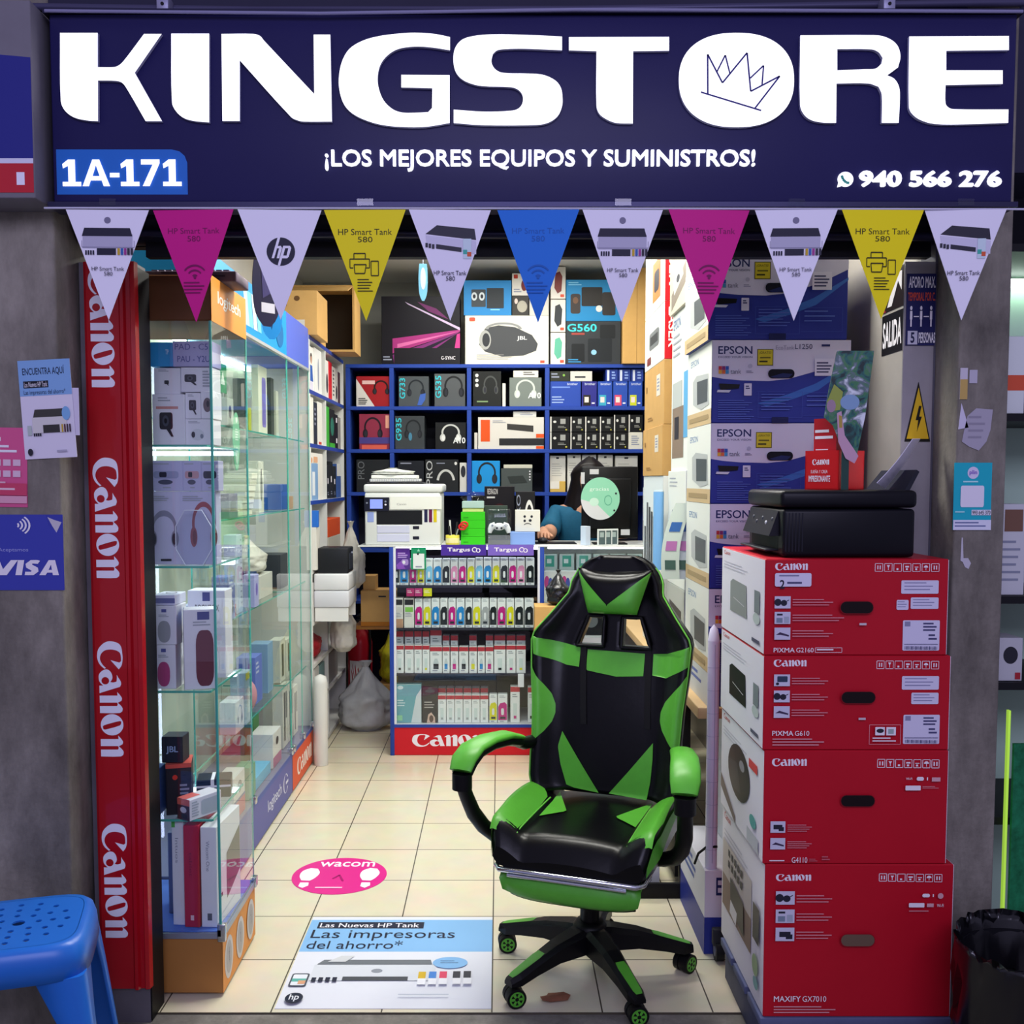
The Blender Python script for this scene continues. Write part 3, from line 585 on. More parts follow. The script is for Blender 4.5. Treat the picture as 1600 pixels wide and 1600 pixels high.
carton('speaker_box', 'red and white speaker box lying at the front of the fourth shelf', 'box', .05, .115, .06, (-.850, 2.80, zz), '#dcd9e4', rz=math.radians(-32),
       art=lambda F: F.rect(0, 0, 100, 30, M('#dc6a5c', .5)).rect(0, 30, 100, 100, M('#4a2f38', .5)).ell(50, 52, 26, 14, M('#c7c2cc', .5)).rect(30, 70, 80, 92, M('#231c24', .5)),
       artr=lambda F: F.rr(36, 18, 94, 90, 8, M('#aeb4c0', .5)).bars(6, 14, 30, 90, 6, LTX), artt=lambda F: F.poly([(0, 1), (.7, 1), (.7, .55), (0, .55)], M('#dc6a5c', .5)))
zz = z1 + .0065
rzt = math.radians(-4)
carton('tablet_box', 'tall slim white box with a green corner beside the red box', 'box', .034, .17, .30, (-.901, 2.86, zz), '#dfe2ec', rz=rzt, art=lambda F: F.rect(0, 0, 30, 6, M('#58b85c', .5)).text('Intuos', 30, 16, 55, 40, GR, 0, 90))
carton('tablet_box', 'tall slim red box between two white boxes in the first case', 'box', .044, .19, .292, (-.858, 2.855, zz), '#b81f36', rz=rzt, art=lambda F: F.text('tablet', 36, 26, 56, 50, M('#8e1228', .5), 0, 90).rect(40, 88, 62, 93, M('#e8c3c9', .5)))
carton('tablet_box', 'tall white box showing a dark tablet on its side', 'box', .046, .20, .288, (-.809, 2.86, zz), '#e6e8f0', rz=rzt, art=lambda F: F.text('Wacom One', 34, 14, 56, 44, GR, 0, 90).rect(38, 86, 66, 93, M('#5b6070', .5)),
       artr=lambda F: F.poly([(40, 82), (98, 66), (98, 20), (40, 36)], M('#3b3f48', .4)).rect(12, 70, 22, 74, DK))
mb = MB(); mb.box((-.01, -.05, 0), (.01, .05, .24), M('#5f6d9a', .4), .002, 1); tag(mb.build('blue_folder', None, (-.955, 2.9, zz), .1), 'blue grey folder standing behind the slim white box', 'folder')
# ----- second and third case -----
def bigcase(label, y0, y1, zb, zh, ztop, basemat, headmat, basetxt, shelves, headart=None):
    t = thing('display_case', label, 'display case', (-.954, y0, 0)); d = y1 - y0; W = -.326
    mb = MB(); mb.box((W, 0, .01), (0, d, zb), M('#6b6f96', .5)); F = Face(mb, (0, 0, .01), (0, d, 0), (0, 0, zb - .01)); F.rect(0, .1, 1, 1, basemat).rect(0, 0, 1, .1, M('#3d57a8', .4)); basetxt(F); mb.build('base_cabinet', t)
    mb = MB(); mb.box((W, 0, zh), (0, d, ztop), headmat, .003, 1); F = Face(mb, (0, 0, zh), (0, d, 0), (0, 0, ztop - zh)); headart and headart(F); mb.build('header', t)
    MB().box((-.012, -.003, zh - .012), (.004, d, zh), M('#dfe6e4', .3, metal=.5)).build('header_rail', t)
    n = 2
    for k in range(n): glass_pane('glass_door', t, (-.006, d * k / n + .002, zb + .004), (-.001, d * (k + 1) / n - .002, zh - .012))
    MB().box((W, 0, zb), (W + .006, d, zh), M('#cfd8cc', .4, noise=.03, scale=5)).build('back_panel', t)
    for z in shelves: shelf_glass(t, (W + .01, .01, z - .006), (-.03, d - .01, z))
    MB().box((W + .02, .02, zh - .016), (W + .05, d - .02, zh - .004), M('#f4ffe9', .5, em=6)).build('light_strip', t)
    for yy in (.02, d / 2, d - .02): MB().box((-.004, yy - .012, zb + .0), (.012, yy + .012, zb + .03), M('#c8ccd0', .2, metal=.9), .002).build('hinge', t)
    return t
S2 = (.503, .936, 1.305, 1.64)
def heado(F):
    for i, (x, c) in enumerate(((.5, '#bfe3f4'), (.54, '#7fd0ea'), (.585, '#e8f6fb'), (.63, '#7fd0ea'))): F.poly([(x - .03, .2), (x + .01, .2), (x + .035, .85), (x - .005, .85)], M(c, .4))
    F.text('W', .68, .25, .74, .8, M('#dff2fa', .4), .02).ell(.9, .6, .05, .3, M('#1a6fae', .4))
bigcase('long glass display case with bright blue header and violet base, second along the wall', 3.115, 4.555, .19, 2.0, 2.2, M('#5c60a8', .45), M('#1f9ae0', .4), lambda F: F.text('logitech', .66, .36, .84, .72, M('#d8dcf4', .4), .01).ring(.90, .54, .035, .24, .012, M('#d8dcf4', .4), 20, 30, 330).rect(.90, .5, .935, .57, M('#d8dcf4', .4)), S2, heado)
bigcase('short glass display case with violet header and orange base, third along the wall', 4.565, 5.075, .19, 2.0, 2.2, M('#e0562c', .45), M('#5a6fd0', .4), lambda F: F.glyphs(CANON, CBX, .2, .35, .9, .8, M('#f8efe8', .4)), S2)
# contents: (picture x, plane X, shelf, size along wall, size across, height, colour, name, label, art)
def onshelf(px, X, zs, ly, lx, h, col, name, label, art=None, tilt=0, cat='box', Y=None):
    u = (px - CX) / FPX; Yc = Y or X / u; lo, hi = (3.15, 4.53) if px < 445 else (4.595, 5.05); Yc = Y or min(max(Yc, lo + ly / 2), hi - ly / 2)
    return carton(name, label, cat, ly, lx, h, (X, Yc, zs + .0005), col, rz=PI / 2 + tilt, art=art)
s0, s1_, s2_, s3_ = S2
zb2 = .194
onshelf(408, -1.05, s3_, .16, .03, .30, '#e8ecd6', 'phone_case_box', 'tall cream box with a violet phone shape behind the glass', lambda F: F.rr(38, 16, 84, 88, 8, M('#8f84d2', .5)).rr(44, 20, 78, 84, 6, M('#7d74c4', .5)))
onshelf(378, -1.12, s3_, .05, .05, .24, '#4d5a54', 'phone_stand_box', 'dark grey-green box behind the green price tag')
onshelf(392, -1.03, s3_, .06, .012, .10, '#d7dc5c', 'cable_pack', 'yellow-green cable pack at the foot of the violet phone box', tilt=.3)
onshelf(446, -1.06, s3_, .06, .04, .27, '#3d4640', 'cable_box', 'dark green slim box near the second glass door', Y=4.64)
onshelf(462, -1.06, s3_, .05, .04, .22, '#d3d8c6', 'cable_box', 'pale slim box beside the dark green slim box', Y=4.74)
onshelf(398, -1.05, s2_, .09, .06, .22, '#dfe3d4', 'charger_box', 'pale charger box printed with a black plug', lambda F: F.ell(50, 50, 22, 28, M('#6d756c', .5)).ell(50, 20, 8, 6, DK))
z0_ = s2_
for k in range(7):
    onshelf(415 + 2.2 * k * .3, -1.06 + .004 * k, s2_ + .024 * k, .22 - .022 * k, .11, .0232, ('#e4e6d2', '#d5d8c2')[k % 2], 'cable_box', f'flat cream box, {ORD[6 - k]} from the top of the stepped pile', Y=3.98 + .01 * k)
onshelf(468, -1.05, s2_, .09, .06, .06, '#c9a487', 'ear_bud_box', 'small tan box beside the stepped pile of flat boxes', Y=4.93)
onshelf(372, -1.08, s2_, .07, .06, .16, '#e9ebe6', 'ink_box', 'white box with three ink windows behind the glass', lambda F: [F.rect(12 + 28 * k, 34, 30 + 28 * k, 70, M(c, .5)) for k, c in enumerate(('#bdb43a', '#4a3234', '#3a3c40'))] and None)
onshelf(388, -1.02, s1_, .08, .05, .30, '#d9def0', 'ruler_box', 'tall pale blue box standing on the third case shelf', lambda F: F.bars(60, 6, 90, 94, 12, GR, .3), Y=3.84)
onshelf(397, -1.0, s1_, .07, .05, .13, '#b7b8ea', 'mouse_box', 'lilac box with a round violet print', lambda F: F.ell(50, 46, 22, 20, M('#7e6fc8', .5)), Y=4.02)
onshelf(414, -1.04, s1_, .08, .06, .13, '#27406e', 'mouse_box', 'navy box beside the lilac mouse box', Y=4.13)
for k, c in enumerate(('#c9303c', '#e7c9c4', '#c33a44')):
    onshelf(402, -1.03, s1_ + .0005 + (.016 * k), .20, .10, .0155, c, 'memory_card_pack', f'thin {("red", "pinkish white", "dark pink")[k]} pack lying near the navy mouse box', Y=3.62 if k < 9 else 0, tilt=0)
onshelf(360, -1.0, s1_, .10, .07, .10, '#bdc6e6', 'cable_box', 'pale blue box beside the yellow pack', Y=3.3)
onshelf(368, -1.0, s1_, .05, .05, .10, '#d5d767', 'cable_box', 'yellow pack behind the first case glass', Y=3.45)
onshelf(440, -1.1, s1_, .28, .16, .10, '#d8d8d0', 'camera_box', 'low white box under the crumpled pale bag', Y=4.36)
onshelf(420, -1.06, s0, .12, .08, .20, '#7084d8', 'mouse_box', 'violet-blue mouse box on the lower glass shelf', lambda F: F.bars(10, 12, 60, 40, 3, M('#c8d2f6', .5)), Y=4.22)
onshelf(448, -1.06, s0, .10, .08, .22, '#8fb3d6', 'mouse_box', 'light blue mouse box on the lower glass shelf', Y=4.44)
mb = MB(); mb.ball((0, 0, .07), (.05, .05, .07), M('#d69aa8', .35), 20).ball((0, -.02, .10), (.03, .04, .03), M('#b4bcc8', .3)); tag(mb.build('pink_headphones', None, (-1.03, 4.02, s0 + .001)), 'pink and grey headphones standing on the lower glass shelf', 'headphones')
onshelf(410, -1.03, zb2, .16, .10, .15, '#e9e9ea', 'router_box', 'white router box at the bottom of the long case', lambda F: F.rect(0, 70, 100, 100, M('#a8488c', .5)).ell(50, 30, 16, 12, DK))
onshelf(432, -1.03, zb2, .28, .10, .05, '#40aede', 'keyboard_box', 'bright blue flat box at the bottom of the long case', Y=4.1)
onshelf(440, -1.12, zb2, .10, .06, .20, '#3d9c62', 'game_box', 'green box behind the bright blue flat box', Y=4.45)
for k, (px, h) in enumerate(((462, .30), (470, .28), (478, .24))):
    onshelf(px, -1.03, zb2 if k < 2 else zb2, .10, .05, h, '#e4e4dc', 'toner_box', f'white box with dark oblong window, {ORD[k]} along the bottom of the short case', lambda F: F.rect(24, 14, 50, 90, M('#4a4d50', .5)).rect(62, 14, 84, 56, M('#6b6e70', .5)), Y=4.66 + .12 * k)
for k, (px, h) in enumerate(((464, .20), (474, .18))):
    onshelf(px, -1.04, s0, .11, .05, h, '#d9dcd2', 'toner_box', f'pale box with dark slot, {ORD[k]} on the lower shelf of the short case', lambda F: F.rect(30, 12, 66, 88, M('#54585c', .5)), Y=4.67 + .14 * k)
onshelf(458, -1.08, s1_, .16, .12, .16, '#3f434c', 'camera_box', 'dark grey box on the middle shelf of the short case', Y=4.75)
onshelf(458, -1.08, s2_, .16, .12, .12, '#2f62b8', 'camera_box', 'blue box on the upper shelf of the short case', Y=4.78)
for (px, zs, ly, lx, h, c, nm, lb, fn) in (
    (350, s3_, .08, .06, .10, '#c9cdc6', 'webcam_box', 'pale webcam box low on the upper shelf, seen through the first case', lambda F: F.ell(40, 50, 22, 24, DK)), (352, s2_, .12, .06, .09, '#6f6a86', 'speaker_box', 'dusky violet box seen through the first case', lambda F: F.rr(14, 30, 80, 70, 8, M('#2c2c3c', .5))),
    (347, s1_, .09, .06, .16, '#7d86c8', 'mouse_box', 'periwinkle box on the middle shelf, seen through the first case', lambda F: F.bars(12, 12, 80, 40, 3, M('#d3d8f4', .5)).ell(50, 70, 20, 16, DK)), (357, s0, .12, .06, .12, '#dfe0ec', 'headphone_box', 'white box with round blue headphones, seen through the first case', lambda F: headset(F, 50, 44, 26, M('#6a8fd0', .5))),
    (372, s0, .09, .06, .20, '#a9c4dc', 'blister_pack', 'pale blue blister pack on the lower shelf, seen through the first case', lambda F: F.rr(20, 30, 80, 80, 10, M('#dce8f0', .5)).rect(0, 0, 100, 14, M('#d0c84a', .5))), (352, zb2, .16, .07, .16, '#e3e1e6', 'router_box', 'white box with a pink lower band, seen through the first case', lambda F: F.rect(0, 62, 100, 100, M('#c02a60', .5)).rect(0, 56, 100, 62, M('#3c4a9a', .5)).ell(50, 30, 20, 14, M('#6f7680', .5))),
    (376, zb2, .10, .06, .13, '#3f9a78', 'game_box', 'teal box seen through the first case, lowest shelf', None)):
    onshelf(px, -1.004, zs, ly, lx, h, c, nm, lb, fn)
# crumpled pale bag
from mathutils import noise as NZ
def bag(name, label, loc, r, col, seed, cat='bag', m=None, neck=.55, sag=.0, amp=1.0):
    """crumpled bag: a flat-bottomed lump gathered towards the top, creased by ridged noise"""
    mb = MB(); n, h = 48, 26; rings = []; off_ = V((seed * 3.7, seed * 1.3, seed * 7.1))
    for j in range(h + 1):
        t = j / h; rr = (min(1, t / .12) ** .4 if t < .12 else 1) * (1 if t < neck else max(.10, 1 - ((t - neck) / (1 - neck)) ** .8 * .88)) * (1 + sag * (1 - t) ** 2)
        if j == 0: rr = .55 * (1 + sag)
        ring = []
        for k in range(n):
            a = 2 * PI * k / n; d = V((math.cos(a), math.sin(a), t * 2.2)); q1 = NZ.noise(d * 1.7 + off_); q2 = 1 - abs(NZ.noise(d * 3.6 + off_ * 2)) * 2; q3 = 1 - abs(NZ.noise(d * 8 + off_)) * 2
            f = 1 + amp * (.16 * q1 + .10 * (q2 - .6) + .05 * (q3 - .6)) * (.35 if j == 0 else 1)
            ring.append((r[0] * rr * f * math.cos(a), r[1] * rr * f * math.sin(a), max(0, r[2] * (t + amp * .05 * q1 * t))))
        rings.append(ring)
    mb.loft(rings, m or M(col, .45), True)
    t = thing(name, label, cat, loc); mb.build('bag_body', t)
    mb = MB(); tp = []
    for k in range(24):
        a = 2 * PI * k / 24; w_ = 1 + .4 * NZ.noise(V((math.cos(a) * 2, math.sin(a) * 2, seed))); tp.append((a, w_))
    z0 = r[2] * .985
    mb.loft([[(r[0] * q * .13 * w_ * math.cos(a), r[1] * q * .13 * w_ * math.sin(a), z0 + r[2] * dz * (1 + .3 * w_ * (q > 1.2))) for a, w_ in tp] for q, dz in ((.9, -.02), (.7, .02), (1.3, .06), (1.9, .09))], m or M(col, .45), False); mb.build('gathered_neck', t)
    return t
PLB = M('#d9d6cb', .35, noise=.05, scale=12, bump=.3)
bag('plastic_bag', 'crumpled pale plastic bag stuffed on the middle case shelf', (-1.10, 4.37, s1_ + .101), (.08, .12, .15), '#d9d6cb', 4, m=PLB)
# green oval hang tag and other tags on the glass
mb = MB(); p = PXX(372, 690, -.945); e = [(.05 * math.cos(a) * (1 if math.sin(a) > 0 else .9), .105 * math.sin(a)) for a in [2 * PI * k / 32 for k in range(32)]]
mb.add([(0, y, z) for y, z in e] + [(.0015, y, z) for y, z in e], [tuple(range(32)), tuple(range(63, 31, -1))] + [(k, (k + 1) % 32, 32 + (k + 1) % 32, 32 + k) for k in range(32)], M('#79c39b', .4))
F = Face(mb, (.0016, -.05, -.105), (0, .1, 0), (0, 0, .21)); F.ell(.5, .13, .12, .05, M('#dff2e6', .5)).bars(.3, .28, .75, .5, 5, M('#d6ede0', .5)).ell(.5, .74, .22, .15, M('#b7dcc8', .5))
tag(mb.build('hanging_tag', None, (p.x - .0070, p.y, p.z)), 'green oval shelf tag stuck on the glass door of the long case', 'tag')
p = PXX(355, 572, -1.0); mb = MB(); mb.box((0, -.05, -.05), (.003, .05, .055), M('#159a62', .4)); mb.poly([(.0031, -.03, -.02), (.0031, .03, -.02), (.0031, 0, .03)], M('#e8f4ee', .4)); mb.cyl((.0015, 0, -.17), (.0015, 0, -.05), .004, M('#c8d0d0', .3, metal=.6))
mb.cyl((.0015, 0, -.175), (.0015, 0, -.168), .02, M('#c8d0d0', .3, metal=.6)); o = mb.build('price_stand', None, (-1.02, p.y, 0)); o.location.z = S2[3] + .1755
tag(o, 'green card on a slim metal stand inside the long case', 'sign')
# black and blue hanging cards over the case headers
def dangler(label, px, py0, py1, Y, wd, m, art=None, rz=.5):
    a = P(px, py0, Y); b = P(px, py1, Y); h = a.z - b.z; mb = MB(); pr = []
    for k in range(13): t = k / 12; pr.append((wd * (.35 + .65 * math.sin(PI * (.25 + .6 * t))) * (1 if t < .75 else math.sqrt(max(0, 1 - ((t - .75) / .27) ** 2))), -h * t))
    o = [(x, 0, z) for x, z in pr] + [(-x, 0, z) for x, z in reversed(pr)]; n = len(o)
    mb.add(o + [(x, .002, z) for x, y, z in o], [tuple(range(n))[::-1], tuple(range(n, 2 * n))] + [(k, (k + 1) % n, n + (k + 1) % n, n + k) for k in range(n)], m)
    if art: art(Face(mb, (-wd, 0, -h), (2 * wd, 0, 0), (0, 0, h)))
    mb.tube([(0, .001, 0), (0, .001, (2.748 if Y > 2.75 else 2.0) - a.z)], .0012, M('#cfd0e0', .4))
    ob = mb.build('hanging_card', None, (a.x, Y, a.z), rz); tag(ob, label, 'card'); return ob
dangler('dark phone-shaped card hanging before the blue case header', 416, 402, 510, 2.92, .05, M('#2a2747', .3), lambda F: F.rect(.3, .66, .78, .8, M('#e6e4f0', .5)).poly([(.3, .1), (.6, .1), (.7, .5), (.35, .6)], M('#4b4578', .3)), .9)
dangler('light blue card hanging in front of the grey back wall', 661, 412, 470, 4.4, .02, M('#7cc6ea', .35), lambda F: F.ell(.5, .4, .3, .3, M('#d7edf6', .4)), .2)
dangler('bright blue pointed card hanging beside the white badge pennant', 424, 455, 530, 3.3, .035, M('#2f8fd8', .35), lambda F: F.poly([(.2, .2), (.8, .1), (.5, .8)], M('#26406e', .4)), .4)
# keyboard box lying on the first case
mb = MB(); mb.box((-.13, -.07, 0), (.13, .07, .03), M('#5d4d60', .5), .004)
F = Face(mb, (-.13, -.0701, 0), (.26, 0, 0), (0, 0, .03)); F.bars(.2, .1, .95, .95, 3, M('#3b3142', .5), .6)
for r_ in range(4):
    for c_ in range(11): mb.box((-.11 + .02 * c_, -.055 + .03 * r_, .03), (-.094 + .02 * c_, -.032 + .03 * r_, .036), M('#85748a', .5))
tag(mb.build('keyboard', None, (-.86, 2.90, zt + .0005)), 'dusty purple grey keyboard lying on top of the first glass case', 'keyboard')
# =============== green and black gaming chair ===============
BLK = M('#050508', .30, noise=.1, scale=30, bump=.05, spec=.26); GRN = M('#57ad35', .38, noise=.05, scale=40, bump=.04, spec=.4); PLA = M('#0a0a0d', .42)
CHR = M('#d6dae0', .12, metal=1.0)
CH = thing('gaming_chair', 'black and green gaming chair with headrest pillow and folded footrest, on five castors', 'chair', (.265, 2.86, 0))
K = math.radians(-20)
def cb(name, mb, par=None):
    par = par or CH
    if par is CH: mb.v = [Matrix.Rotation(K, 3, 'Z') @ p for p in mb.v]
    return mb.build(name, par)
def lerp_tab(tab, z):
    for (a, va), (b, vb) in zip(tab, tab[1:]):
        if z <= b: return va + (vb - va) * max(0, (z - a)) / (b - a)
    return tab[-1][1]
OUT = [(.49, .205), (.505, .222), (.535, .231), (.60, .233), (.66, .231), (.75, .236), (.86, .248), (.945, .254), (.97, .246), (1.03, .197), (1.09, .152), (1.125, .149), (1.155, .134), (1.19, .104), (1.206, .062)]
SHEAR = math.tan(math.radians(12))
YB = .155
def backf(x, z):
    """y of the front upholstery at (x, z)"""
    w = lerp_tab(OUT, z); s = min(1, abs(x) / w); c = max(0, (s - .58) / .42)
    wing = .085 * c * c * (1 if z < .98 else max(.15, 1 - (z - .98) * 5))
    edge = -.05 * max(0, (s - .86) / .14) ** 2
    lum = .016 * math.sin(PI * min(1, max(0, (z - .5) / .42)))
    return YB + (z - .49) * SHEAR - wing - edge - lum * (1 - s * s)
ZS = [.49 + (1.206 - .49) * i / 60 for i in range(61)]
NX = 24
HOLES_ = [[(-.067, .929), (-.057, 1.02), (-.012, 1.024), (-.012, .934)], [(.055, .94), (.060, 1.02), (.106, 1.01), (.128, .925)]]
def xat(h, z):
    xs = []
    for (x0, z0), (x1, z1) in zip(h, h[1:] + h[:1]):
        if min(z0, z1) <= z <= max(z0, z1) and abs(z1 - z0) > 1e-6: xs.append(x0 + (x1 - x0) * (z - z0) / (z1 - z0))
    return (min(xs), max(xs)) if len(xs) > 1 else None
# body columns: five bands across so that the two openings stay clear
H0, H1 = .928, 1.02
def bands(z):
    w = lerp_tab(OUT, z)
    zc = min(max(z, H0), H1); t = (zc - H0) / (H1 - H0)
    a, b, c, d = -.112 + .034 * t, -.028, .030, .122 - .034 * t
    k = min(1, w / .16); return [-w, a * k, b * k, c * k, d * k, w]
def xs_row(z):
    b = bands(z); o = []
    for (p, q), n in zip(zip(b, b[1:]), (7, 4, 3, 4, 7)):
        o += [p + (q - p) * i / n for i in range(n)]
    return o + [b[-1]]
mb = MB(); zrows = sorted([z for z in ZS if abs(z - H0) > .005 and abs(z - H1) > .005] + [H0, H1]); R = [xs_row(z) for z in zrows]; n = len(R[0])
fr = [(x, backf(x, z), z) for z, r in zip(zrows, R) for x in r]
bk = [(x * .985, YB + (z - .49) * SHEAR + .055 - .03 * (abs(x) / lerp_tab(OUT, z)) ** 4, z) for z, r in zip(zrows, R) for x in r]
N0 = len(fr); fs = []
def hole(i, j): return H0 - 1e-6 <= zrows[j] < H1 - 1e-6 and (7 <= i < 11 or 14 <= i < 18)
for j in range(len(zrows) - 1):
    for i in range(n - 1):
        a, b, c, d = j * n + i, j * n + i + 1, (j + 1) * n + i + 1, (j + 1) * n + i
        if not hole(i, j):
            fs += [(a, b, c, d), (N0 + b, N0 + a, N0 + d, N0 + c)]
            if i + 1 < n - 1 and hole(i + 1, j): fs.append((b, N0 + b, N0 + c, c))
            if i > 0 and hole(i - 1, j): fs.append((N0 + a, a, d, N0 + d))
            if j + 1 < len(zrows) - 1 and hole(i, j + 1): fs.append((d, c, N0 + c, N0 + d))
            if j > 0 and hole(i, j - 1): fs.append((b, a, N0 + a, N0 + b))
    a, d = j * n, (j + 1) * n; fs.append((N0 + a, a, d, N0 + d)); a, d = j * n + n - 1, (j + 1) * n + n - 1; fs.append((a, N0 + a, N0 + d, d))
fs.append(tuple(range(n - 1, -1, -1)) + tuple(range(N0, N0 + n))); q = (len(zrows) - 1) * n; fs.append(tuple(range(q, q + n)) + tuple(range(N0 + q + n - 1, N0 + q - 1, -1)))
mb.add(fr + bk, fs, BLK, True); BACK = cb('backrest', mb)
# rims of the two openings
mb = MB()
for lo, hi in ((7, 11), (14, 18)):
    jl = zrows.index(H0); jh = zrows.index(H1); g = lambda i, j: (R[j][i], backf(R[j][i], zrows[j]) - .004, zrows[j])
    mb.tube([g(i, jl) for i in range(lo, hi + 1)] + [g(hi, j) for j in range(jl + 1, jh + 1)] + [g(i, jh) for i in range(hi - 1, lo - 1, -1)] + [g(lo, j) for j in range(jh - 1, jl - 1, -1)], .006, PLA, 6)
cb('opening_rim', mb)
def cz(cx, cy):
    """drawing position on the backrest -> local (x, z)"""
    z = .49 + (1400 - cy) / 1360 * .715; return ((cx - (865 + 75 * (1400 - cy) / 1360)) * .000564, z)
def patch(mb, pts, m, f=backf, o=.004, rows=24, cols=6, lift=0):
    zs = [p[1] for p in pts]; z0, z1 = min(zs) + 1e-5, max(zs) - 1e-5; V_ = []; F_ = []; c1 = cols + 1
    for j in range(rows + 1):
        z = z0 + (z1 - z0) * j / rows; r = xat(pts, z) or (pts[0][0], pts[0][0])
        for i in range(c1):
            x = r[0] + (r[1] - r[0]) * i / cols; V_.append((x, f(x, z) - o, z))
    for j in range(rows):
        for i in range(cols): F_.append((j * c1 + i, j * c1 + i + 1, (j + 1) * c1 + i + 1, (j + 1) * c1 + i))
    mb.add(V_, F_, m, True)
def bpatch(name, lists, m, o=.003):
    for L_ in lists:
        mb = MB(); patch(mb, [cz(*p) for p in L_], m, o=o, cols=30); cb(name, mb, CH)
wz = lambda x, z: max(-lerp_tab(OUT, z) * .997, min(lerp_tab(OUT, z) * .997, x))
bpatch('chest_band', [[(476, 515), (600, 548), (736, 580), (728, 690), (660, 685), (484, 617)], [(775, 588), (900, 600), (1000, 597), (1097, 590), (1088, 720), (940, 731), (770, 706)], [(1143, 590), (1205, 593), (1350, 530), (1344, 640), (1215, 720), (1137, 718)]], GRN)
def sidep(sx):
    pts = []
    for cy, iw in ((690, 430), (740, 400), (790, 360), (850, 315), (910, 292), (960, 290), (1010, 305), (1060, 340), (1100, 380)):
        z = .49 + (1400 - cy) / 1360 * .715; pts.append((iw * .000564, z))
    zt_, zb_ = pts[0][1], pts[-1][1]; ed = [(lerp_tab(OUT, zb_ + (zt_ - zb_) * i / 10) * .99, zb_ + (zt_ - zb_) * i / 10) for i in range(11)]
    return [(sx * x, z) for x, z in pts + ed]
for sx in (-1, 1):
    mb = MB(); patch(mb, sidep(sx), GRN, o=.003, rows=40, cols=16); cb('side_panel', mb)
bpatch('lower_triangle', [[(637, 1062), (745, 1240), (838, 1393), (660, 1375), (625, 1250), (612, 1150)], [(1140, 1085), (1000, 1262), (890, 1396), (1100, 1404), (1122, 1300), (1136, 1180)]], GRN)
# two straps, piping
for cxp in (752, 1116):
    mb = MB(); pts = [cz(cxp + (8 if cxp < 900 else -6) * k / 10, 560 + 45 * k) for k in range(11)]
    L_ = [(x - .0095, backf(x, z) - .006, z) for x, z in pts]; R_ = [(x + .0095, backf(x, z) - .006, z) for x, z in pts]
    L2 = [(x, y + .005, z) for x, y, z in L_]; R2 = [(x, y + .005, z) for x, y, z in R_]
    mb.loft([[a, b, c, d] for a, b, c, d in zip(L_, R_, R2, L2)], M('#08080b', .6), True, False); cb('lumbar_strap', mb)
for sx in (-1, 1):
    mb = MB(); mb.tube([(sx * lerp_tab(OUT, z) * .985, backf(sx * lerp_tab(OUT, z) * .985, z) - .001, z) for z in ZS[1:-3]], .0028, M('#6bbf48', .4), 6); cb('piping', mb)
# head pillow
PL0, PL1 = 1.03, 1.168
def pil(x, z):
    t = (z - PL0) / (PL1 - PL0); w = .078 + .042 * t; s = min(1, abs(x) / w)
    return backf(x * .4, z) - .012 - .045 * math.sqrt(max(0, 1 - s ** 4)) * math.sqrt(max(0, 1 - abs(2 * t - 1) ** 4))
def pilo():
    o = []
    for k in range(13):
        t = k / 12; w = .078 + .042 * t; o.append((w, PL0 + (PL1 - PL0) * t))
    return o
mb = MB(); rows = []
for j in range(17):
    t = j / 16; w = .078 + .042 * t; dip = lambda x: -.012 * math.cos(PI * x / (2 * w)) * max(0, t - .6) / .4
    ring = [(x, pil(x, PL0 + (PL1 - PL0) * t), PL0 + (PL1 - PL0) * t + dip(x)) for x in [w * (-1 + 2 * i / 20) for i in range(21)]]
    back = [(x, backf(x * .4, PL0 + (PL1 - PL0) * t) - .006, z) for x, y, z in reversed(ring)]
    rows.append(ring + back)
mb.loft(rows, BLK, True, True); PIL = cb('head_pillow', mb)
def pz(cx, cy): return ((cx - 925) * .000564 * .97, PL0 + (385 - cy) / 280 * (PL1 - PL0))
mb = MB()
for L_ in ([(712, 118), (905, 322), (905, 384), (780, 384), (745, 250), (722, 180)], [(1140, 118), (905, 322), (905, 384), (1080, 384), (1112, 250), (1134, 180)]):
    q = [pz(*p) for p in L_]; sx = -1 if q[0][0] < 0 else 1
    q = [(max(-.078 - .042 * (z - PL0) / (PL1 - PL0), min(.078 + .042 * (z - PL0) / (PL1 - PL0), x)) * .985, z) for x, z in q]
    patch(mb, q, GRN, f=pil, o=.003, rows=24, cols=10)
mb.v = [Matrix.Rotation(K, 3, 'Z') @ p for p in mb.v]; mb.build('green_panel', CH)
# ---- seat ----
SW, SF, SB = .235, -.25, .215
def seatz(x, y):
    s = abs(x) / SW; b = max(0, (s - .62) / .38); t = (y - SF) / (SB - SF)
    z = .468 + .010 * (1 - (x / .14) ** 2 if abs(x) < .14 else 0) + .062 * math.sin(PI / 2 * min(1, b)) * (.62 + .38 * math.sin(PI * min(1, max(0, t * 1.05))))
    if y < SF + .06: z -= .06 * ((SF + .06 - y) / .06) ** 2.2
    if s > .94: z -= .03 * ((s - .94) / .06) ** 2
    return z
mb = MB(); NY = 26; NXs = 34; rings = []
for j in range(NY + 1):
    y = SF + (SB - SF) * j / NY; wd = SW * (1 - .10 * max(0, 1 - j / 6) ** 2)
    top = [(wd * (-1 + 2 * i / NXs), y, seatz(SW * (-1 + 2 * i / NXs), y)) for i in range(NXs + 1)]
    bot = [(wd * .93, y, .395), (wd * .5, y, .375), (-wd * .5, y, .375), (-wd * .93, y, .395)]
    rings.append(top + bot)
mb.loft(rings, BLK, True, True); cb('seat_cushion', mb)
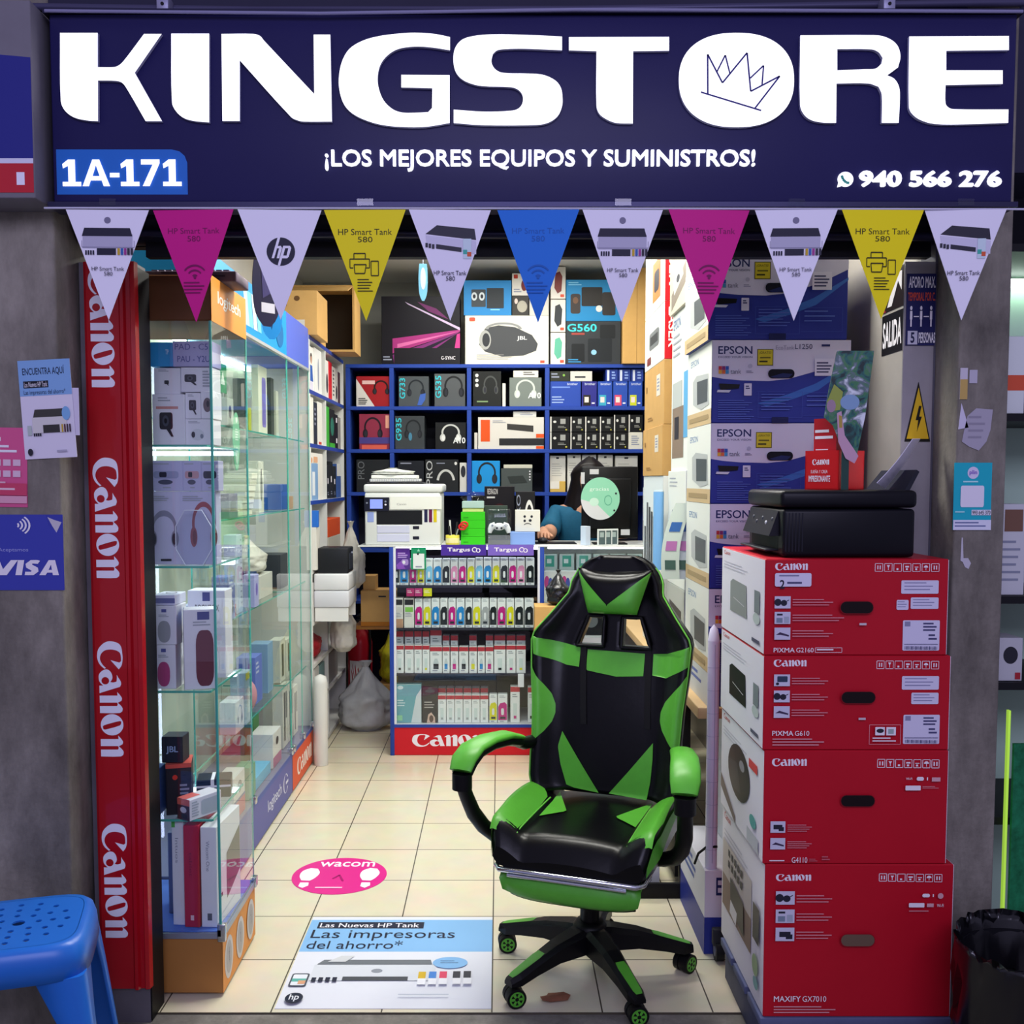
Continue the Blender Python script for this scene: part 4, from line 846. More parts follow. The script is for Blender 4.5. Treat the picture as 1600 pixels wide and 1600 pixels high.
def spatch(name, pts, m, o=.003, rows=18, cols=6):
    mb = MB(); ys = [p[1] for p in pts]; y0, y1 = min(ys) + 1e-5, max(ys) - 1e-5; V_ = []; F_ = []
    for j in range(rows + 1):
        y = y0 + (y1 - y0) * j / rows; r = xat(pts, y)
        for i in range(cols + 1): x = r[0] + (r[1] - r[0]) * i / cols; V_.append((x, y, seatz(x, y) + o))
    for j in range(rows):
        for i in range(cols): F_.append((j * (cols + 1) + i, j * (cols + 1) + i + 1, (j + 1) * (cols + 1) + i + 1, (j + 1) * (cols + 1) + i))
    mb.add(V_, F_, m, True); cb(name, mb)
for sx in (-1, 1):
    spatch('seat_triangle', [(sx * .148, .19), (sx * .072, .0), (sx * .142, -.045)], GRN)
    spatch('bolster_panel', [(sx * .160, SF + .02), (sx * .152, -.08), (sx * .160, .10), (sx * .19, .14), (sx * .228, .10), (sx * .232, -.10), (sx * .226, SF + .02)], GRN, rows=24, cols=8)
    mb = MB(); V_ = []
    for j in range(15):
        y = SF + .004 + (.36) * j / 14; zt_ = seatz(SW * .985, y) - .004; wd = SW * (1 - .10 * max(0, 1 - (y - SF) / (SB - SF) * NY / 6) ** 2); V_ += [(sx * (wd + .003), y, zt_), (sx * (wd + .001), y, zt_ - (zt_ - .40) * (.75 - .5 * (j / 14)))]
    mb.add(V_, [(2 * j, 2 * j + 1, 2 * j + 3, 2 * j + 2) if sx < 0 else (2 * j, 2 * j + 2, 2 * j + 3, 2 * j + 1) for j in range(14)], GRN, True); cb('bolster_side', mb)
    mb = MB(); mb.tube([(sx * .155, SF + .012 + .44 * k / 14, seatz(.155, SF + .012 + .44 * k / 14) + .001) for k in range(12)], .0025, M('#6bbf48', .4), 6); cb('seat_piping', mb)
# footrest folded under the front edge
mb = MB(); rr_ = []
for k, (zz_, yy, ww) in enumerate(((.372, -.245, .195), (.350, -.262, .198), (.318, -.258, .19), (.300, -.235, .172), (.296, -.10, .165), (.372, -.09, .19))):
    rr_.append([(ww * (-1 + 2 * i / 16), yy + .03 * abs(-1 + 2 * i / 16) ** 4, zz_) for i in range(17)])
mb.add([p for r in rr_ for p in r], [(j * 17 + i, (j + 1) * 17 + i, (j + 1) * 17 + i + 1, j * 17 + i + 1) for j in range(5) for i in range(16)] + [tuple(j * 17 for j in range(6)), tuple(j * 17 + 16 for j in reversed(range(6)))], GRN, True)
cb('footrest', mb)
mb = MB(); mb.tube([(.175 * (-1 + 2 * i / 16), -.222 + .03 * abs(-1 + 2 * i / 16) ** 4, .2985) for i in range(17)], .006, BLK, 6); cb('footrest_underside', mb)
mb = MB(); mb.tube([(-.205, -.10, .385), (-.205, -.235, .385), (-.19, -.256, .385), (.19, -.256, .385), (.205, -.235, .385), (.205, -.10, .385)], .008, CHR, 10); mb.tube([(-.165, -.258, .372), (.165, -.258, .372)], .005, CHR, 8); cb('chrome_rail', mb)
# mechanism, column
mb = MB(); mb.box((-.09, -.12, .345), (.09, .12, .376), PLA, .006); mb.cyl((0, 0, .30), (0, 0, .35), .04, PLA); cb('tilt_mechanism', mb)
mb = MB(); mb.tube([(.06, .02, .35), (.16, .03, .35), (.20, .035, .345)], .006, PLA); mb.ball((.205, .035, .345), (.02, .01, .009), PLA, 10); cb('tilt_lever', mb)
mb = MB(); mb.cyl((0, 0, .11), (0, 0, .31), .029, M('#0a0a0d', .35), n=24); mb.cyl((0, 0, .10), (0, 0, .15), .036, PLA, n=24); cb('gas_column', mb)
# armrests
for sx in (-1, 1):
    t = bpy.data.objects.new('armrest', None); COL.objects.link(t); t.parent = CH; t.rotation_euler = (0, 0, K)
    pad = [(sx * .245, .07, .668), (sx * .262, .0, .688), (sx * .285, -.09, .695), (sx * .30, -.17, .690), (sx * .308, -.215, .668), (sx * .31, -.238, .640)]
    rings = []; rb = []
    for k, (x, y, z) in enumerate(pad):
        p = V((x, y, z)); a = V(pad[max(0, k - 1)]); b = V(pad[min(5, k + 1)]); d = (b - a).normalized(); s_ = d.cross(V((0, 0, 1))).normalized(); u = s_.cross(d); w_ = (.026, .034, .038, .040, .040, .034)[k]; h_ = (.008, .013, .014, .015, .015, .010)[k]
        rings.append([p + s_ * (w_ * math.cos(2 * PI * q / 16)) + u * (h_ * math.sin(2 * PI * q / 16)) for q in range(16)])
        rb.append([p - u * .016 + s_ * (w_ * .96 * math.cos(2 * PI * q / 12)) + u * (.016 * math.sin(2 * PI * q / 12)) for q in range(12)])
    m2 = MB(); m2.loft(rings, GRN); m2.build('arm_pad', t)
    m2 = MB(); m2.loft(rb, PLA)
    m2.build('pad_base', t)
    m2 = MB(); m2.cyl((sx * .31, -.225, .585), (sx * .31, -.225, .63), .028, PLA, n=20)
    m2.tube([(sx * .31, -.225, .60), (sx * .306, -.20, .555), (sx * .30, -.165, .50), (sx * .285, -.125, .45), (sx * .262, -.09, .415), (sx * .225, -.06, .395), (sx * .14, -.03, .372)], [.02, .021, .022, .022, .022, .02, .018], PLA, 12)
    m2.tube([(sx * .246, .06, .655), (sx * .238, .10, .640), (sx * .225, .155, .635), (sx * .215, .20, .635)], [.018, .02, .02, .016], PLA, 10); m2.build('arm_bracket', t)
# star base: measured leg headings in the room
for deg in (4, 75, 148, 218, 291):
    a = math.radians(deg); d = V((math.cos(a), math.sin(a), 0)); s_ = V((-d.y, d.x, 0)); Z = V((0, 0, 1))
    t = bpy.data.objects.new('base_leg', None); COL.objects.link(t); t.parent = CH
    sec = [(.0, .040, .155, .085), (.06, .036, .150, .085), (.14, .029, .135, .085), (.22, .025, .110, .072), (.275, .024, .092, .060), (.305, .016, .082, .062)]
    m2 = MB(); m2.loft([[d * r + s_ * (w_ * q) + Z * z for q, z in ((-1, lo), (1, lo), (1, hi - .012), (.6, hi), (-.6, hi), (-1, hi - .012))] for r, w_, hi, lo in sec], PLA, True, False); m2.build('spoke', t)
    m2 = MB(); q = [(.185, .013), (.205, .016), (.285, .0125), (.297, .009)]
    hz = lambda r: lerp_tab([(x[0], x[2]) for x in sec], r) + .0012
    m2.add([d * r + s_ * w_ + Z * hz(r) for r, w_ in q] + [d * r - s_ * w_ + Z * hz(r) for r, w_ in q], [(i, i + 1, 5 + i, 4 + i) for i in range(3)][::1], GRN); m2.build('green_inset', t)
    ca = a + {4: -.9, 75: .5, 148: 2.2, 218: 1.2, 291: -.2}[deg]; ax = V((math.cos(ca), math.sin(ca), 0)); c = d * .283 + Z * .0275
    if (c + ax).y > c.y: ax = -ax
    w = bpy.data.objects.new('castor', None); COL.objects.link(w); w.parent = CH
    m2 = MB(); m2.cyl(c + Z * .02, c + Z * .045, .009, PLA, n=10)
    for sg in (-1, 1): m2.cyl(c + ax * sg * .008, c + ax * sg * .024, .0275, M('#0c0c0e', .5), n=24)
    m2.cyl(c - ax * .007, c + ax * .007, .026, PLA, n=16); m2.build('wheel', w)
    m2 = MB(); o = c + ax * .0245; u = ax.cross(Z)
    for k in range(6):
        an = PI / 3 * k; m2.poly([o + (u * math.cos(an + da) + Z * math.sin(an + da)) * r for r, da in ((.006, -.5), (.019, -.22), (.019, .22), (.006, .5))], GRN)
    ring = [[o + (u * math.cos(2 * PI * k / 24) + Z * math.sin(2 * PI * k / 24)) * r for k in range(24)] for r in (.0165, .021)]
    m2.add(ring[0] + ring[1], [(k, (k + 1) % 24, 24 + (k + 1) % 24, 24 + k) for k in range(24)], GRN); m2.build('hub_cap', w)
mb = MB(); mb.lathe([(.0, .075), (.045, .078), (.052, .10), (.05, .15), (.038, .165), (.0, .166)], PLA, n=24); cb('base_hub', mb)
# =============== right hand stacks ===============
CRED = M('#bd1428', .42, noise=.03, scale=6); CW = M('#f3eff6', .5); SLOT = M('#15090c', .7)
BY = 2.40
def care(F, x0, y0, x1, y1):
    n = 7; w = (x1 - x0) / n
    for k in range(n):
        a = x0 + k * w; F.line([(a, y0), (a + w * .82, y0), (a + w * .82, y1), (a, y1), (a, y0)], 3.2, CW)
        F.mb.poly  # frames are filled with a different mark each
        cx = a + w * .41; h = y1 - y0
        if k in (0, 6): F.rect(cx - 11, y0 + h * .25, cx - 4, y1 - h * .25, CW).rect(cx + 4, y0 + h * .25, cx + 11, y1 - h * .25, CW)
        elif k == 1: F.poly([(cx - 10, y0 + 10), (cx, y0 + h * .6), (cx + 10, y0 + 10)], CW).rect(cx - 2, y0 + h * .55, cx + 2, y1 - 8, CW)
        elif k == 5: F.poly(arc(cx, y0 + h * .5, 14, 14, 180, 360, 10), CW).rect(cx - 1.5, y0 + h * .45, cx + 1.5, y1 - 8, CW)
        else: F.rect(cx - 12, y0 + h * (.3 + .1 * (k % 3)), cx + 12, y0 + h * .5, CW).rect(cx - 8, y1 - h * .4, cx + 4, y1 - 8, CW)
def pic(F, x0, y0, x1, y1, k):
    F.rect(x0, y0, x1, y1, M('#cfd0e2', .5)); cx, cy = (x0 + x1) / 2, (y0 + y1) / 2; w, h = x1 - x0, y1 - y0; d = M('#2a2b38', .5)
    if k == 0: F.ell(x0 + w * .2, cy, w * .22, h * .3, d).ell(x0 + w * .58, cy + h * .05, w * .2, h * .25, d).line([(x0 + w * .6, cy), (x1 - w * .1, y0 + h * .3)], 4, d)
    elif k == 1: F.rect(x0 + w * .15, y0 + h * .15, x0 + w * .5, y0 + h * .3, d).rect(x0 + w * .12, y0 + h * .5, x0 + w * .5, y1 - h * .1, M('#7f8fa0', .5)).rect(x0 + w * .6, y0 + h * .4, x0 + w * .9, y1 - h * .1, M('#a9b4c2', .5))
    elif k == 2: F.poly([(x0 + w * .1, cy + h * .1), (x0 + w * .35, cy - h * .12), (x1 - w * .08, cy + h * .12), (x1 - w * .1, cy + h * .25), (x0 + w * .4, cy + h * .1)], M('#453a55', .5))
    elif k == 3: F.rr(x0 + w * .2, y0 + h * .15, x1 - w * .15, y0 + h * .65, 6, M('#35465c', .5)).ell(x0 + w * .22, y1 - h * .2, w * .1, h * .12, d)
    else: F.rect(x0 + w * .2, y0 + h * .3, x1 - w * .2, cy + h * .2, d).rect(x0 + w * .55, cy, x1 - w * .1, y1 - h * .15, d)
def slot(F, x0, y0, x1, y1, m=None):
    r = (y1 - y0) / 2 - .5; F.rr(x0 - 3, y0 - 3, x1 + 3, y1 + 3, r, M('#8e1020', .5)).rr(x0, y0, x1, y1, r, m or SLOT)
def left_print(c, kind):
    def f(F):
        F.text('Canon', 6, 3, 22, 8, M('#c0392f', .5)).bars(6, 16, 70, 26, 3, M('#c6c4cf', .5), .3)
        if kind == 0:
            F.poly([(24, 38), (30, 34), (62, 36), (64, 72), (24, 72)], M(c, .45)).line([(32, 55), (58, 60)], .7, M('#d9dade', .5)).rect(80, 36, 91, 60, M('#7d8789', .5)).ell(85, 66, 7, 6, M('#b9c6c2', .5)).rect(76, 88, 92, 92, M('#55556a', .5))
        elif kind == 1:
            F.ell(46, 46, 26, 26, M('#2b2c33', .4)).poly([(20, 42), (42, 38), (52, 64), (30, 66)], M('#3c3e46', .4)).ell(54, 36, 6, 5, M('#8d8f98', .4)).poly([(2, 66), (40, 92), (40, 99), (2, 80)], M('#7a6d68', .5)).rect(70, 20, 88, 28, M('#d2454a', .5)).ell(80, 74, 7, 6, M('#58a7a0', .5)).rect(68, 84, 92, 97, M('#b9bfc6', .5))
        else:
            F.rect(4, 24, 74, 74, M('#c9c1bb', .5)).rect(4, 50, 74, 74, M('#8a7468', .5))
            for k in range(5): F.rect(18 + 8 * k, 27, 23 + 8 * k, 32, DK).rect(18 + 8 * k, 35, 23 + 8 * k, 40, DK)
            F.poly([(26, 44), (58, 48), (60, 70), (28, 66)], M('#2f2d33', .4)).poly([(28, 60), (44, 62), (42, 72), (26, 70)], M('#e4e2e4', .5)).rect(80, 34, 93, 58, M('#3d3a3e', .4)).ell(86, 74, 6, 7, M('#9fb889', .5)).ell(88, 85, 5, 4, M('#7fb3b0', .5))
    return f
def wlabel(x0, y0, x1, y1, big):
    def g(F):
        F.rr(x0, y0, x1, y1, 8, M('#d9d7ec', .45)); w = x1 - x0; h = y1 - y0; t = M('#4a4a72', .5)
        if big:
            F.rect(x0 + w * .05, y0 + h * .04, x0 + w * .2, y0 + h * .2, M('#8d8dac', .5)).bars(x0 + w * .55, y0 + h * .08, x1 - w * .05, y0 + h * .4, 3, t).bars(x0 + w * .7, y0 + h * .46, x1 - w * .05, y0 + h * .7, 2, t)
            F.rect(x0 + w * .04, y0 + h * .78, x1 - w * .04, y0 + h * .80, t)
            for k in range(22): F.rect(x0 + w * (.06 + .04 * k), y0 + h * .85, x0 + w * (.06 + .04 * k + (.012, .024, .018)[k % 3]), y0 + h * .96, t)
        else: F.bars(x0 + w * .08, y0 + h * .15, x1 - w * .08, y0 + h * .9, 3, M('#8c8cae', .5), .3)
    return g
CB = [  # name, picture box of the front, crop frame, left print, art
 ('G2160', 1194, 873, 1479, 1021, (310, 140, 1508, 762)), ('G610', 1192, 1024, 1482, 1170, (305, 775, 1525, 1390)), ('G4110', 1192, 1172, 1478, 1341, (262, 45, 1302, 662)), ('GX7010', 1192, 1350, 1484, 1589, (262, 690, 1325, 1560))]
ztop = [P(1192, b[2], BY).z for b in CB]; zbot = ztop[1:] + [P(1192, 1589, BY).z]
GX = .652
def cart_front(i):
    def f(F):
        tx = lambda s, a, b, c, d: F.text(s, a, b, c, d, CW, .008)
        lines = lambda x, y, w, n=3: F.bars(x, y, x + w, y + 52, n, M('#d98f98', .5), .32)
        if i == 0:
            F.glyphs(CANON, CBX, 372, 165, 585, 212, CW); care(F, 1025, 168, 1448, 218)
            F.rr(368, 228, 606, 315, 12, M('#dddbee', .45)).text('2', 400, 272, 432, 328, M('#2b2b3c', .5), .02).bars(448, 284, 585, 300, 1, M('#55557a', .5), .8).bars(395, 240, 580, 254, 1, M('#8585a5', .5), .6)
            for k, y in ((0, 377), (1, 477), (2, 578)): pic(F, 368, y, 472, y + 78, k); lines(485, y + 18, 290 + 80 * (k == 1))
            tx('PIXMA', 364, 708, 502, 738); F.text('G2160', 512, 708, 625, 738, CW).line([(636, 708), (810, 708), (810, 738), (636, 738), (636, 708)], 2.5, CW).bars(646, 716, 800, 730, 1, CW, .6)
            slot(F, 795, 410, 1008, 486)
            F.rect(920, 548, 966, 562, M('#cdc4cc', .5))
        elif i == 1:
            F.glyphs(CANON, CBX, 366, 800, 580, 846, CW); care(F, 1040, 808, 1450, 858)
            for k, y in ((3, 893), (0, 997), (2, 1098)): pic(F, 366, y, 470, y + 76, k); lines(482, y + 22, 260)
            tx('PIXMA', 358, 1258, 496, 1290); F.text('G610', 506, 1258, 600, 1290, CW).bars(360, 1308, 730, 1365, 3, M('#d9a0a8', .5), .35)
            slot(F, 806, 1004, 1026, 1078); F.rect(920, 1172, 966, 1186, M('#cdc4cc', .5))
            F.line([(992, 1218), (1196, 1218), (1196, 1345), (992, 1345), (992, 1218)], 2.5, M('#e3a5ac', .5)).rect(1030, 1232, 1092, 1286, CW).rect(1102, 1232, 1164, 1286, CW).ell(1062, 1256, 24, 14, DK).rect(1114, 1244, 1150, 1276, M('#9fb4b2', .5)).bars(1012, 1300, 1180, 1336, 2, CW, .4)
        elif i == 2:
            F.glyphs(CANON, CBX, 304, 88, 500, 130, CW); care(F, 900, 92, 1252, 136)
            slot(F, 694, 284, 884, 344)
            for k, y in ((4, 424), (2, 514)): pic(F, 298, y, 382, y + 62, k); F.bars(394, y + 18, 545, y + 62, 4, M('#d98f98', .5), .35)
            F.bars(294, 634, 415, 642, 1, CW, .7).text('G4110', 420, 618, 508, 648, CW).bars(518, 626, 570, 645, 2, M('#c4606c', .5)).bars(590, 612, 640, 640, 2, M('#c4606c', .5))
            F.text('Wi-Fi', 1055, 185, 1090, 198, CW).rr(1115, 182, 1155, 202, 9, CW).rect(1172, 184, 1178, 200, CW).rect(1200, 184, 1248, 206, M('#d8a8b0', .5)).rr(1052, 228, 1138, 254, 4, CW).bars(1148, 232, 1248, 248, 2, M('#d8a0a8', .5), .3)
        else:
            F.glyphs(CANON, CBX, 322, 745, 520, 784, CW); care(F, 904, 742, 1262, 784)
            for k, y in ((0, 836), (1, 938), (4, 1040)): pic(F, 320, y, 426, y + 76, k); lines(436, y + 22, 220)
            slot(F, 690, 1078, 878, 1144, M('#6d5848', .7))
            tx('MAXIFY', 316, 1428, 468, 1460); F.text('GX7010', 478, 1428, 612, 1460, CW).bars(316, 1486, 700, 1534, 3, M('#d9a0a8', .5), .35)
            F.rr(1140, 846, 1182, 866, 9, CW).rect(1198, 848, 1204, 864, CW).ell(1242, 858, 16, 16, M('#d8a8b0', .5)).rr(1065, 898, 1152, 922, 4, CW).rect(1166, 900, 1204, 920, M('#d8a8b0', .5)).text('Wi-Fi', 1222, 902, 1260, 920, CW).bars(1066, 940, 1222, 948, 1, M('#d8a0a8', .5), .5)
    return f
LAB = ['red printer carton with a white two-year warranty sticker, topmost under the black printer', 'red printer carton with a small framed pair of pictures, second from the top', 'red printer carton with two small pictures low down, third from the top', 'tall red printer carton with a tan hand hole, lowest on the low platform']
dx = (0, .004, 0, .006)
for i, (nm, x0, y0, x1, y1, vb) in enumerate(CB):
    a = P(x0, y1, BY).x; b = P(x1, y1, BY).x; h = ztop[i] - zbot[i] - .001; w = b - a; D = .465
    t = thing('printer_carton', LAB[i], 'box', (a + w / 2, BY + D / 2, zbot[i]), 0, 'red printer cartons in the front stack')
    mb = MB(); mb.box((-w / 2, -D / 2, 0), (w / 2, D / 2, h), CRED, .0025, 1); mb.box((-w / 2 - .0006, -D / 2 + .004, .003), (-w / 2 + .001, D / 2 - .002, h - .003), M('#e6e4ee', .45)); mb.box((w / 2 - .001, -D / 2 + .002, .002), (w / 2 + .0006, D / 2, h - .002), M('#e6e4ee', .45)); cart_front(i)(Face(mb, (-w / 2, -D / 2, 0), (w, 0, 0), (0, 0, h), vb)); left_print('#8f9593' if i == 0 else '#202126', (0, 0, 1, 2)[i])(Face(mb, (-w / 2 - .0008, D / 2, 0), (0, -D, 0), (0, 0, h), (0, 0, 100, 100))); mb.build('carton_body', t)
    for g in ([wlabel(1198, 276, 1442, 362, 0), wlabel(1262, 386, 1444, 460, 0), wlabel(1170, 402, 1248, 466, 0), wlabel(1215, 534, 1456, 730, 1)], [wlabel(1206, 906, 1448, 994, 0), wlabel(1270, 1014, 1448, 1088, 0), wlabel(1222, 1158, 1460, 1348, 1)], [], [])[i]:
        mb = MB(); F = Face(mb, (-w / 2, -D / 2 - .0012, 0), (w, 0, 0), (0, 0, h), vb); g(F); mb.build('paper_label', t)
# low platform below the stack
zb4 = zbot[3]
t = thing('pallet', 'low blue grey wooden platform under the red printer cartons', 'pallet', (GX + .225, BY + .22, 0))
for k in range(3): m_ = MB(); m_.box((-.235, -.225 + .155 * k, zb4 - .022), (.235, -.225 + .155 * k + .13, zb4 - .0005), M('#5b6385', .6, noise=.1, scale=10), .002); m_.build('deck_board', t)
for k in (-1, 0, 1): m_ = MB(); m_.box((-.03 + .19 * k, -.22, 0), (.03 + .19 * k, .22, zb4 - .0225), M('#474d68', .6, noise=.1, scale=10), .002); m_.build('runner', t)
# ---------- black printer on the stack ----------
zp = ztop[0] + .0005
t = thing('inkjet_printer', 'black inkjet printer with its control panel turned sideways, on the red carton stack', 'printer', (.845, 2.60, zp)); PB1 = M('#0c0d14', .38, noise=.08, scale=20); PB2 = M('#1c1e26', .4)
def pp(name, mb): return mb.build(name, t)
X0, X1, Y0, Y1, HP = -.163, .165, -.165, .165, .163
pp('printer_body', MB().box((X0 + .006, Y0, .0), (X1, Y1, .118), PB1, .01, 3)); pp('scanner_lid', MB().box((X0, Y0 - .002, .120), (X1 + .004, Y1, HP), PB1, .012, 3))
mb = MB(); mb.add([(X0 + .004, Y0 + .035, .112), (X0 + .004, Y1 - .03, .112), (X0 - .018, Y1 - .03, .05), (X0 - .018, Y0 + .035, .05), (X0 + .01, Y0 + .035, .05), (X0 + .01, Y1 - .03, .05)], [(0, 3, 2, 1), (0, 4, 3), (1, 2, 5), (3, 4, 5, 2)], PB2)
for k in range(5): mb.ball((X0 - .003 - .0035 * (k % 2), Y0 + .06 + .045 * k, .09 - .01 * (k % 2)), (.004, .007, .006), M('#c9cbd4' if k == 1 else '#4a4d58', .4), 8)
pp('control_panel', mb)
pp('output_tray', MB().box((X0 - .026, Y0 + .04, .012), (X0 + .012, Y1 - .035, .018), PB2, .003).box((X0 + .0055, Y0 + .04, .018), (X0 + .0062, Y1 - .035, .048), M('#050507', .6)))
mb = MB()
for k in range(6): mb.box((X0 + .012 + .008 * k, Y0 - .0012, .014), (X0 + .015 + .008 * k, Y0 + .002, .108), M('#1d1f28', .4))
pp('vent_slots', mb)
mb = MB(); mb.add([(X1 - .02, Y0 + .02, HP), (X1 - .02, Y1 - .05, HP), (X1 + .02, Y1 - .05, HP + .05), (X1 + .02, Y0 + .05, HP + .05), (X1 - .01, Y0 + .02, HP - .004), (X1 - .01, Y1 - .05, HP - .004), (X1 + .027, Y1 - .05, HP + .045), (X1 + .027, Y0 + .05, HP + .045)], [(0, 3, 2, 1), (4, 5, 6, 7), (0, 4, 7, 3), (1, 2, 6, 5), (2, 3, 7, 6)], M('#23252e', .4)); pp('rear_paper_support', mb)
a = P(1370, 757, 2.45); b = P(1410, 766, 2.45); c = P(1467, 685, 2.45); d = P(1426, 688, 2.45)
mb = MB(); n = 8
for o_ in (0, .0012):
    pass
rows = []
for k in range(n + 1):
    s = k / n; bow = -.003 * math.sin(PI * s); l = a.lerp(d, s); r = b.lerp(c, s); l.z += .004; r.z += .004; rows.append([(l.x - bow, 2.452, l.z + bow), (r.x - bow, 2.56, r.z + bow * .6), (r.x - bow + .001, 2.56, r.z + bow * .6 - .001), (l.x - bow + .001, 2.452, l.z + bow - .001)])
mb.loft(rows, M('#eceaf8', .5), True, False); o = mb.build('paper_sheet'); tag(o, 'white paper sheets standing in the rear feed of the black printer', 'paper')
# ---------- brochure holder and jungle card on the printer ----------
zq = zp + HP + .0005
t = thing('brochure_holder', 'red cardboard brochure holder with white camera maker lettering, on the black printer', 'holder', (.852, 2.56, zq), math.radians(36)); RD = M('#d21a20', .4)
mb = MB(); w, d, h = .105, .10, .098
mb.box((-w / 2, -d / 2, 0), (w / 2, -d / 2 + .003, h), RD).box((-w / 2, d / 2 - .003, 0), (w / 2, d / 2, h * .86), RD).box((-w / 2, -d / 2, 0), (-w / 2 + .003, d / 2, h), RD).box((w / 2 - .003, -d / 2, 0), (w / 2, d / 2, h * .9), RD).box((-w / 2, -d / 2, 0), (w / 2, d / 2, .003), RD); mb.build('box_tray', t)
mb = MB(); F = Face(mb, (-w / 2, d / 2, 0), (0, -d, 0), (0, 0, h), (0, 0, 100, 100)); F.glyphs(CANON, CBX, 22, 22, 72, 37, CW).text('SUEÑA Y CREA', 18, 48, 68, 58, CW).text('IMPRESIONANTE', 12, 64, 76, 80, CW, .02); mb.build('lettering', t)
mb = MB(); mb.box((-.045, -.012, .004), (.045, -.009, .178), M('#a5101c', .4)).box((-.046, -.036, .004), (-.043, .03, .178), M('#c2202c', .42))
F = Face(mb, (-.046, .03, .004), (0, -.066, 0), (0, 0, .174), (0, 0, 100, 100)); F.bars(6, 16, 94, 34, 2, CW, .45).bars(10, 44, 90, 52, 2, CW, .3).rect(0, 58, 100, 100, M('#d7e2dc', .5)).ell(74, 72, 15, 13, M('#3a2622', .5)).ell(74, 76, 9, 8, M('#d9a890', .5)).poly([(56, 100), (62, 84), (88, 84), (94, 100)], M('#2f6b4d', .5)).ell(24, 82, 16, 12, M('#6b8f5a', .5))
F = Face(mb, (-.045, -.0122, .004), (.09, 0, 0), (0, 0, .174), (0, 0, 100, 100)); F.bars(4, 6, 96, 12, 1, CW, .5)
for k in range(6): F.rect(10 + 15 * k, 14, 13 + 15 * k, 18, CW)
mb.build('header_card', t)
jm = bpy.data.materials.new('jungle_print'); jm.use_nodes = True; nt = jm.node_tree; bs = nt.nodes['Principled BSDF']; tc = nt.nodes.new('ShaderNodeTexCoord'); ns = nt.nodes.new('ShaderNodeTexNoise'); ns.inputs['Scale'].default_value = 26; ns.inputs['Detail'].default_value = 8; ns.inputs['Distortion'].default_value = 1.2
cr = nt.nodes.new('ShaderNodeValToRGB'); e = cr.color_ramp.elements; e[0].position = .36; e[0].color = lin('#0e2a2c'); e[1].position = .68; e[1].color = lin('#dfe7ee')
for ps, c_ in ((.45, '#1f6560'), (.52, '#3f7d4a'), (.58, '#5d6f7a')): q = cr.color_ramp.elements.new(ps); q.color = lin(c_)
nt.links.new(tc.outputs['Object'], ns.inputs['Vector']); nt.links.new(ns.outputs['Fac'], cr.inputs[0]); nt.links.new(cr.outputs[0], bs.inputs['Base Color']); bs.inputs['Roughness'].default_value = .4
jy = 2.474
J = [(1308, 548), (1366, 548), (1352, 650), (1338, 716), (1322, 716), (1302, 665), (1288, 652), (1292, 628), (1296, 605)]
pts = [P(x, y, jy) for x, y in J]; mb = MB(); n = len(pts); pts = pts[::-1]
mb.add([(p.x, jy, p.z) for p in pts] + [(p.x, jy + .004, p.z) for p in pts], [tuple(range(n)), tuple(range(2 * n - 1, n - 1, -1))] + [(k, n + k, n + (k + 1) % n, (k + 1) % n) for k in range(n)], jm)
o = P(1280, 760, jy); F = Face(mb, (o.x, jy, o.z), (P(1370, 760, jy).x - o.x, 0, 0), (0, 0, P(1280, 545, jy).z - o.z), (1280, 545, 1370, 760))
F.poly([(1300, 600), (1314, 612), (1310, 640), (1296, 642), (1289, 628)], M('#9aa84e', .45)).ell(1325, 628, 15, 12, M('#86a7c9', .45)).ell(1296, 634, 7, 10, M('#a58a9c', .45)).poly([(1305, 645), (1312, 642), (1318, 680), (1340, 712), (1334, 724), (1320, 716), (1308, 690)], M('#caa2b8', .45)).poly([(1308, 648), (1313, 650), (1314, 668), (1309, 668)], M('#b59a4a', .45))
jb = P(1320, 716, jy); mb.box((jb.x - .006, jy + .004, zq), (jb.x + .012, jy + .007, jb.z + .03), M('#2a4a44', .5)); tag(mb.build('standee_card'), 'tall printed cardboard cutout of a bright bird in jungle leaves beside the brochure holder', 'display card')
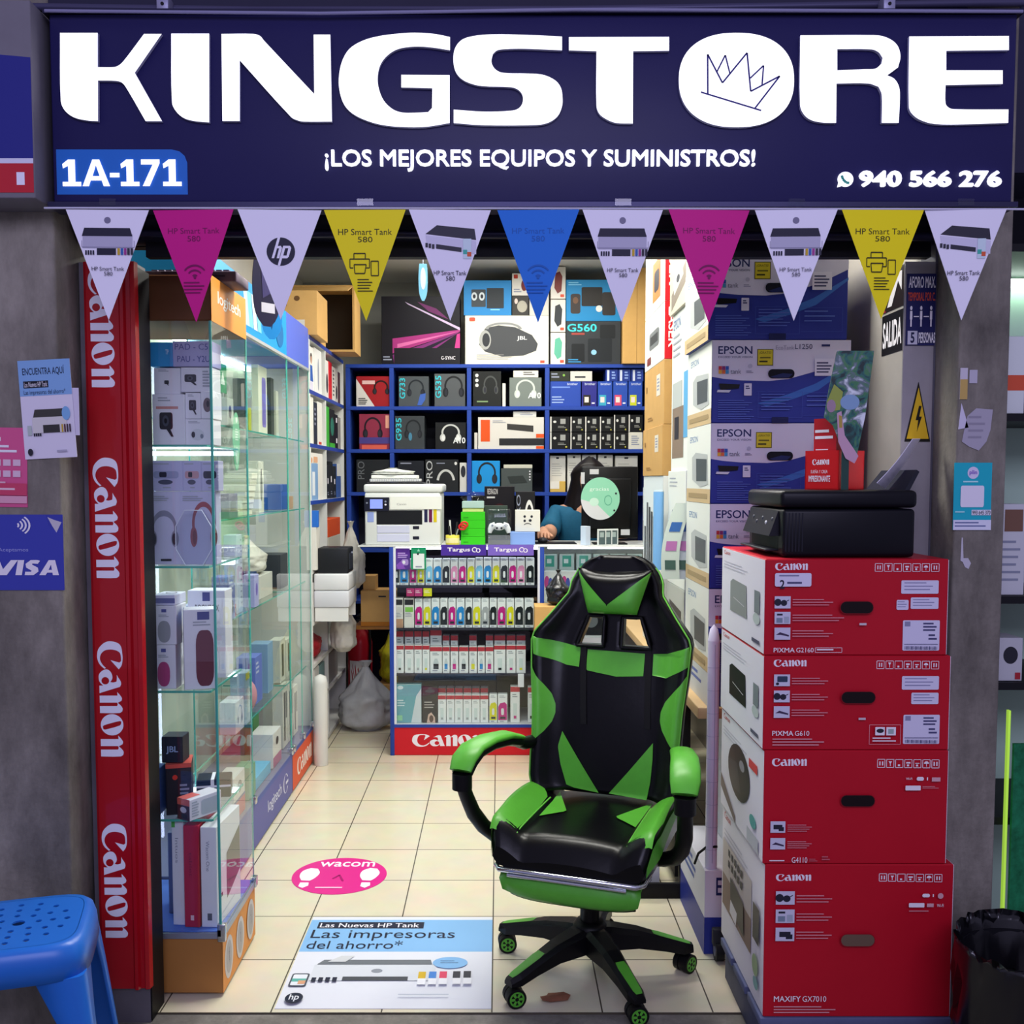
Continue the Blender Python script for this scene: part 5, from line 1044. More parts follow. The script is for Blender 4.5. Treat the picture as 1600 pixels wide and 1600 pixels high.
# ---------- blue and white tank printer cartons ----------
EB = M('#2e3a94', .42, noise=.08, scale=5); EW = M('#d5d3e6', .42); EN = M('#232c63', .45)
def eps(F, full=True):
    F.poly([(55, 45), (55, 285), (130, 298), (250, 309), (430, 313), (560, 300), (730, 252), (850, 205), (970, 150), (970, 45)], EW)
    F.poly([(360, 460), (560, 400), (740, 330), (970, 200), (970, 218), (760, 372), (600, 430), (420, 480)], M('#3f6fc0', .42))
    F.text('EPSON', 95, 84, 320, 136, EN, .012).text('EXCEED YOUR VISION', 96, 149, 320, 162, EN)
    F.rect(352, 104, 458, 212, M('#5f5a1e', .5)).rect(357, 109, 453, 207, M('#d3c42c', .5)).text('¡GRATIS!', 366, 120, 444, 138, M('#3b3a18', .5)).line([(370, 160), (440, 160)], 9, M('#6a6420', .5)).bars(366, 180, 444, 194, 1, M('#3b3a18', .5), .7)
    for k, c in enumerate(('#c23a44', '#8a2f70', '#2f58b0', '#e0a83a', '#d96a3a', '#3f8fc0')): F.rect(98 + 23 * (k % 3), 216 + 26 * (k // 3), 119 + 23 * (k % 3), 240 + 26 * (k // 3), M(c, .5))
    F.text('tank', 176, 236, 246, 266, M('#5d5f7c', .5)).ell(306, 215, 14, 14, M('#b5b4cc', .5)).bars(280, 246, 330, 264, 2, M('#8d8eae', .5))
    F.rr(424, 236, 598, 296, 28, M('#0b0d1c', .6)).poly([(440, 286), (520, 262), (585, 268), (560, 292), (470, 294)], M('#1f2a5e', .5))
    if full: F.text('EcoTank', 472, 82, 592, 108, M('#8a8aa8', .5)).text('L1250', 598, 72, 712, 104, EN).bars(772, 74, 852, 92, 1, EN, .8)
    F.rect(730, 168, 858, 280, M('#e2e0f0', .45)).bars(742, 190, 850, 270, 4, M('#4d4d72', .5), .5)
    F.poly([(100, 330), (238, 336), (232, 362), (110, 372)], BLACK).poly([(92, 372), (180, 374), (166, 390), (86, 388)], M('#cdd1e0', .5)).rr(266, 330, 316, 410, 3, M('#d7d7ea', .5)).bars(276, 345, 306, 372, 2, EN)
    ln = M('#5a6fc4', .5); F.bars(96, 440, 340, 575, 9, ln, .28).line([(360, 385), (650, 385), (650, 555), (360, 555), (360, 385)], 2, M('#4456b0', .5)).bars(380, 400, 600, 520, 6, ln, .28).line([(660, 392), (930, 392), (930, 540), (660, 540)], 2, M('#4456b0', .5)).bars(680, 410, 900, 500, 3, ln, .25)
    F.rr(450, 552, 560, 590, 4, M('#1b2152', .5))
def epl(v):
    def f(F):
        F.rect(0, 0, 100, 100, M('#e2e6de', .45)).text('EPSON', 14, 12, 48, 20, M('#4a78ac', .5)).rect(0, 82, 100, 100, M('#cbb287', .5))
        F.poly([(24, 40), (40, 34), (88, 38), (92, 76), (60, 80), (26, 70)], M('#b5bab8', .45)).poly([(42, 42), (86, 44), (86, 72), (44, 72)], M('#4f5658', .4)).rect(10, 88, 90, 94, M('#a58f68', .5))
    return f
EY = 3.05; ED = .38; ex0 = .640; ew = .417
ez = [P(1113, y, EY).z for y in (920, 787, 661, 531)]
ELAB = ['blue and white tank printer carton, topmost, its name cut by the magenta pennant', 'blue and white tank printer carton, second from the top, showing its full model number', 'blue and white tank printer carton behind the red brochure holder', 'blue and white tank printer carton hidden mostly by the black printer', 'blue and white tank printer carton just above the white paper roll']
hts = ez[1] - ez[0]
lev = [ez[3], ez[2], ez[1], ez[0], ez[0] - hts]
for k, z in enumerate(lev):
    h = (lev[k - 1] - z if k else hts) - .001
    t = thing('printer_carton', ELAB[k], 'box', (ex0 + ew / 2 - (.012 if k == 0 else 0), EY + ED / 2, z), 0, 'blue and white printer cartons')
    mb = MB(); mb.box((-ew / 2, -ED / 2, 0), (ew / 2, ED / 2, h), EB, .003, 1); eps(Face(mb, (-ew / 2, -ED / 2, 0), (ew, 0, 0), (0, 0, h), (55, 45, 970, 590)), k != 2); epl(k)(Face(mb, (-ew / 2, ED / 2, 0), (0, -ED, 0), (0, 0, h), (0, 0, 100, 100))); mb.build('carton_body', t)
zr = lev[-1]
carton('printer_carton', 'shallow blue carton on the pale table under the tank printer cartons', 'box', ew, ED, zr - .7515, (ex0 + ew / 2, EY + ED / 2, .7505), '#333f9a', artl=lambda F: F.rect(0, 0, 100, 100, M('#cfd2d4', .45)).bars(10, 20, 80, 60, 2, M('#5f6fb0', .5)))
carton('printer_carton', 'blue and white carton on the floor under the table, carrying the tall white roll', 'box', .435, .40, .26, (.625 + .2175, 3.185, .0005), '#e0e0ea', art=lambda F: F.rect(0, 56, 100, 100, EB).text('EPSON', 8, 8, 36, 30, EN, .012), artl=lambda F: F.rect(0, 56, 100, 100, EB).bars(10, 10, 70, 40, 3, M('#5f6fb0', .5)))
carton('printer_carton', 'white carton set back under the table on the blue and white floor carton', 'box', .33, .30, .40, (.90, 3.25, .262), '#c9cbd4')
# tall white paper roll standing in the gap
mb = MB(); mb.cyl((0, 0, 0), (0, 0, .70), .018, M('#dedcf0', .5), n=18); mb.tube([(.0, -.0182, .02), (.002, -.0184, .35), (0, -.0182, .69)], .0012, M('#b4b2cc', .5))
for k in range(9): mb.tube([(.0182 * math.cos(a_), .0182 * math.sin(a_), .06 + .07 * k) for a_ in [-PI + PI * q / 8 for q in range(9)]], .0005, M('#9fa0c4', .5), 4)
mb.lathe([(.018, .70), (.012, .735), (.0, .75)], M('#d4d2e8', .5)); tag(mb.build('paper_roll', None, (.648, 3.008, .261)), 'tall white roll standing upright beside the red carton stack', 'roll')
# ---------- table on the right and the stacks on it ----------
TX0, TX1, TY0, TY1 = .608, 1.10, 3.035, 5.0
t = thing('table', 'pale wooden table with black frame along the metal wall', 'table', (.86, 4.2, 0))
mb = MB(); mb.box((TX0 - .86, TY0 - 4.2, .715), (TX1 - .86, TY1 - 4.2, .75), M('#c9a877', .4, noise=.12, scale=3), .003); mb.build('table_top', t)
MB().box((TX0 + .006 - .86, TY0 + .40 - 4.2, .06), (TX0 + .018 - .86, TY1 - .07 - 4.2, .7145), M('#101015', .5)).build('side_panel', t)  # added black sheet standing in for the shade under the table
for x in (TX0 + .02, TX1 - .04):
    for y in (TY0 + .37, TY1 - .06): MB().box((x - .86, y - 4.2, 0), (x + .03 - .86, y + .03 - 4.2, .7145), M('#141418', .5), .002).build('leg', t)
MB().box((.36 - .86, 3.39 - 4.2, .0), (1.05 - .86, 3.402 - 4.2, .055), M('#0e0e12', .5), .003).build('foot_rail', t)
carton('carton', 'white carton with sideways printed text on the floor under the table', 'box', .11, .22, .20, (.505, 3.54, .0005), '#d7d9e6', art=lambda F: F.text('MAGNETIC TONER', 66, 8, 76, 92, M('#4a4c66', .5), 0, 90).bars(40, 60, 60, 94, 5, M('#6a6c88', .5), .3).rect(24, 66, 34, 90, M('#3a3c56', .5)))
GP = M('#e9eee6', .45)
def city(F): F.rect(0, 0, 100, 100, M('#dfe8ea', .45)); [F.rect(6 + 12 * k, 60 - (k * 29 % 34), 15 + 12 * k, 100, M(('#3c4046', '#5b6066', '#2c2f35')[k % 3], .5)) for k in range(8)]
def photo(F): F.rect(6, 60, 70, 92, M('#8b7a6a', .5)).rect(6, 44, 60, 60, M('#b9c0bd', .5)).rect(70, 40, 92, 80, M('#5fa9d8', .5)).rect(20, 66, 44, 80, DK).bars(8, 14, 60, 30, 4, LTX, .3).text('EPSON', 10, 4, 50, 10, M('#4a6ea8', .5))
def prn(F): F.bars(10, 6, 60, 16, 3, LTX, .3).rr(24, 34, 74, 66, 6, M('#74787a', .4)).rect(30, 42, 68, 58, M('#2f3236', .4)).rect(14, 78, 34, 92, M('#7c3430', .5))
zc = lambda y, Y: P(1060, y, Y).z
def stackbox(z0, z1, y0, y1, col, name, label, artl=None, art=None, x0=.645, x1=1.0): return carton(name, label, 'box', x1 - x0, y1 - y0, z1 - z0 - .001, ((x0 + x1) / 2, (y0 + y1) / 2, z0), col, artl=artl, art=art)
a3 = [.7505, 1.06, zc(735, 3.6), zc(600, 3.6), zc(478, 3.6), 2.30]
stackbox(a3[0], a3[1], 3.48, 3.84, '#dfe3da', 'printer_carton', 'white carton with a large grey printer photo, standing on the pale table', artl=lambda F: F.rect(0, 0, 100, 100, M('#b9bcb4', .45)).poly([(16, 20), (84, 26), (84, 78), (16, 72)], M('#3b3f42', .35)).poly([(24, 30), (76, 34), (76, 60), (24, 58)], M('#5d6265', .3)).rect(0, 86, 100, 100, M('#b59f7c', .5)))
stackbox(a3[1], a3[2], 3.48, 3.84, '#e6eae2', 'printer_carton', 'white carton behind the hanging leaflets', artl=prn)
stackbox(a3[2], a3[4], 3.48, 3.84, '#e9eee6', 'printer_carton', 'tall white carton with a kitchen photo low on its side', artl=photo, x0=.655)
stackbox(a3[4], a3[5], 3.48, 3.84, '#d9d2c0', 'printer_carton', 'white carton printed with a wooden desk scene, top of its stack', artl=lambda F: F.rect(0, 0, 100, 100, M('#d6cfb8', .45)).poly([(10, 70), (90, 40), (90, 70), (10, 95)], M('#8f8272', .45)).poly([(20, 52), (70, 34), (76, 56), (26, 74)], M('#e9e7dc', .45)).ell(48, 54, 9, 6, DK))
a4 = [.7505, 1.10, 1.462, zc(665, 4.05), zc(566, 4.05), zc(478, 4.05), 2.42]; CBM = '#c39a5b'
CARD = M('#c79d5f', .6, noise=.06, scale=9)
stackbox(a4[0], a4[1], 3.93, 4.45, '#e2e4dc', 'printer_carton', 'white carton lowest under the plain brown cartons', artl=prn, x0=.64)
stackbox(a4[1], a4[2], 3.93, 4.45, '#e4e7e0', 'printer_carton', 'white carton printed with a dark skyline, under the plain brown cartons', artl=city, x0=.64)
def bc(F): F.rect(64, 18, 82, 52, M('#ddd6c6', .5)).bars(67, 24, 80, 46, 4, GR).rect(10, 28, 16, 38, M('#8f6a38', .5)).bars(20, 82, 50, 90, 2, M('#9c7440', .5))
stackbox(a4[2], a4[3], 3.93, 4.45, CARD, 'cardboard_carton', 'plain brown carton with white barcode sticker, lower of two', artl=bc, x0=.635)
stackbox(a4[3], a4[4], 3.93, 4.45, CARD, 'cardboard_carton', 'plain brown carton with white barcode sticker, upper of two', artl=bc, x0=.64)
redf = lambda F: F.rect(0, 0, 100, 100, M('#d4202c', .45)).text('LASER', 4, 10, 12, 80, WHITE, .02, 90)
stackbox(a4[4], a4[5], 3.93, 4.45, '#e9ebe4', 'printer_carton', 'white carton with a red front edge, lower of the red edged pair', artl=prn, art=redf, x0=.64)
stackbox(a4[5], a4[6], 3.93, 4.45, '#e9ebe4', 'printer_carton', 'white carton with a red front edge and orange print, top of the red edged pair', artl=lambda F: F.rect(40, 30, 78, 86, M('#d9803a', .5)).rr(48, 44, 72, 74, 6, DK).bars(6, 10, 60, 22, 3, LTX, .3), art=redf, x0=.64)
# hanging leaflets, tube, small standing boxes
for k, (x, c) in enumerate(((1068, '#d8e6d2'), (1088, '#cfdad8'))):
    a = P(x + 2, 786, 3.45); b = P(x - 20, 905, 3.45); mb = MB(); rows = []
    for q in range(9):
        s = q / 8; p = a.lerp(b, s); bow = .02 * math.sin(PI * s); rows.append([(p.x - .03 - bow, 3.455, p.z), (p.x + .03 - bow, 3.445, p.z), (p.x + .03 - bow, 3.447, p.z), (p.x - .03 - bow, 3.457, p.z)])
    mb.loft(rows, M(c, .4), True, False)
    for q, cc in ((2, '#3f6fae'), (4, '#c07ab0'), (6, '#4c6a5c')):
        r0, r1 = rows[q], rows[q + 1]; f = lambda r, t_: V(r[0]).lerp(V(r[1]), t_) - V((0, .0012, 0)); mb.poly([f(r1, .2), f(r1, .8), f(r0, .8), f(r0, .2)], M(cc, .5))
    tag(mb.build('leaflet', None, (0, 0, 0)), ('curled leaflet with coloured bottles, hanging on the white carton stack, the one over the table', 'curled pale leaflet hanging closest to the blue printer cartons')[k], 'leaflet')
mb = MB(); p = P(1033, 868, 3.86); mb.cyl((0, 0, 0), (0, 0, .30), .02, M('#7fb6e6', .35), n=18); mb.cyl((0, 0, .302), (0, 0, .306), .019, M('#d9ecf6', .4)); tag(mb.build('blue_tube', None, (.612, 3.86, 1.1)), 'light blue cardboard tube standing by the white cartons', 'tube')
# =============== back shelving, left shelving, counter ===============
BLUE = M('#28469f', .4); DKB = M('#1b1c2c', .6)
BYY = 6.20; ZR = [P(800, y, BYY).z for y in (569, 635, 702, 769)] + [1.02, .70]
BX0, BX1 = -.94, .93
UX = [BX0, P(612, 640, BYY).x, P(733, 640, BYY).x, P(855, 640, BYY).x, BX1]
t = thing('shelving_unit', 'blue edged pigeonhole shelving across the back wall, full of headset boxes', 'shelf', (0, BYY, 0))
MB().box((BX0, .34, .02), (BX1, .35, ZR[0]), DKB).build('back_panel', t)
for z in ZR:
    MB().box((BX0, .0, z - .022), (BX1, .34, z), BLUE, .0015, 1).build('shelf_board', t)
for x in UX: 
    x = min(max(x, BX0 + .013), BX1 - .013)
    for za, zb in zip(ZR[1:] + [0.0], ZR): MB().box((x - .013, .001, za + .0005), (x + .013, .34, zb - .0225), BLUE).build('upright', t)
def bk(row, x0, x1, ytop, d, col, name, label, art=None, Y=None, cat='box', group=None, zb=None, **k):
    Y = Y or BYY + .015; a = P(x0, 640, Y).x; b = P(x1, 640, Y).x; z = (ZR[row] + .0005) if zb is None else zb
    h = P(800, ytop, Y).z - z
    return carton(name, label, cat, b - a, d, h, ((a + b) / 2, Y + d / 2, z), col, art=art, group=group, **k)
def hs_art(bgc, m, txt=None, tc='#35c7d6', cx=56, cy=38, s=26, extra=None, cup=None):
    def f(F):
        if bgc: F.rect(0, 0, 100, 100, M(bgc, .45))
        if txt: F.text(txt, 3, 6, 22, 74, M(tc, .45), .015, -90)
        headset(F, cx, cy, s, M(m, .45), M(cup, .45) if cup else None, .2)
        if extra: extra(F)
    return f
# top of the unit
ZT = ZR[0] + .0005
def raysart(F):
    for pts, c in (([(14, 62), (100, 49), (100, 52), (14, 84)], '#a3307a'), ([(14, 86), (100, 52), (60, 84), (40, 100), (16, 100)], '#7a2a70'), ([(30, 8), (100, 46), (100, 50), (34, 12)], '#c9b4d6'), ([(46, 8), (70, 18), (86, 34), (60, 22)], '#6a2560'), ([(20, 70), (100, 51), (20, 76)], '#d66aa6'), ([(20, 92), (98, 54), (30, 98)], '#1a1026'), ([(96, 56), (100, 54), (100, 100), (90, 100)], '#c03a86')): F.poly(pts[::-1], M(c, .4))
    F.rect(16, 76, 100, 100, M('#15131b', .4)).text('G-SYNC', 76, 88, 94, 93, CW).bars(2, 88, 14, 96, 2, GR)
bk(0, 597, 719, 463, .16, '#0f0d18', 'monitor_box', 'large black monitor carton printed with magenta light rays', raysart)
def boombox(F):
    F.rr(5, 4, 12, 12, 2, M('#d8553c', .5)); g = M('#45474a', .45)
    F.poly([(18, 46), (24, 26), (40, 20), (60, 24), (80, 40), (87, 58), (85, 72), (70, 82), (44, 84), (24, 74), (17, 60)][::-1], g).ring(46, 28, 22, 14, 4, M('#8b8d8c', .4), 20, 180, 360).ell(24, 50, 7, 20, M('#a3a4a0', .4)).ell(25, 50, 4.5, 14, M('#303236', .4)).text('JBL', 62, 42, 74, 52, M('#d4d6d6', .5), .02).bars(14, 80, 60, 92, 3, M('#a9a8a2', .5), .3)
    F.rect(90, 92, 95, 97, M('#d8553c', .5))
bk(0, 727, 857, 493, .26, '#dedacb', 'speaker_box', 'large cream speaker carton printed with a dark barrel speaker', boombox)
zj = P(800, 493, BYY + .015).z + .001
def spk2(F): F.rr(16, 26, 46, 76, 2, M('#3d444a', .5)).rr(48, 22, 84, 80, 2, M('#2f3439', .5)).ell(22, 46, 6, 12, M('#c9d2d6', .5)).ell(38, 46, 6, 12, M('#c9d2d6', .5)).ell(22, 46, 3, 6, DK).ell(38, 46, 3, 6, DK).bars(56, 82, 84, 90, 1, M('#7fc4ea', .5))
bk(0, 725, 799, 438, .20, '#2783c4', 'speaker_box', 'blue box printed with a pair of black desk speakers, on the cream carton', spk2, zb=zj)
bk(0, 800, 826, 462, .18, '#34322f', 'mouse_box', 'small dark box under the white box beside the desk speakers', lambda F: F.ell(60, 55, 30, 30, M('#a9a596', .5)).ell(24, 28, 10, 14, M('#d6c3bb', .5)), zb=zj)
zk = P(800, 462, BYY + .015).z + .001
bk(0, 800, 826, 427, .18, '#d8d4cc', 'mouse_box', 'small white box with a red print, half behind the blue pennant', lambda F: F.rr(10, 6, 34, 24, 3, M('#b53a2c', .5)).ell(72, 54, 18, 26, M('#6e2a2c', .5)).bars(10, 70, 60, 90, 2, GR), zb=zk)
bk(0, 827, 857, 440, .18, '#c9c6bd', 'speaker_box', 'pale box hidden behind the tip of the blue pennant', None, zb=zj)
for k, (y0, y1, c, lab) in enumerate(((520, 568, '#5fae93', 'green'), (468, 519, '#34373a', 'black'), (417, 467, '#7a3a38', 'dark red'))):
    zb_ = ZT if k == 0 else P(800, y1, BYY + .015).z + .001
    bk(0, 860, 883, y0, .14, '#dcd8cf', 'speaker_box', f'slim white box printed with a {lab} bottle-shaped speaker', lambda F, c=c: F.poly([(30, 20), (60, 14), (78, 30), (72, 76), (46, 84), (24, 66)][::-1], M(c, .45)).rr(64, 86, 90, 95, 3, M('#d8553c', .5)), zb=zb_, group='slim speaker boxes stacked on the unit')
def g560(F): F.text('G560', 2, 6, 56, 24, M('#3fd0d6', .45), .02).bars(10, 27, 44, 36, 1, M('#a4463e', .5)).rr(10, 52, 34, 94, 3, M('#1c1f22', .5)).rr(40, 40, 84, 94, 3, M('#22262a', .5)).rr(62, 8, 90, 40, 3, M('#1f2225', .5)).ell(51, 72, 5, 6, M('#8fc4e6', .5)).bars(4, 88, 30, 98, 2, M('#3a8fc4', .5))
bk(0, 884, 969, 502, .22, '#33373b', 'speaker_box', 'dark speaker carton lettered in turquoise', g560)
zk = P(800, 502, BYY + .015).z + .001
bk(0, 884, 969, 437, .22, '#1e84bd', 'speaker_box', 'blue speaker carton printed with a black sound system, on the dark turquoise lettered one', lambda F: F.rr(8, 34, 26, 82, 5, M('#3a3230', .45)).rr(28, 18, 66, 64, 3, M('#24211f', .45)).rr(66, 30, 90, 86, 4, M('#2e2a28', .45)).ell(60, 70, 6, 8, M('#d7dad4', .4)).ell(17, 50, 5, 8, M('#6a4a34', .4)).bars(4, 6, 30, 16, 2, M('#7fc4e6', .5)), zb=zk)
CARD2 = M('#d2a562', .6, noise=.06, scale=8)
bk(0, 972, 1008, 418, .20, CARD2, 'cardboard_carton', 'tilted brown carton at the end of the back unit top', lambda F: F.rect(60, 0, 62, 100, M('#a87f45', .6)), Y=BYY - .03)
# row one
bk(1, 557, 609, 588, .2, '#a11c24', 'headset_box', 'red headset box with a white diagonal corner', lambda F: (F.poly([(0, 100), (0, 8), (55, 100)], M('#d9d5cf', .45)), headset(F, 74, 36, 22, M('#2a1214', .45), None, .25), F.rect(18, 14, 56, 26, M('#e3b9b6', .5)).bars(6, 72, 36, 96, 4, M('#3a3a3c', .5))))
bk(1, 623, 670, 588, .2, '#4a5054', 'headset_box', 'grey headset box printed with a headset in blue light', hs_art(None, '#20262c', 'G733', cx=58, extra=lambda F: F.poly([(62, 96), (72, 60), (90, 56), (88, 78), (76, 96)], M('#3f62b4', .45))))
bk(1, 679, 727, 584, .2, '#53575a', 'headset_box', 'grey headset box printed with a plain black headset', hs_art(None, '#1c1e21', 'G535', cx=62, s=30))
bk(1, 739, 783, 580, .2, '#1d1f1e', 'headset_box', 'black headset box with three pale dots', hs_art(None, '#4a4d4b', None, cx=62, s=24, extra=lambda F: F.ell(14, 12, 6, 5, M('#cfd2cd', .5)).ell(14, 26, 6, 5, M('#cfd2cd', .5)).ell(14, 40, 6, 5, M('#cfd2cd', .5)).bars(14, 84, 70, 92, 1, M('#7f9a6e', .5))))
bk(1, 785, 790, 599, .15, '#dcd9d0', 'cable_box', 'thin white box between the black and the grey headset boxes')
bk(1, 796, 846, 590, .2, '#77807a', 'headset_box', 'pale grey headset box with a white outline headset', hs_art(None, '#c9d0c8', None, cx=50, s=30, cup='#e3e8e2', extra=lambda F: F.text('A10', 58, 52, 98, 72, M('#eef1ec', .45), .02)))
zt = P(800, 590, BYY + .015).z + .001
bk(1, 802, 841, 579, .12, '#d9d6cc', 'cable_box', 'flat white box lying on the pale grey headset box', lambda F: F.bars(40, 20, 90, 80, 2, DK, .4), zb=zt)
for k, (x0, x1, c, lab, st) in enumerate(((859.5, 908, '#2b4aa8', 'wide blue toner box', None), (909, 933, '#2f2f86', 'violet-blue toner box with a black swatch', '#2a2622'), (934, 957, '#2c4fae', 'blue toner box with a cyan swatch', '#3fa6c0'), (958, 981, '#2c4fae', 'blue toner box with a pink swatch', '#d85070'), (982, 1004, '#2c4fae', 'blue toner box with a yellow swatch', '#c9cf2c'))):
    def ba(F, st=st):
        F.text('brother', 20 if st else 56, 5, 90, 15, M('#dfe6f4', .5))
        if st: F.rect(10, 54, 58, 96, M(st, .5)).rect(18, 62, 46, 84, M('#e9d9d2', .5)).bars(66, 84, 94, 94, 1, CW)
        else: F.bars(6, 20, 90, 32, 1, M('#6f8fd8', .5)).bars(6, 60, 50, 92, 3, M('#9fb6ea', .5), .4)
    bk(1, x0, x1 - .6, 596, .2, c, 'toner_box', lab + ' on the back unit', ba)
zt = P(800, 596, BYY + .015).z + .001
bk(1, 859.5, 890, 580, .15, '#2d3128', 'toner_box', 'flat dark box lying on the wide blue toner box', lambda F: F.ell(70, 40, 6, 12, M('#7fae4a', .5)).bars(6, 20, 50, 80, 2, GR), zb=zt)
bk(1, 891, 925, 580, .15, '#d2d0c7', 'toner_box', 'flat white box lying on the blue toner boxes', lambda F: F.bars(20, 50, 90, 90, 1, DK, .4), zb=zt)
for k in range(3): bk(1, 946 + 20 * k, 965 + 20 * k, 577, .15, '#243a8c', 'toner_box', f'blue toner box lying on top of the row, {ORD[k]} from the middle upright', lambda F: F.rect(12, 6, 30, 96, M('#cfd6e8', .5)).bars(50, 20, 84, 90, 3, M('#8fa6dc', .5)), zb=zt)
# row two
bk(2, 561, 609, 647, .2, '#8f2f48', 'headset_box', 'red and violet headset box', hs_art(None, '#1f1220', None, cx=44, s=28, extra=lambda F: F.rect(0, 66, 100, 84, M('#4a3f86', .45)).rect(8, 88, 90, 100, M('#d8604e', .45)).rect(86, 4, 98, 40, M('#e0a08c', .45))))
bk(2, 617, 663, 650, .2, '#3b4044', 'headset_box', 'dark headset box with turquoise sideways numbers, on the second row', hs_art(None, '#1d2125', 'G935', cx=62, s=26, extra=lambda F: F.ell(52, 62, 6, 12, M('#4a86a4', .4))))
bk(2, 680, 728, 660, .2, '#181a1c', 'headset_box', 'black headset box with a white outline headset', hs_art(None, '#c9cbc6', None, cx=50, s=30, cup='#e6e8e4', extra=lambda F: F.text('A10', 58, 56, 98, 78, M('#eef0ee', .45), .02)))
def sbar(F): F.rect(4, 8, 18, 76, M('#e0541f', .45)).poly([(44, 20), (84, 26), (84, 46), (44, 38)], M('#3b3937', .45)).rect(32, 66, 100, 88, M('#26272a', .45)).rect(88, 52, 100, 64, M('#e0541f', .45)).rect(88, 90, 100, 98, M('#e0541f', .45)).bars(22, 10, 44, 20, 2, GR, .3)
bk(2, 747, 850, 652, .2, '#d9d5cc', 'soundbar_box', 'long white soundbar carton with an orange stripe', sbar)
bk(2, 741, 746, 676, .16, '#d6d1c6', 'cable_box', 'thin white box standing beside the soundbar carton')
zt = P(800, 652, BYY + .015).z + .001
bk(2, 802, 838, 643, .14, '#d8d8d2', 'cable_box', 'flat white box lying on the soundbar carton', lambda F: F.bars(30, 20, 90, 80, 2, GR, .4), zb=zt)
def tblk(F, w=False): F.rect(0, 0, 8, 100, M('#d6d4cc', .5)).rect(52, 14, 78, 48, M('#9fa09c', .5)).ell(24, 34, 8, 8, M('#d9d9d4', .5)).bars(40, 62, 84, 78, 2, M('#9a9a94', .5), .4).ell(82, 86, 5, 5, M('#b8b34a', .5))
X6 = [859, 891, 914, 937, 959, 982, 1005]
zmid = P(800, 675, BYY + .015).z
for r_ in range(2):
    for k in range(6):
        cw = '#d9d6c9' if (r_ == 0 and k == 5) else '#121316'
        lab = ('pale grey toner box at the end of the lower black row' if cw[1] == 'd' else f'black toner box, {ORD[k]} from the middle upright, ' + ('lower' if r_ == 0 else 'upper') + ' layer of the black row')
        o = bk(2, X6[k] + .5, X6[k + 1] - .5, 675.5 if r_ == 0 else 651 - 3 * (k > 3), .18, cw, 'toner_box', lab, tblk if cw[1] == '1' else (lambda F: F.bars(20, 20, 80, 80, 5, GR)), zb=None if r_ == 0 else zmid + .001, group='black toner boxes on the back unit')
# row three
bk(3, 556, 609, 718, .2, '#202327', 'headset_box', 'black box lettered sideways in grey, beside the left shelving', lambda F: F.text('PRO', 4, 6, 24, 60, M('#6a6e72', .5), 0, -90))
bk(3, 621, 662, 720, .2, '#1a1d26', 'headset_box', 'dark box behind the stack of white paper on the white printer', lambda F: F.bars(10, 6, 70, 14, 1, GR))
def proart(F): F.text('PRO', 3, 4, 22, 78, M('#b9bcbd', .5), 0, -90).ring(62, 70, 28, 40, 7, M('#c9cbc8', .45), 20, 190, 350).ell(92, 12, 4, 5, M('#dfe0dd', .5)).bars(34, 10, 70, 16, 1, GR)
bk(3, 664, 716, 718, .2, '#222427', 'headset_box', 'black box with a white headband arc, right of the paper stack', proart)
bk(3, 718, 729, 723, .18, '#d3d2cc', 'mouse_box', 'white box with a black mouse, beside the blue upright', lambda F: F.ell(50, 30, 34, 20, DK))
bk(3, 737, 781, 720, .2, '#1d90d8', 'headset_box', 'bright blue headset box', hs_art(None, '#22252b', None, cx=54, s=32))
bk(3, 783, 832, 732, .2, '#4a5150', 'headset_box', 'dark grey box with four white dots', lambda F: [F.ell(92, 12 + 12 * k, 2.5, 3, CW) for k in range(4)] and F.poly([(20, 34), (70, 30), (84, 60), (30, 64)], M('#2f3534', .5)))
zt = P(800, 732, BYY + .015).z + .001
bk(3, 787, 832, 726, .15, '#c9c8b8', 'cable_box', 'flat pale box lying on the dark grey box', zb=zt)
for k, (x0, x1, yt) in enumerate(((859.5, 884, 712), (887, 908, 710.5), (910, 932, 710.5), (935, 958, 710.5), (962, 997, 712))):
    bk(3, x0, x1, yt, .14, '#dad9d2', 'ink_pack', f'white hanging ink pack, {ORD[k]} along the row above the seated person', lambda F: F.rr(40, 4, 58, 9, 2, DK).bars(12, 22, 84, 60, 6, M('#b4b4b0', .5), .3), group='white ink packs on the back unit', Y=BYY + .05)
bk(3, 860, 884, 752, .03, '#d8b25a', 'ink_pack', 'orange and white pack low behind the seated person', lambda F: F.rect(0, 0, 60, 70, M('#e6e2da', .5)), Y=BYY + .004)
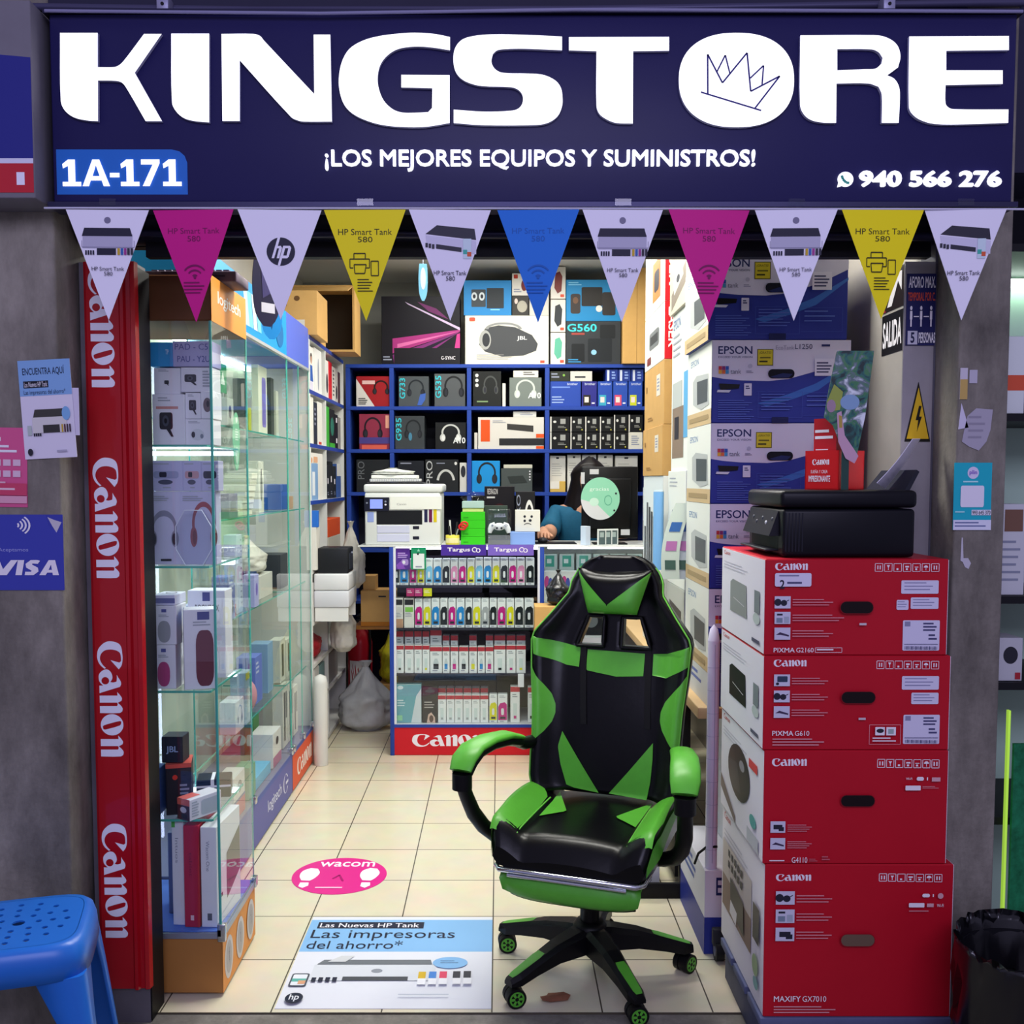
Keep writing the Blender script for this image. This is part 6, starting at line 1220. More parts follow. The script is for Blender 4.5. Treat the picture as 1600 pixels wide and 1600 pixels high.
# ---------- left shelving unit (blue shelves, white uprights) ----------
LX0, LX1 = -1.285, -.95
t = thing('shelving_unit', 'white shelving unit with blue shelf edges along the side wall, beyond the glass cases', 'shelf', (0, 0, 0))
WP = M('#dfe0dc', .5)
LZ = [.03, .29, .50, .72, .985, 1.34, 1.63, 1.90, 2.17]
for z in LZ:
    mb = MB(); mb.box((LX0, 5.078, z - .02), (LX1 - .003, 6.18, z), WP).box((LX1 - .003, 5.078, z - .02), (LX1, 6.18, z), BLUE if z > 1.2 else WP); mb.build('shelf_board', t)
for y in (5.088, 5.545, 6.17):
    for za, zb in zip(LZ, LZ[1:]): MB().box((LX0, y - .01, za + .0005), (LX1 - .001, y + .01, zb - .0205), WP).build('upright', t)
def lf(zi, px0, px1, h, col, name, label, art=None, dx=.012, d=.22, zb=None, group=None, cat='box'):
    Xf = LX1 - dx; y0 = max(5.101, Xf * FPX / (px0 - CX) * 1.005); y1 = Xf * FPX / (px1 - CX) * 1.005; z = LZ[zi] + .0005 if zb is None else zb
    return carton(name, label, cat, y1 - y0, d, h, (Xf - d / 2, (y0 + y1) / 2, z), col, rz=PI / 2, art=art, group=group)
def person_art(F): F.ell(50, 26, 16, 12, M('#3a2a26', .5)).ell(50, 30, 11, 9, M('#c99a80', .5)).poly([(24, 78), (34, 42), (66, 42), (78, 78)], M('#3460b0', .5)).rect(30, 78, 72, 98, M('#d8d4e6', .5))
lf(7, 480.5, 492, .225, '#e9e8e2', 'tablet_box', 'white box printed with a person in blue', person_art)
lf(7, 493, 503.5, .235, '#e6e7e4', 'tablet_box', 'white box with a grey stroke beside the person print', lambda F: F.ell(50, 56, 10, 36, M('#9aa0b0', .5)))
for k, (x0, x1, c, h, lab, fn) in enumerate(((509.5, 514, '#e3e2dc', .21, 'white box with a dark oval', lambda F: F.ell(50, 60, 30, 26, DK)), (514.4, 519.5, '#d2222a', .215, 'bright red box', None), (520, 524, '#dfded8', .20, 'white box with dark lettering', lambda F: F.bars(20, 10, 80, 90, 7, DK, .4)), (524.4, 528.5, '#c9c6bf', .2, 'grey white box', lambda F: F.ell(50, 70, 30, 20, DK)), (529, 532.2, '#4a2c30', .19, 'dark maroon box', None))):
    lf(7, x0, x1, h, c, 'headset_box', f'{lab} in the upper bay nearest the back unit', fn)
for k, (x0, x1, c, h, lab, fn) in enumerate(((480.5, 486, '#e8eade', .23, 'cream box with a green edge', lambda F: F.rect(60, 4, 70, 96, M('#9db078', .5))), (486.4, 490, '#e4e3da', .24, 'cream box', None), (490.4, 496, '#27303c', .22, 'dark navy box', lambda F: F.bars(20, 14, 60, 60, 4, GR)), (496.4, 503.5, '#e3e2da', .23, 'white box with red feet marks', lambda F: F.rect(20, 92, 80, 98, M('#c8402c', .5))))):
    lf(6, x0, x1, h, c, 'tablet_box', f'{lab}, second shelf of the side unit', fn)
lf(6, 509.5, 514.5, .225, '#3fae3c', 'mouse_box', 'bright green box edge on the second shelf of the side unit')
lf(6, 515, 523, .22, '#1c2421', 'mouse_box', 'black box with a teal print beside the bright green box', lambda F: F.ell(50, 45, 34, 24, M('#2f7a68', .45)).rect(0, 88, 100, 100, M('#3fae3c', .5)))
lf(6, 523.5, 528, .20, '#1a1c1d', 'mouse_box', 'black box with white labels near the back unit', lambda F: F.rect(30, 10, 70, 24, CW).rect(30, 70, 70, 84, CW))
lf(6, 528.4, 532.2, .19, '#8d8a86', 'mouse_box', 'grey box closest to the back unit on the second shelf')
lf(5, 480.5, 503.5, .245, '#e6e4dc', 'printer_box', 'wide white box with a blue scene, third shelf of the side unit', lambda F: F.rect(0, 22, 62, 100, M('#7fa4cf', .45)).rect(20, 40, 40, 90, M('#dfe6ec', .5)).ell(14, 16, 8, 6, M('#d98a4a', .5)).rect(30, 8, 60, 20, M('#dba884', .5)))
for k in range(3): lf(5, 509.5 + 5.2 * k, 514 + 5.2 * k, (.19, .21, .185)[k], '#26282b', 'hard_drive_box', f'charcoal slim box, {ORD[k]} from the wide white box', lambda F: F.rect(30, 40, 60, 56, CW).bars(30, 80, 70, 92, 2, GR), group='charcoal slim boxes on the side unit')
lf(5, 525.5, 532, .20, '#3a5a9c', 'hard_drive_box', 'blue box with a white top beside the charcoal boxes', lambda F: F.rect(0, 0, 100, 36, M('#dfdfda', .5)))
# lower clutter of the side unit
lf(4, 480.5, 497, .085, '#2c6cc8', 'parts_tray', 'bright blue tray of the side unit', zb=1.205, dx=-.03)
lf(4, 481, 498, .22, '#d9d8d0', 'printer_box', 'white printer box under the bright blue tray', dx=-.02, zb=LZ[4] + .0005)
lf(4, 511.5, 530, .10, '#d8562c', 'parts_box', 'orange box on the clutter shelf', dx=0, zb=1.125); lf(4, 511.5, 530, .14, '#c9c6b8', 'parts_box', 'cream box under the orange box', dx=.0)
zq_ = 1.205 + .0855
mb = MB(); mb.tube([(0, 0, 0), (0, .26, .0)], .008, M('#d9a43a', .5), 6); tag(mb.build('ruler', None, (-1.03, 5.16, zq_ + .008)), 'yellow ruler lying across the bright blue tray', 'ruler')
mb = MB(); mb.box((-.08, -.09, 0), (.08, .09, .13), M('#202226', .4), .006); mb.box((.079, -.06, .02), (.082, .06, .10), M('#3b3f46', .3)); mb.ball((.083, .02, .10), .006, GR, 8); tag(mb.build('label_printer', None, (-.855, 5.23, .966)), 'small black device standing on the white tray box', 'device')
t2 = thing('tray_box', 'white tray unit of two drawers projecting from the side unit', 'tray', (-.86, 5.26, .79))
MB().box((-.09, -.14, .0), (.09, .14, .088), M('#d5d7dc', .4), .008).build('drawer', t2); MB().box((-.09, -.14, .0895), (.09, .14, .175), M('#dfe1e2', .4), .008).build('drawer', t2)
MB().box((-.085, -.135, -.07), (.085, -.12, -.0005), WP).build('bracket', t2); MB().box((-.085, .12, -.07), (.085, .135, -.0005), WP).build('bracket', t2)
lf(3, 484, 500, .20, '#c4c2c0', 'toner_box', 'grey box with a red slash on the lower side unit', lambda F: F.poly([(30, 30), (50, 30), (76, 90), (52, 90)], M('#b02c38', .5)).bars(10, 6, 90, 18, 2, GR), dx=.0, zb=LZ[3] + .0005)
bag('shopping_bag', 'red bag lying on the low shelf of the side unit', (-1.04, 5.30, LZ[2] + .001), (.085, .17, .17), '#b02a36', 9, m=M('#b02a36', .4, bump=.2, scale=15))
lf(1, 487, 494, .17, '#d8d8d4', 'toner_box', 'white box standing on the lowest raised shelf of the side unit'); lf(1, 509.5, 524, .17, '#9b9a9a', 'toner_box', 'grey box standing deep on the lowest raised shelf of the side unit'); lf(1, 495, 503, .16, '#6f8f92', 'toner_box', 'teal grey box between the white and the grey low boxes')
bag('shopping_bag', 'black bag lying at the bottom of the side unit', (-1.05, 5.32, LZ[0] + .001), (.09, .17, .20), '#17171a', 12, m=M('#17171a', .35, bump=.3, scale=15))
bag('plastic_bag', 'white plastic bag hanging upper from the side unit', (-.83, 5.62, .84), (.075, .09, .34), '#d9d7d2', 21, m=PLB)
bag('plastic_bag', 'grey white plastic bag hanging lower from the side unit', (-.865, 5.53, .50), (.07, .09, .28), '#d2d1d2', 22, m=PLB)
mb = MB(); mb.lathe([(.034, 0), (.036, .02), (.036, .42), (.03, .45), (.012, .46), (.0, .465)], M('#d9dad4', .3), n=20); tag(mb.build('white_canister', None, (-.905, 5.03, .001)), 'tall white canister standing at the end of the glass cases', 'canister')
# corner behind the counter
bag('rubbish_bag', 'large grey plastic bag slumped on the floor beside the counter', (-.775, 5.77, .001), (.155, .12, .36), '#b9b6b2', 31, m=M('#aeb0b2', .3, noise=.08, scale=10, bump=.3))
t = thing('fire_extinguisher', 'red fire extinguisher standing behind the grey plastic bag', 'fire extinguisher', (-.845, 6.05, .0))
mb = MB(); mb.lathe([(.0, .0), (.07, .0), (.075, .02), (.075, .46), (.06, .52), (.03, .55), (.025, .57)], M('#9d1624', .3), n=24); mb.build('cylinder', t)
mb = MB(); mb.cyl((0, 0, .57), (0, 0, .60), .02, BLACK); mb.box((-.012, -.09, .60), (.012, .03, .612), BLACK, .003).box((-.01, -.08, .625), (.01, .03, .635), BLACK, .003); mb.build('valve_handle', t)
mb = MB(); mb.poly([(.0755 * math.sin(a_), -.0757 * math.cos(a_), z_) for a_, z_ in [(-.8 + .2 * k, .20) for k in range(9)] + [(.8 - .2 * k, .36) for k in range(9)]], M('#d8d4d0', .5)); mb.build('label_plate', t)
mb = MB(); mb.tube([(.02, 0, .585), (.06, -.03, .57), (.07, -.05, .45), (.06, -.06, .25)], .008, BLACK); mb.build('hose', t)
YEL = M('#c9c22a', .35, noise=.2, scale=12, bump=.6)
bag('cable_bundle', 'heap of yellow cables in the corner beside the fire extinguisher', (-.64, 6.06, .22), (.085, .09, .34), '#c9c22a', 41, m=YEL, cat='cable')
carton('cardboard_carton', 'plain brown carton on the floor under the yellow cables', 'box', .18, .2, .218, (-.635, 6.07, .001), CARD)
mb = MB(); mb.box((-.15, -.10, 0), (.15, .10, .022), M('#a9743a', .45, noise=.1), .003); tag(mb.build('wooden_shelf', None, (-.67, 5.74, .60)), 'small wooden shelf beside the counter', 'shelf')
carton('cardboard_carton', 'orange-brown carton with a short printed line, beside the counter', 'box', .25, .18, .20, (-.655, 5.72, .6225), CARD, art=lambda F: F.bars(40, 14, 64, 22, 1, DK).rect(0, 88, 100, 100, M('#b5701f', .5)))
carton('cardboard_carton', 'small brown carton standing on the orange-brown carton', 'box', .07, .12, .08, (-.735, 5.72, .8235), CARD)
# ---------- counter ----------
KY = 5.20; KX0 = P(610, 1180, KY).x; KX1 = P(850, 1000, KY).x; KT = 1.104
kz = [P(700, 840 + c / 4.444, KY + .05).z for c in (328, 622, 937)] + [P(700, 1128, KY + .05).z]
t = thing('display_counter', 'glass fronted counter with blue posts, red lettered base and rows of ink boxes', 'counter', (0, KY, 0))
zbs = P(700, 1137, KY).z
mb = MB(); mb.box((KX0, .004, .002), (KX1, .42, zbs), M('#cf1f2b', .4)); F = Face(mb, (KX0, .004, .002), (KX1 - KX0, 0, 0), (0, 0, zbs), (610, 1137, 850, 1181)); F.glyphs(CANON, CBX, 644, 1148, 758, 1168, CW); mb.build('base_panel', t)
mb = MB(); mb.box((KX0, 0, zbs + .0005), (KX1, .42, zbs + .016), BLUE).box((KX0, .002, zbs + .0165), (KX1, .42, kz[3] - .001), M('#cfd3dc', .3)); mb.build('base_rail', t)
MB().box((KX0, .40, kz[3]), (KX1, .42, KT - .03), M('#23242e', .6)).build('back_panel', t)
for x in (KX0, KX1 - .022): MB().box((x, -.002, 0 if x == KX0 else zbs), (x + .022, .022, KT - .0075), BLUE, .002).build('corner_post', t); MB().box((x + (.022 if x == KX0 else -.012), .001, kz[3]), (x + (.034 if x == KX0 else 0), .013, KT - .0075), M('#dfe3e8', .3)).build('post_trim', t)
for z in kz[:3]: MB().box((KX0 + .02, .02, z - .012), (KX1 - .02, .40, z - .001), M('#2b2c38', .4)).build('shelf_board', t)
MB().box((KX0 + .036, .004, kz[3]), (KX1 - .036, .008, KT - .05), GLASS).build('glass_front', t)
MB().box((KX0 + .03, .05, KT - .022), (KX1 - .03, .07, KT - .010), M('#eef4ff', .5, em=5)).build('light_strip', t)
MB().box((-.735, -.0005, KT - .006), (.98, .46, KT), M('#d9dbd6', .3), .003).build('worktop', t)
mb = MB()
for x0, x1 in ((689, 760), (762, 834)):
    a = P(x0, 868, KY - .004); b = P(x1, 851, KY - .004); F = Face(mb, (a.x, -.0035, a.z), (b.x - a.x, 0, 0), (0, 0, b.z - a.z), (0, 0, 100, 30)); F.rect(0, 0, 100, 30, M('#4a2f96' if x0 < 700 else '#7a62c0', .45)).text('Targus', 14, 8, 64, 22, CW, .02).ring(74, 14, 6, 7, 2, CW, 16, 60, 330).ring(82, 16, 5, 6, 2, CW, 16)
mb.build('header_strip', t)
INKC = {'K': ('#1c2426', 'black'), 'C': ('#1f86cc', 'cyan'), 'M': ('#c01a82', 'magenta'), 'Y': ('#d6d41c', 'yellow'), 'LC': ('#7fc3e6', 'light cyan'), 'LM': ('#d88fb8', 'light magenta'), 'G': ('#a3a9ac', 'grey')}
def inkart(c, kind=0):
    m = M(c, .4)
    def f(F):
        if kind == 0:
            F.bars(16, 3, 84, 12, 2, M('#7f8c94', .5), .4).poly([(4, 90), (4, 42), (24, 30), (70, 26), (94, 34), (94, 90)], m).rr(34, 48, 64, 72, 8, M('#dfe4e6', .5)).rect(24, 78, 78, 86, M('#2a3236', .5) if kind == 0 else m).bars(20, 93, 80, 98, 1, GR)
        elif kind == 1:
            F.rect(0, 0, 100, 16, M('#b5303c', .45)).bars(20, 22, 80, 34, 2, M('#8d989c', .5), .4).poly([(40, 44), (60, 44), (72, 58), (72, 84), (28, 84), (28, 58)][::-1], M('#c6d2d4', .45)).rect(28, 64, 72, 84, m).bars(20, 88, 80, 94, 1, GR)
        else: F.rect(0, 0, 100, 14, M('#b5303c', .45)).bars(20, 20, 80, 32, 2, M('#8d989c', .5), .4).rect(30, 46, 70, 90, M('#cfdedd', .45)).rect(36, 80, 64, 88, m)
    return f
def ink(row, x0, x1, c, ytop, ybot, lab, kind=0, dy=.03, zb=None, grp='ink boxes in the counter', base='#e6ebec', name='ink_box'):
    Y = KY + dy; a = P(600 + x0 / 4.444, 960, Y).x; b = P(600 + x1 / 4.444, 960, Y).x; z = kz[row] if zb is None else zb
    h = P(700, 840 + ytop / 4.444, Y).z - z
    return carton(name, lab, 'box', b - a - .001, .06, h, ((a + b) / 2, Y + .03, z), base, art=inkart(INKC.get(c, (c,))[0], kind), group=grp)
R1_ = [(72, 110, 'K'), (112, 172, 'C'), (178, 228, 'M'), (232, 282, 'Y'), (288, 340, 'LC'), (344, 402, 'C'), (406, 458, 'K'), (462, 514, 'LM'), (518, 572, 'M'), (578, 630, 'Y'), (634, 688, 'LC'), (692, 748, 'C'), (752, 804, 'Y'), (808, 862, 'K'), (866, 920, 'M'), (924, 978, 'LM'), (984, 1044, 'K')]
for k, (x0, x1, c) in enumerate(R1_): ink(0, x0, x1, c, 148 - 6 * (k > 9), 328, f'{INKC[c][1]} ink box, {ORD[k]} from the printer end of the top counter row')
R2_ = [(214, 268, 'M'), (272, 326, 'Y'), (330, 386, 'C'), (390, 442, 'K'), (446, 498, 'M'), (502, 560, 'C'), (564, 614, 'K'), (616, 672, 'Y'), (676, 728, 'G'), (732, 784, 'K'), (788, 846, 'M'), (850, 904, 'Y'), (908, 970, 'K'), (976, 1040, 'K')]
for k, (x0, x1, c) in enumerate(R2_): ink(1, x0, x1, c, 424, 622, f'{INKC[c][1]} ink box, {ORD[k]} of the second counter row')
for k, (x0, x1, c) in enumerate(((74, 132, 'K'), (140, 208, '#79b84a'))):
    Y = KY + .03; a = P(600 + x0 / 4.444, 960, Y).x; b = P(600 + x1 / 4.444, 960, Y).x; h = P(700, 840 + 422 / 4.444, Y).z - kz[1]
    carton('cartridge_box', ('white box with a black top band and brown foot, second counter row', 'white box with a green band, second counter row')[k], 'box', b - a, .08, h, ((a + b) / 2, Y + .04, kz[1]), '#dcdcd6', art=lambda F, k=k: F.rect(6, 4, 94, 22, M('#2a2a2c', .5)).rect(0, 70, 100, 100, M('#b58e72' if k == 0 else '#dcdcd6', .5)).rect(10, 30, 90, 46, M('#7fbf52' if k else '#cfcfca', .5)).bars(10, 50, 90, 66, 3, GR, .3))
R3_ = [(78, 136, 'K'), (142, 205, 'G'), (208, 262, 'G'), (265, 315, 'Y'), (318, 402, 'K'), (405, 455, 'C'), (460, 515, 'M'), (520, 585, 'K'), (590, 645, 'Y'), (650, 700, 'C'), (704, 760, 'M'), (764, 845, 'K'), (850, 915, 'M'), (918, 985, 'Y')]
for k, (x0, x1, c) in enumerate(R3_):
    sp = 4 <= k <= 10
    ink(2, x0, x1, c, 760 if sp else 750, 937, f'white ink bottle box with {INKC[c][1]} mark, {ORD[k]} of the third counter row', 1 if sp else 2)
    if k not in (7, 9): ink(2, x0 + 2, x1 - 2, c, 640 if k == 4 else 650 + 30 * (k > 4), 937, f'red topped ink box behind the {ORD[k]} box of the third counter row', 2, dy=.10, grp='red topped ink boxes behind the third counter row')
for k in range(6):
    x0 = 372 + 59 * k; ink(3, x0, x0 + 57, 'G', 1096, 1277, f'white and red ink box, {ORD[k]} of its set on the bottom counter row', 2); ink(3, x0 + 2, x0 + 55, 'K', 1045, 1277, f'taller red topped ink box behind the {ORD[k]} box of the bottom row set', 2, dy=.10, grp='red topped ink boxes behind the bottom counter row')
ink(3, 730, 786, 'Y', 1092, 1277, 'yellow ink box on the bottom counter row'); ink(3, 790, 858, 'M', 1092, 1277, 'magenta ink box on the bottom counter row')
ink(3, 878, 944, 'M', 1036, 1277, 'tall white box with pink print on the bottom counter row', 2); ink(3, 1000, 1042, 'K', 1040, 1277, 'tall white box next to the blue post on the bottom counter row', 2)
def kbox(x0, x1, yt, row, d, col, name, lab, art): 
    Y = KY + .03; a = P(600 + x0 / 4.444, 960, Y).x; b = P(600 + x1 / 4.444, 960, Y).x; carton(name, lab, 'box', b - a, d, P(700, 840 + yt / 4.444, Y).z - kz[row], ((a + b) / 2, Y + d / 2, kz[row]), col, art=art)
kbox(78, 256, 1020, 3, .06, '#6aa9b4', 'photo_paper', 'teal pack of photo paper on the bottom counter row', lambda F: F.rect(0, 0, 100, 0.5, CW).ell(18, 8, 12, 5, M('#cfe3e6', .5)).bars(6, 40, 40, 60, 3, M('#d6eaec', .5), .4).poly([(60, 100), (80, 30), (100, 10), (100, 100)], M('#cfd9de', .5)).rect(4, 80, 26, 94, M('#8fd0a4', .5)))
kbox(262, 368, 1042, 3, .06, '#33302f', 'photo_paper', 'black pack of photo paper beside the teal pack', lambda F: F.bars(14, 40, 86, 62, 3, M('#b9b4b0', .5), .35).poly([(30, 100), (40, 76), (60, 70), (84, 84), (86, 100)], M('#d2b4a4', .5)).ell(60, 88, 14, 10, M('#5b4238', .5)))
# small cards and packs in the counter
def card(x0, y0, x1, y1, c, name, lab, cat, art=None, dy=.016):
    a = P(600 + x0 / 4.444, 840 + y1 / 4.444, KY + dy); b = P(600 + x1 / 4.444, 840 + y0 / 4.444, KY + dy); mb = MB(); mb.box((a.x, KY + dy, a.z), (b.x, KY + dy + .002, b.z), M(c, .45))
    if art: art(Face(mb, (a.x, KY + dy, a.z), (b.x - a.x, 0, 0), (0, 0, b.z - a.z), (0, 0, 100, 100)))
    tag(mb.build(name), lab, cat)
card(75, 72, 180, 222, '#5b2f96', 'hanging_pack', 'purple hanging pack with white lettering in the counter', 'pack', lambda F: F.bars(20, 22, 90, 50, 3, M('#c9a8e6', .5), .45).rr(44, 52, 90, 80, 10, M('#b48fd8', .5)).ell(60, 66, 10, 8, CW).poly([(10, 80), (40, 60), (70, 96), (20, 98)], M('#8f4fc0', .5)))
card(188, 68, 292, 222, '#1f8f62', 'price_card', 'green card with a white square hung on the counter glass', 'card', lambda F: F.rect(14, 28, 88, 96, M('#e3e9e6', .5)).ell(46, 30, 7, 5, DK).poly([(40, 18), (50, 6), (60, 18)], M('#8fd0b4', .5)).rect(30, 84, 72, 90, GR), dy=-.006)
for k, (x0, x1, c) in enumerate(((156, 208, '#b0306a'), (212, 266, '#b83a78'), (274, 332, '#d6d61c'))): card(x0, 352, x1, 408, c, 'price_card', ('dark pink', 'pink', 'yellow')[k] + ' small card under the top counter shelf', 'card', lambda F: F.bars(14, 30, 80, 70, 2, M('#ffffff', .5), .25))
card(930, 945, 972, 1038, '#e4e9f0', 'price_card', 'small white card hanging in the bottom row of the counter', 'card')
# cardboard carton on the seat side of the chair
t = thing('carton_stand', 'brown carton standing before the counter, half behind the chair', 'box', (.26, 5.08, 0)); MB().box((-.085, -.08, 0), (.12, .08, .60), M('#b98d52', .6, noise=.06), .002, 1).build('lower_carton', t); MB().box((-.082, -.078, .6005), (.12, .078, P(830, 948, 5.0).z), CARD2, .002, 1).build('upper_carton', t)
# ---------- second counter section ----------
t = thing('display_counter', 'glass counter section with pastel packs, behind the chair head', 'counter', (0, KY, 0)); QX0, QX1 = KX1 + .002, .97
MB().box((QX0, .03, .0), (QX1, .42, .62), M('#c9ccd2', .4)).build('base_panel', t); MB().box((QX0, .40, .6205), (QX1, .42, KT - .0075), M('#d7dcd8', .5)).build('back_panel', t)
MB().box((QX0, .03, .80), (QX1, .40, .81), M('#d4dad6', .3)).build('shelf_board', t); MB().box((QX0, .02, .6205), (QX1, .026, KT - .0075), GLASS).build('glass_front', t)
MB().box((QX0 + .02, .06, KT - .02), (QX1 - .02, .08, KT - .010), M('#eef4ff', .5, em=5)).build('light_strip', t)
for k in range(7):
    a = .275 + .092 * k
    carton('phone_case_pack', f'white pack with pink and blue hearts, {ORD[k]} behind the counter glass', 'pack', .085, .05, .155, (a, KY + .10, .8105), '#dfe3e2', art=lambda F: F.ell(22, 38, 16, 22, M('#c2488c', .45)).ell(44, 44, 14, 22, M('#4a56a0', .45)).rect(60, 20, 90, 90, M('#c9d2d6', .5)), group='pastel packs behind the counter glass')
    carton('phone_case_pack', f'mint green pack, {ORD[k]} on the rear row behind the counter glass', 'pack', .08, .05, .235, (a, KY + .26, .8105), '#cfe0d8', art=lambda F: F.rect(20, 4, 80, 30, M('#4fae96', .45)).rect(30, 12, 60, 22, M('#e6f2ec', .5)), group='mint packs behind the counter glass')
    if k % 2 == 0: carton('mouse_pack', f'black pack, {ORD[k // 2]} on the low shelf behind the counter glass', 'pack', .12, .10, .15, (a + .03, KY + .16, .6215), '#24262a', art=lambda F: F.ell(50, 50, 30, 24, M('#7d8488', .4)), group='black packs behind the counter glass')
bag('rubbish_bag', 'small crumpled black bag on the brown carton behind the chair', (.30, 5.08, P(830, 948, 5.0).z + .001), (.06, .06, .16), '#0c0c10', 77, m=M('#0c0c10', .25, spec=.6))
# =============== things on the counter, the person ===============
ZK = KT + .0005
t = thing('multifunction_printer', 'large white tank printer with a small blue screen and colour ink windows, on the counter', 'printer', (0, 5.24, ZK)); GW = M('#dfe2de', .4); GW2 = M('#c9cbe0', .4)
Yp = 5.24
def q(px, py): p = P(px, py, Yp); return p.x, p.z - ZK
xa, xb = q(570, 800)[0], q(688, 800)[0]; h1 = q(0, 770)[1]; h2 = q(0, 757)[1]; 
mb = MB(); mb.box((xa, 0, 0), (xb, .36, h1), GW, .008); mb.build('printer_body', t)
mb = MB(); mb.box((xa - .005, -.004, h1 + .001), (xb + .012, .37, h1 + .045), GW, .012, 3); mb.build('scanner_lid', t)
def fq(name, x0, y0, x1, y1, m, bev=.002, dep=.006, art=None):
    a = q(x0, y1); b = q(x1, y0); mb = MB(); mb.box((a[0], -dep, max(.0, a[1])), (b[0], .004, b[1]), m, bev, 1)
    if art: art(Face(mb, (a[0], -dep, max(0, a[1])), (b[0] - a[0], 0, 0), (0, 0, b[1] - max(0, a[1])), (0, 0, 100, 100)))
    return mb.build(name, t)
fq('control_panel', 569, 777, 608, 799, M('#191a2a', .3), art=lambda F: F.rect(24, 14, 74, 80, M('#7f8fe0', .3, em=.5)).ell(86, 30, 4, 6, GR).ell(86, 52, 4, 6, CW).ell(12, 40, 4, 6, GR))
fq('front_cover', 609, 775, 690, 796, M('#e6e7de', .4), art=lambda F: F.text('Canon', 14, 52, 32, 68, M('#9a9a98', .5)))
fq('paper_mouth', 588, 797, 660, 820, M('#15161a', .5), dep=.001)
for k, c in enumerate(('#25264a', '#6a1f4a', '#d6c01f')): fq('ink_window', 663 + 7.2 * k, 794, 668 + 7.2 * k, 816, M(c, .3), dep=.002, bev=.001)
for k in range(2): fq('paper_drawer', 589, 821 + 13.5 * k, 640, 833 + 13.5 * k, GW2, dep=.003)
for k in range(2): fq('drawer_grip', 645, 822 + 16 * k, 655, 827 + 16 * k, M('#222230', .4), dep=.002)
fq('logo_plate', 574, 800, 584, 816, M('#8f9fd8', .4), dep=.002)
zl = ZK + h1 + .0455
for k, (dz, w, c, m, lab) in enumerate(((0, .30, .16, '#2c2d30', 'dark flat folder lying on the white printer'), (.011, .27, .15, '#c9cac9', 'spiral notebook lying on the dark folder'), (.028, .24, .14, '#e9eae4', 'thick white paper pad lying on the spiral notebook'))):
    px = P(620 - 1 * k, 760, 5.4).x; mb = MB(); mb.box((-w / 2, -c / 2, 0), (w / 2, c / 2, (.010, .016, .018)[k]), M(m, .5), .003, 1)
    if k == 1:
        for j in range(22): mb.tube([(-w / 2 + .012 * j + .006, -c / 2 - .002 + .006 * math.cos(a_), .008 + .009 * math.sin(a_)) for a_ in [2 * PI * s_ / 8 for s_ in range(9)]], .0012, GR, 4)
    tag(mb.build(('folder', 'notebook', 'paper_pad')[k], None, (px, 5.40, zl + dz + .0005 * k), (.0, .04, -.03)[k]), lab, ('folder', 'notebook', 'paper')[k])
bag('plastic_bag', 'folded white plastic bag on top of the paper stack', (P(614, 740, 5.4).x, 5.40, zl + .048), (.11, .08, .035), '#ecece4', 51, m=M('#e6e8e0', .4, bump=.3, scale=10))
# cup with pens
t = thing('pen_cup', 'round yellow tape roll cup on the counter', 'cup', (P(707, 842, 5.26).x, 5.27, ZK)); m = MB(); m.lathe([(.034, 0), (.036, .004), (.036, .052), (.031, .052), (.031, .004), (.0, .004)], M('#d2c84a', .4), n=24, caps=False); m.build('cup_body', t)
m = MB(); m.lathe([(.0364, .012), (.0366, .013), (.0366, .036), (.0364, .037)], M('#e6dfa0', .4), n=24, caps=False); m.build('tape_band', t)
for k, (a_, c, lab, h) in enumerate(((.3, '#26262a', 'black pen standing in the yellow cup', .12), (2.2, '#d9dad6', 'white cutter standing in the yellow cup', .13), (4.0, '#2c2c30', 'black marker standing in the yellow cup', .10))):
    m = MB(); x, y = t.location.x, t.location.y; m.tube([(x + .012 * math.cos(a_), y + .012 * math.sin(a_), ZK + .006), (x + .026 * math.cos(a_), y + .02 * math.sin(a_), ZK + h)], .005, M(c, .4), 8); tag(m.build('pen'), lab, 'pen')
m = MB(); x, y = t.location.x, t.location.y
m.tube([(x + .006, y - .012, ZK + .008), (x + .03, y - .012, ZK + .085)], .004, M('#b9bcc0', .3, metal=.7), 6)
for sx in (0, 1): m.tube([(x + .03 + .022 + .018 * math.cos(b_) + .01 * sx, y - .012, ZK + .095 + .014 * math.sin(b_) + .012 * sx) for b_ in [2 * PI * k / 12 for k in range(13)]], .005, M('#d2262c', .35), 6)
tag(m.build('scissors'), 'scissors with red handles standing in the yellow cup', 'scissors')
# green boxes
gx0, gx1 = P(720, 830, 5.28).x, P(758, 830, 5.28).x
gz = [ZK, ZK + .043, ZK + .086, ZK + .129]
for k in range(4): carton('ink_box', f'bright green flat box, {ORD[3 - k]} from the top of the green pile', 'box', gx1 - gx0 - .002 * (k % 2), .12, .0425, ((gx0 + gx1) / 2, 5.34, gz[k]), '#38c21e', art=lambda F: F.bars(10, 60, 40, 90, 1, M('#2c9a18', .5)), group='bright green boxes on the counter')
carton('note_block', 'block of pale yellow notes on the green boxes', 'notes', .11, .09, .02, ((gx0 + gx1) / 2, 5.34, gz[3] + .0435), '#cfd58a'); carton('tape_box', 'pale teal box under the clear plastic wrap', 'box', .115, .1, .035, ((gx0 + gx1) / 2, 5.34, gz[3] + .064), '#a9c6bd')
bag('plastic_wrap', 'crumpled clear plastic wrap on the pale teal box', ((gx0 + gx1) / 2, 5.34, gz[3] + .0995), (.06, .05, .05), '#cfd8de', 61, m=CLEAR)
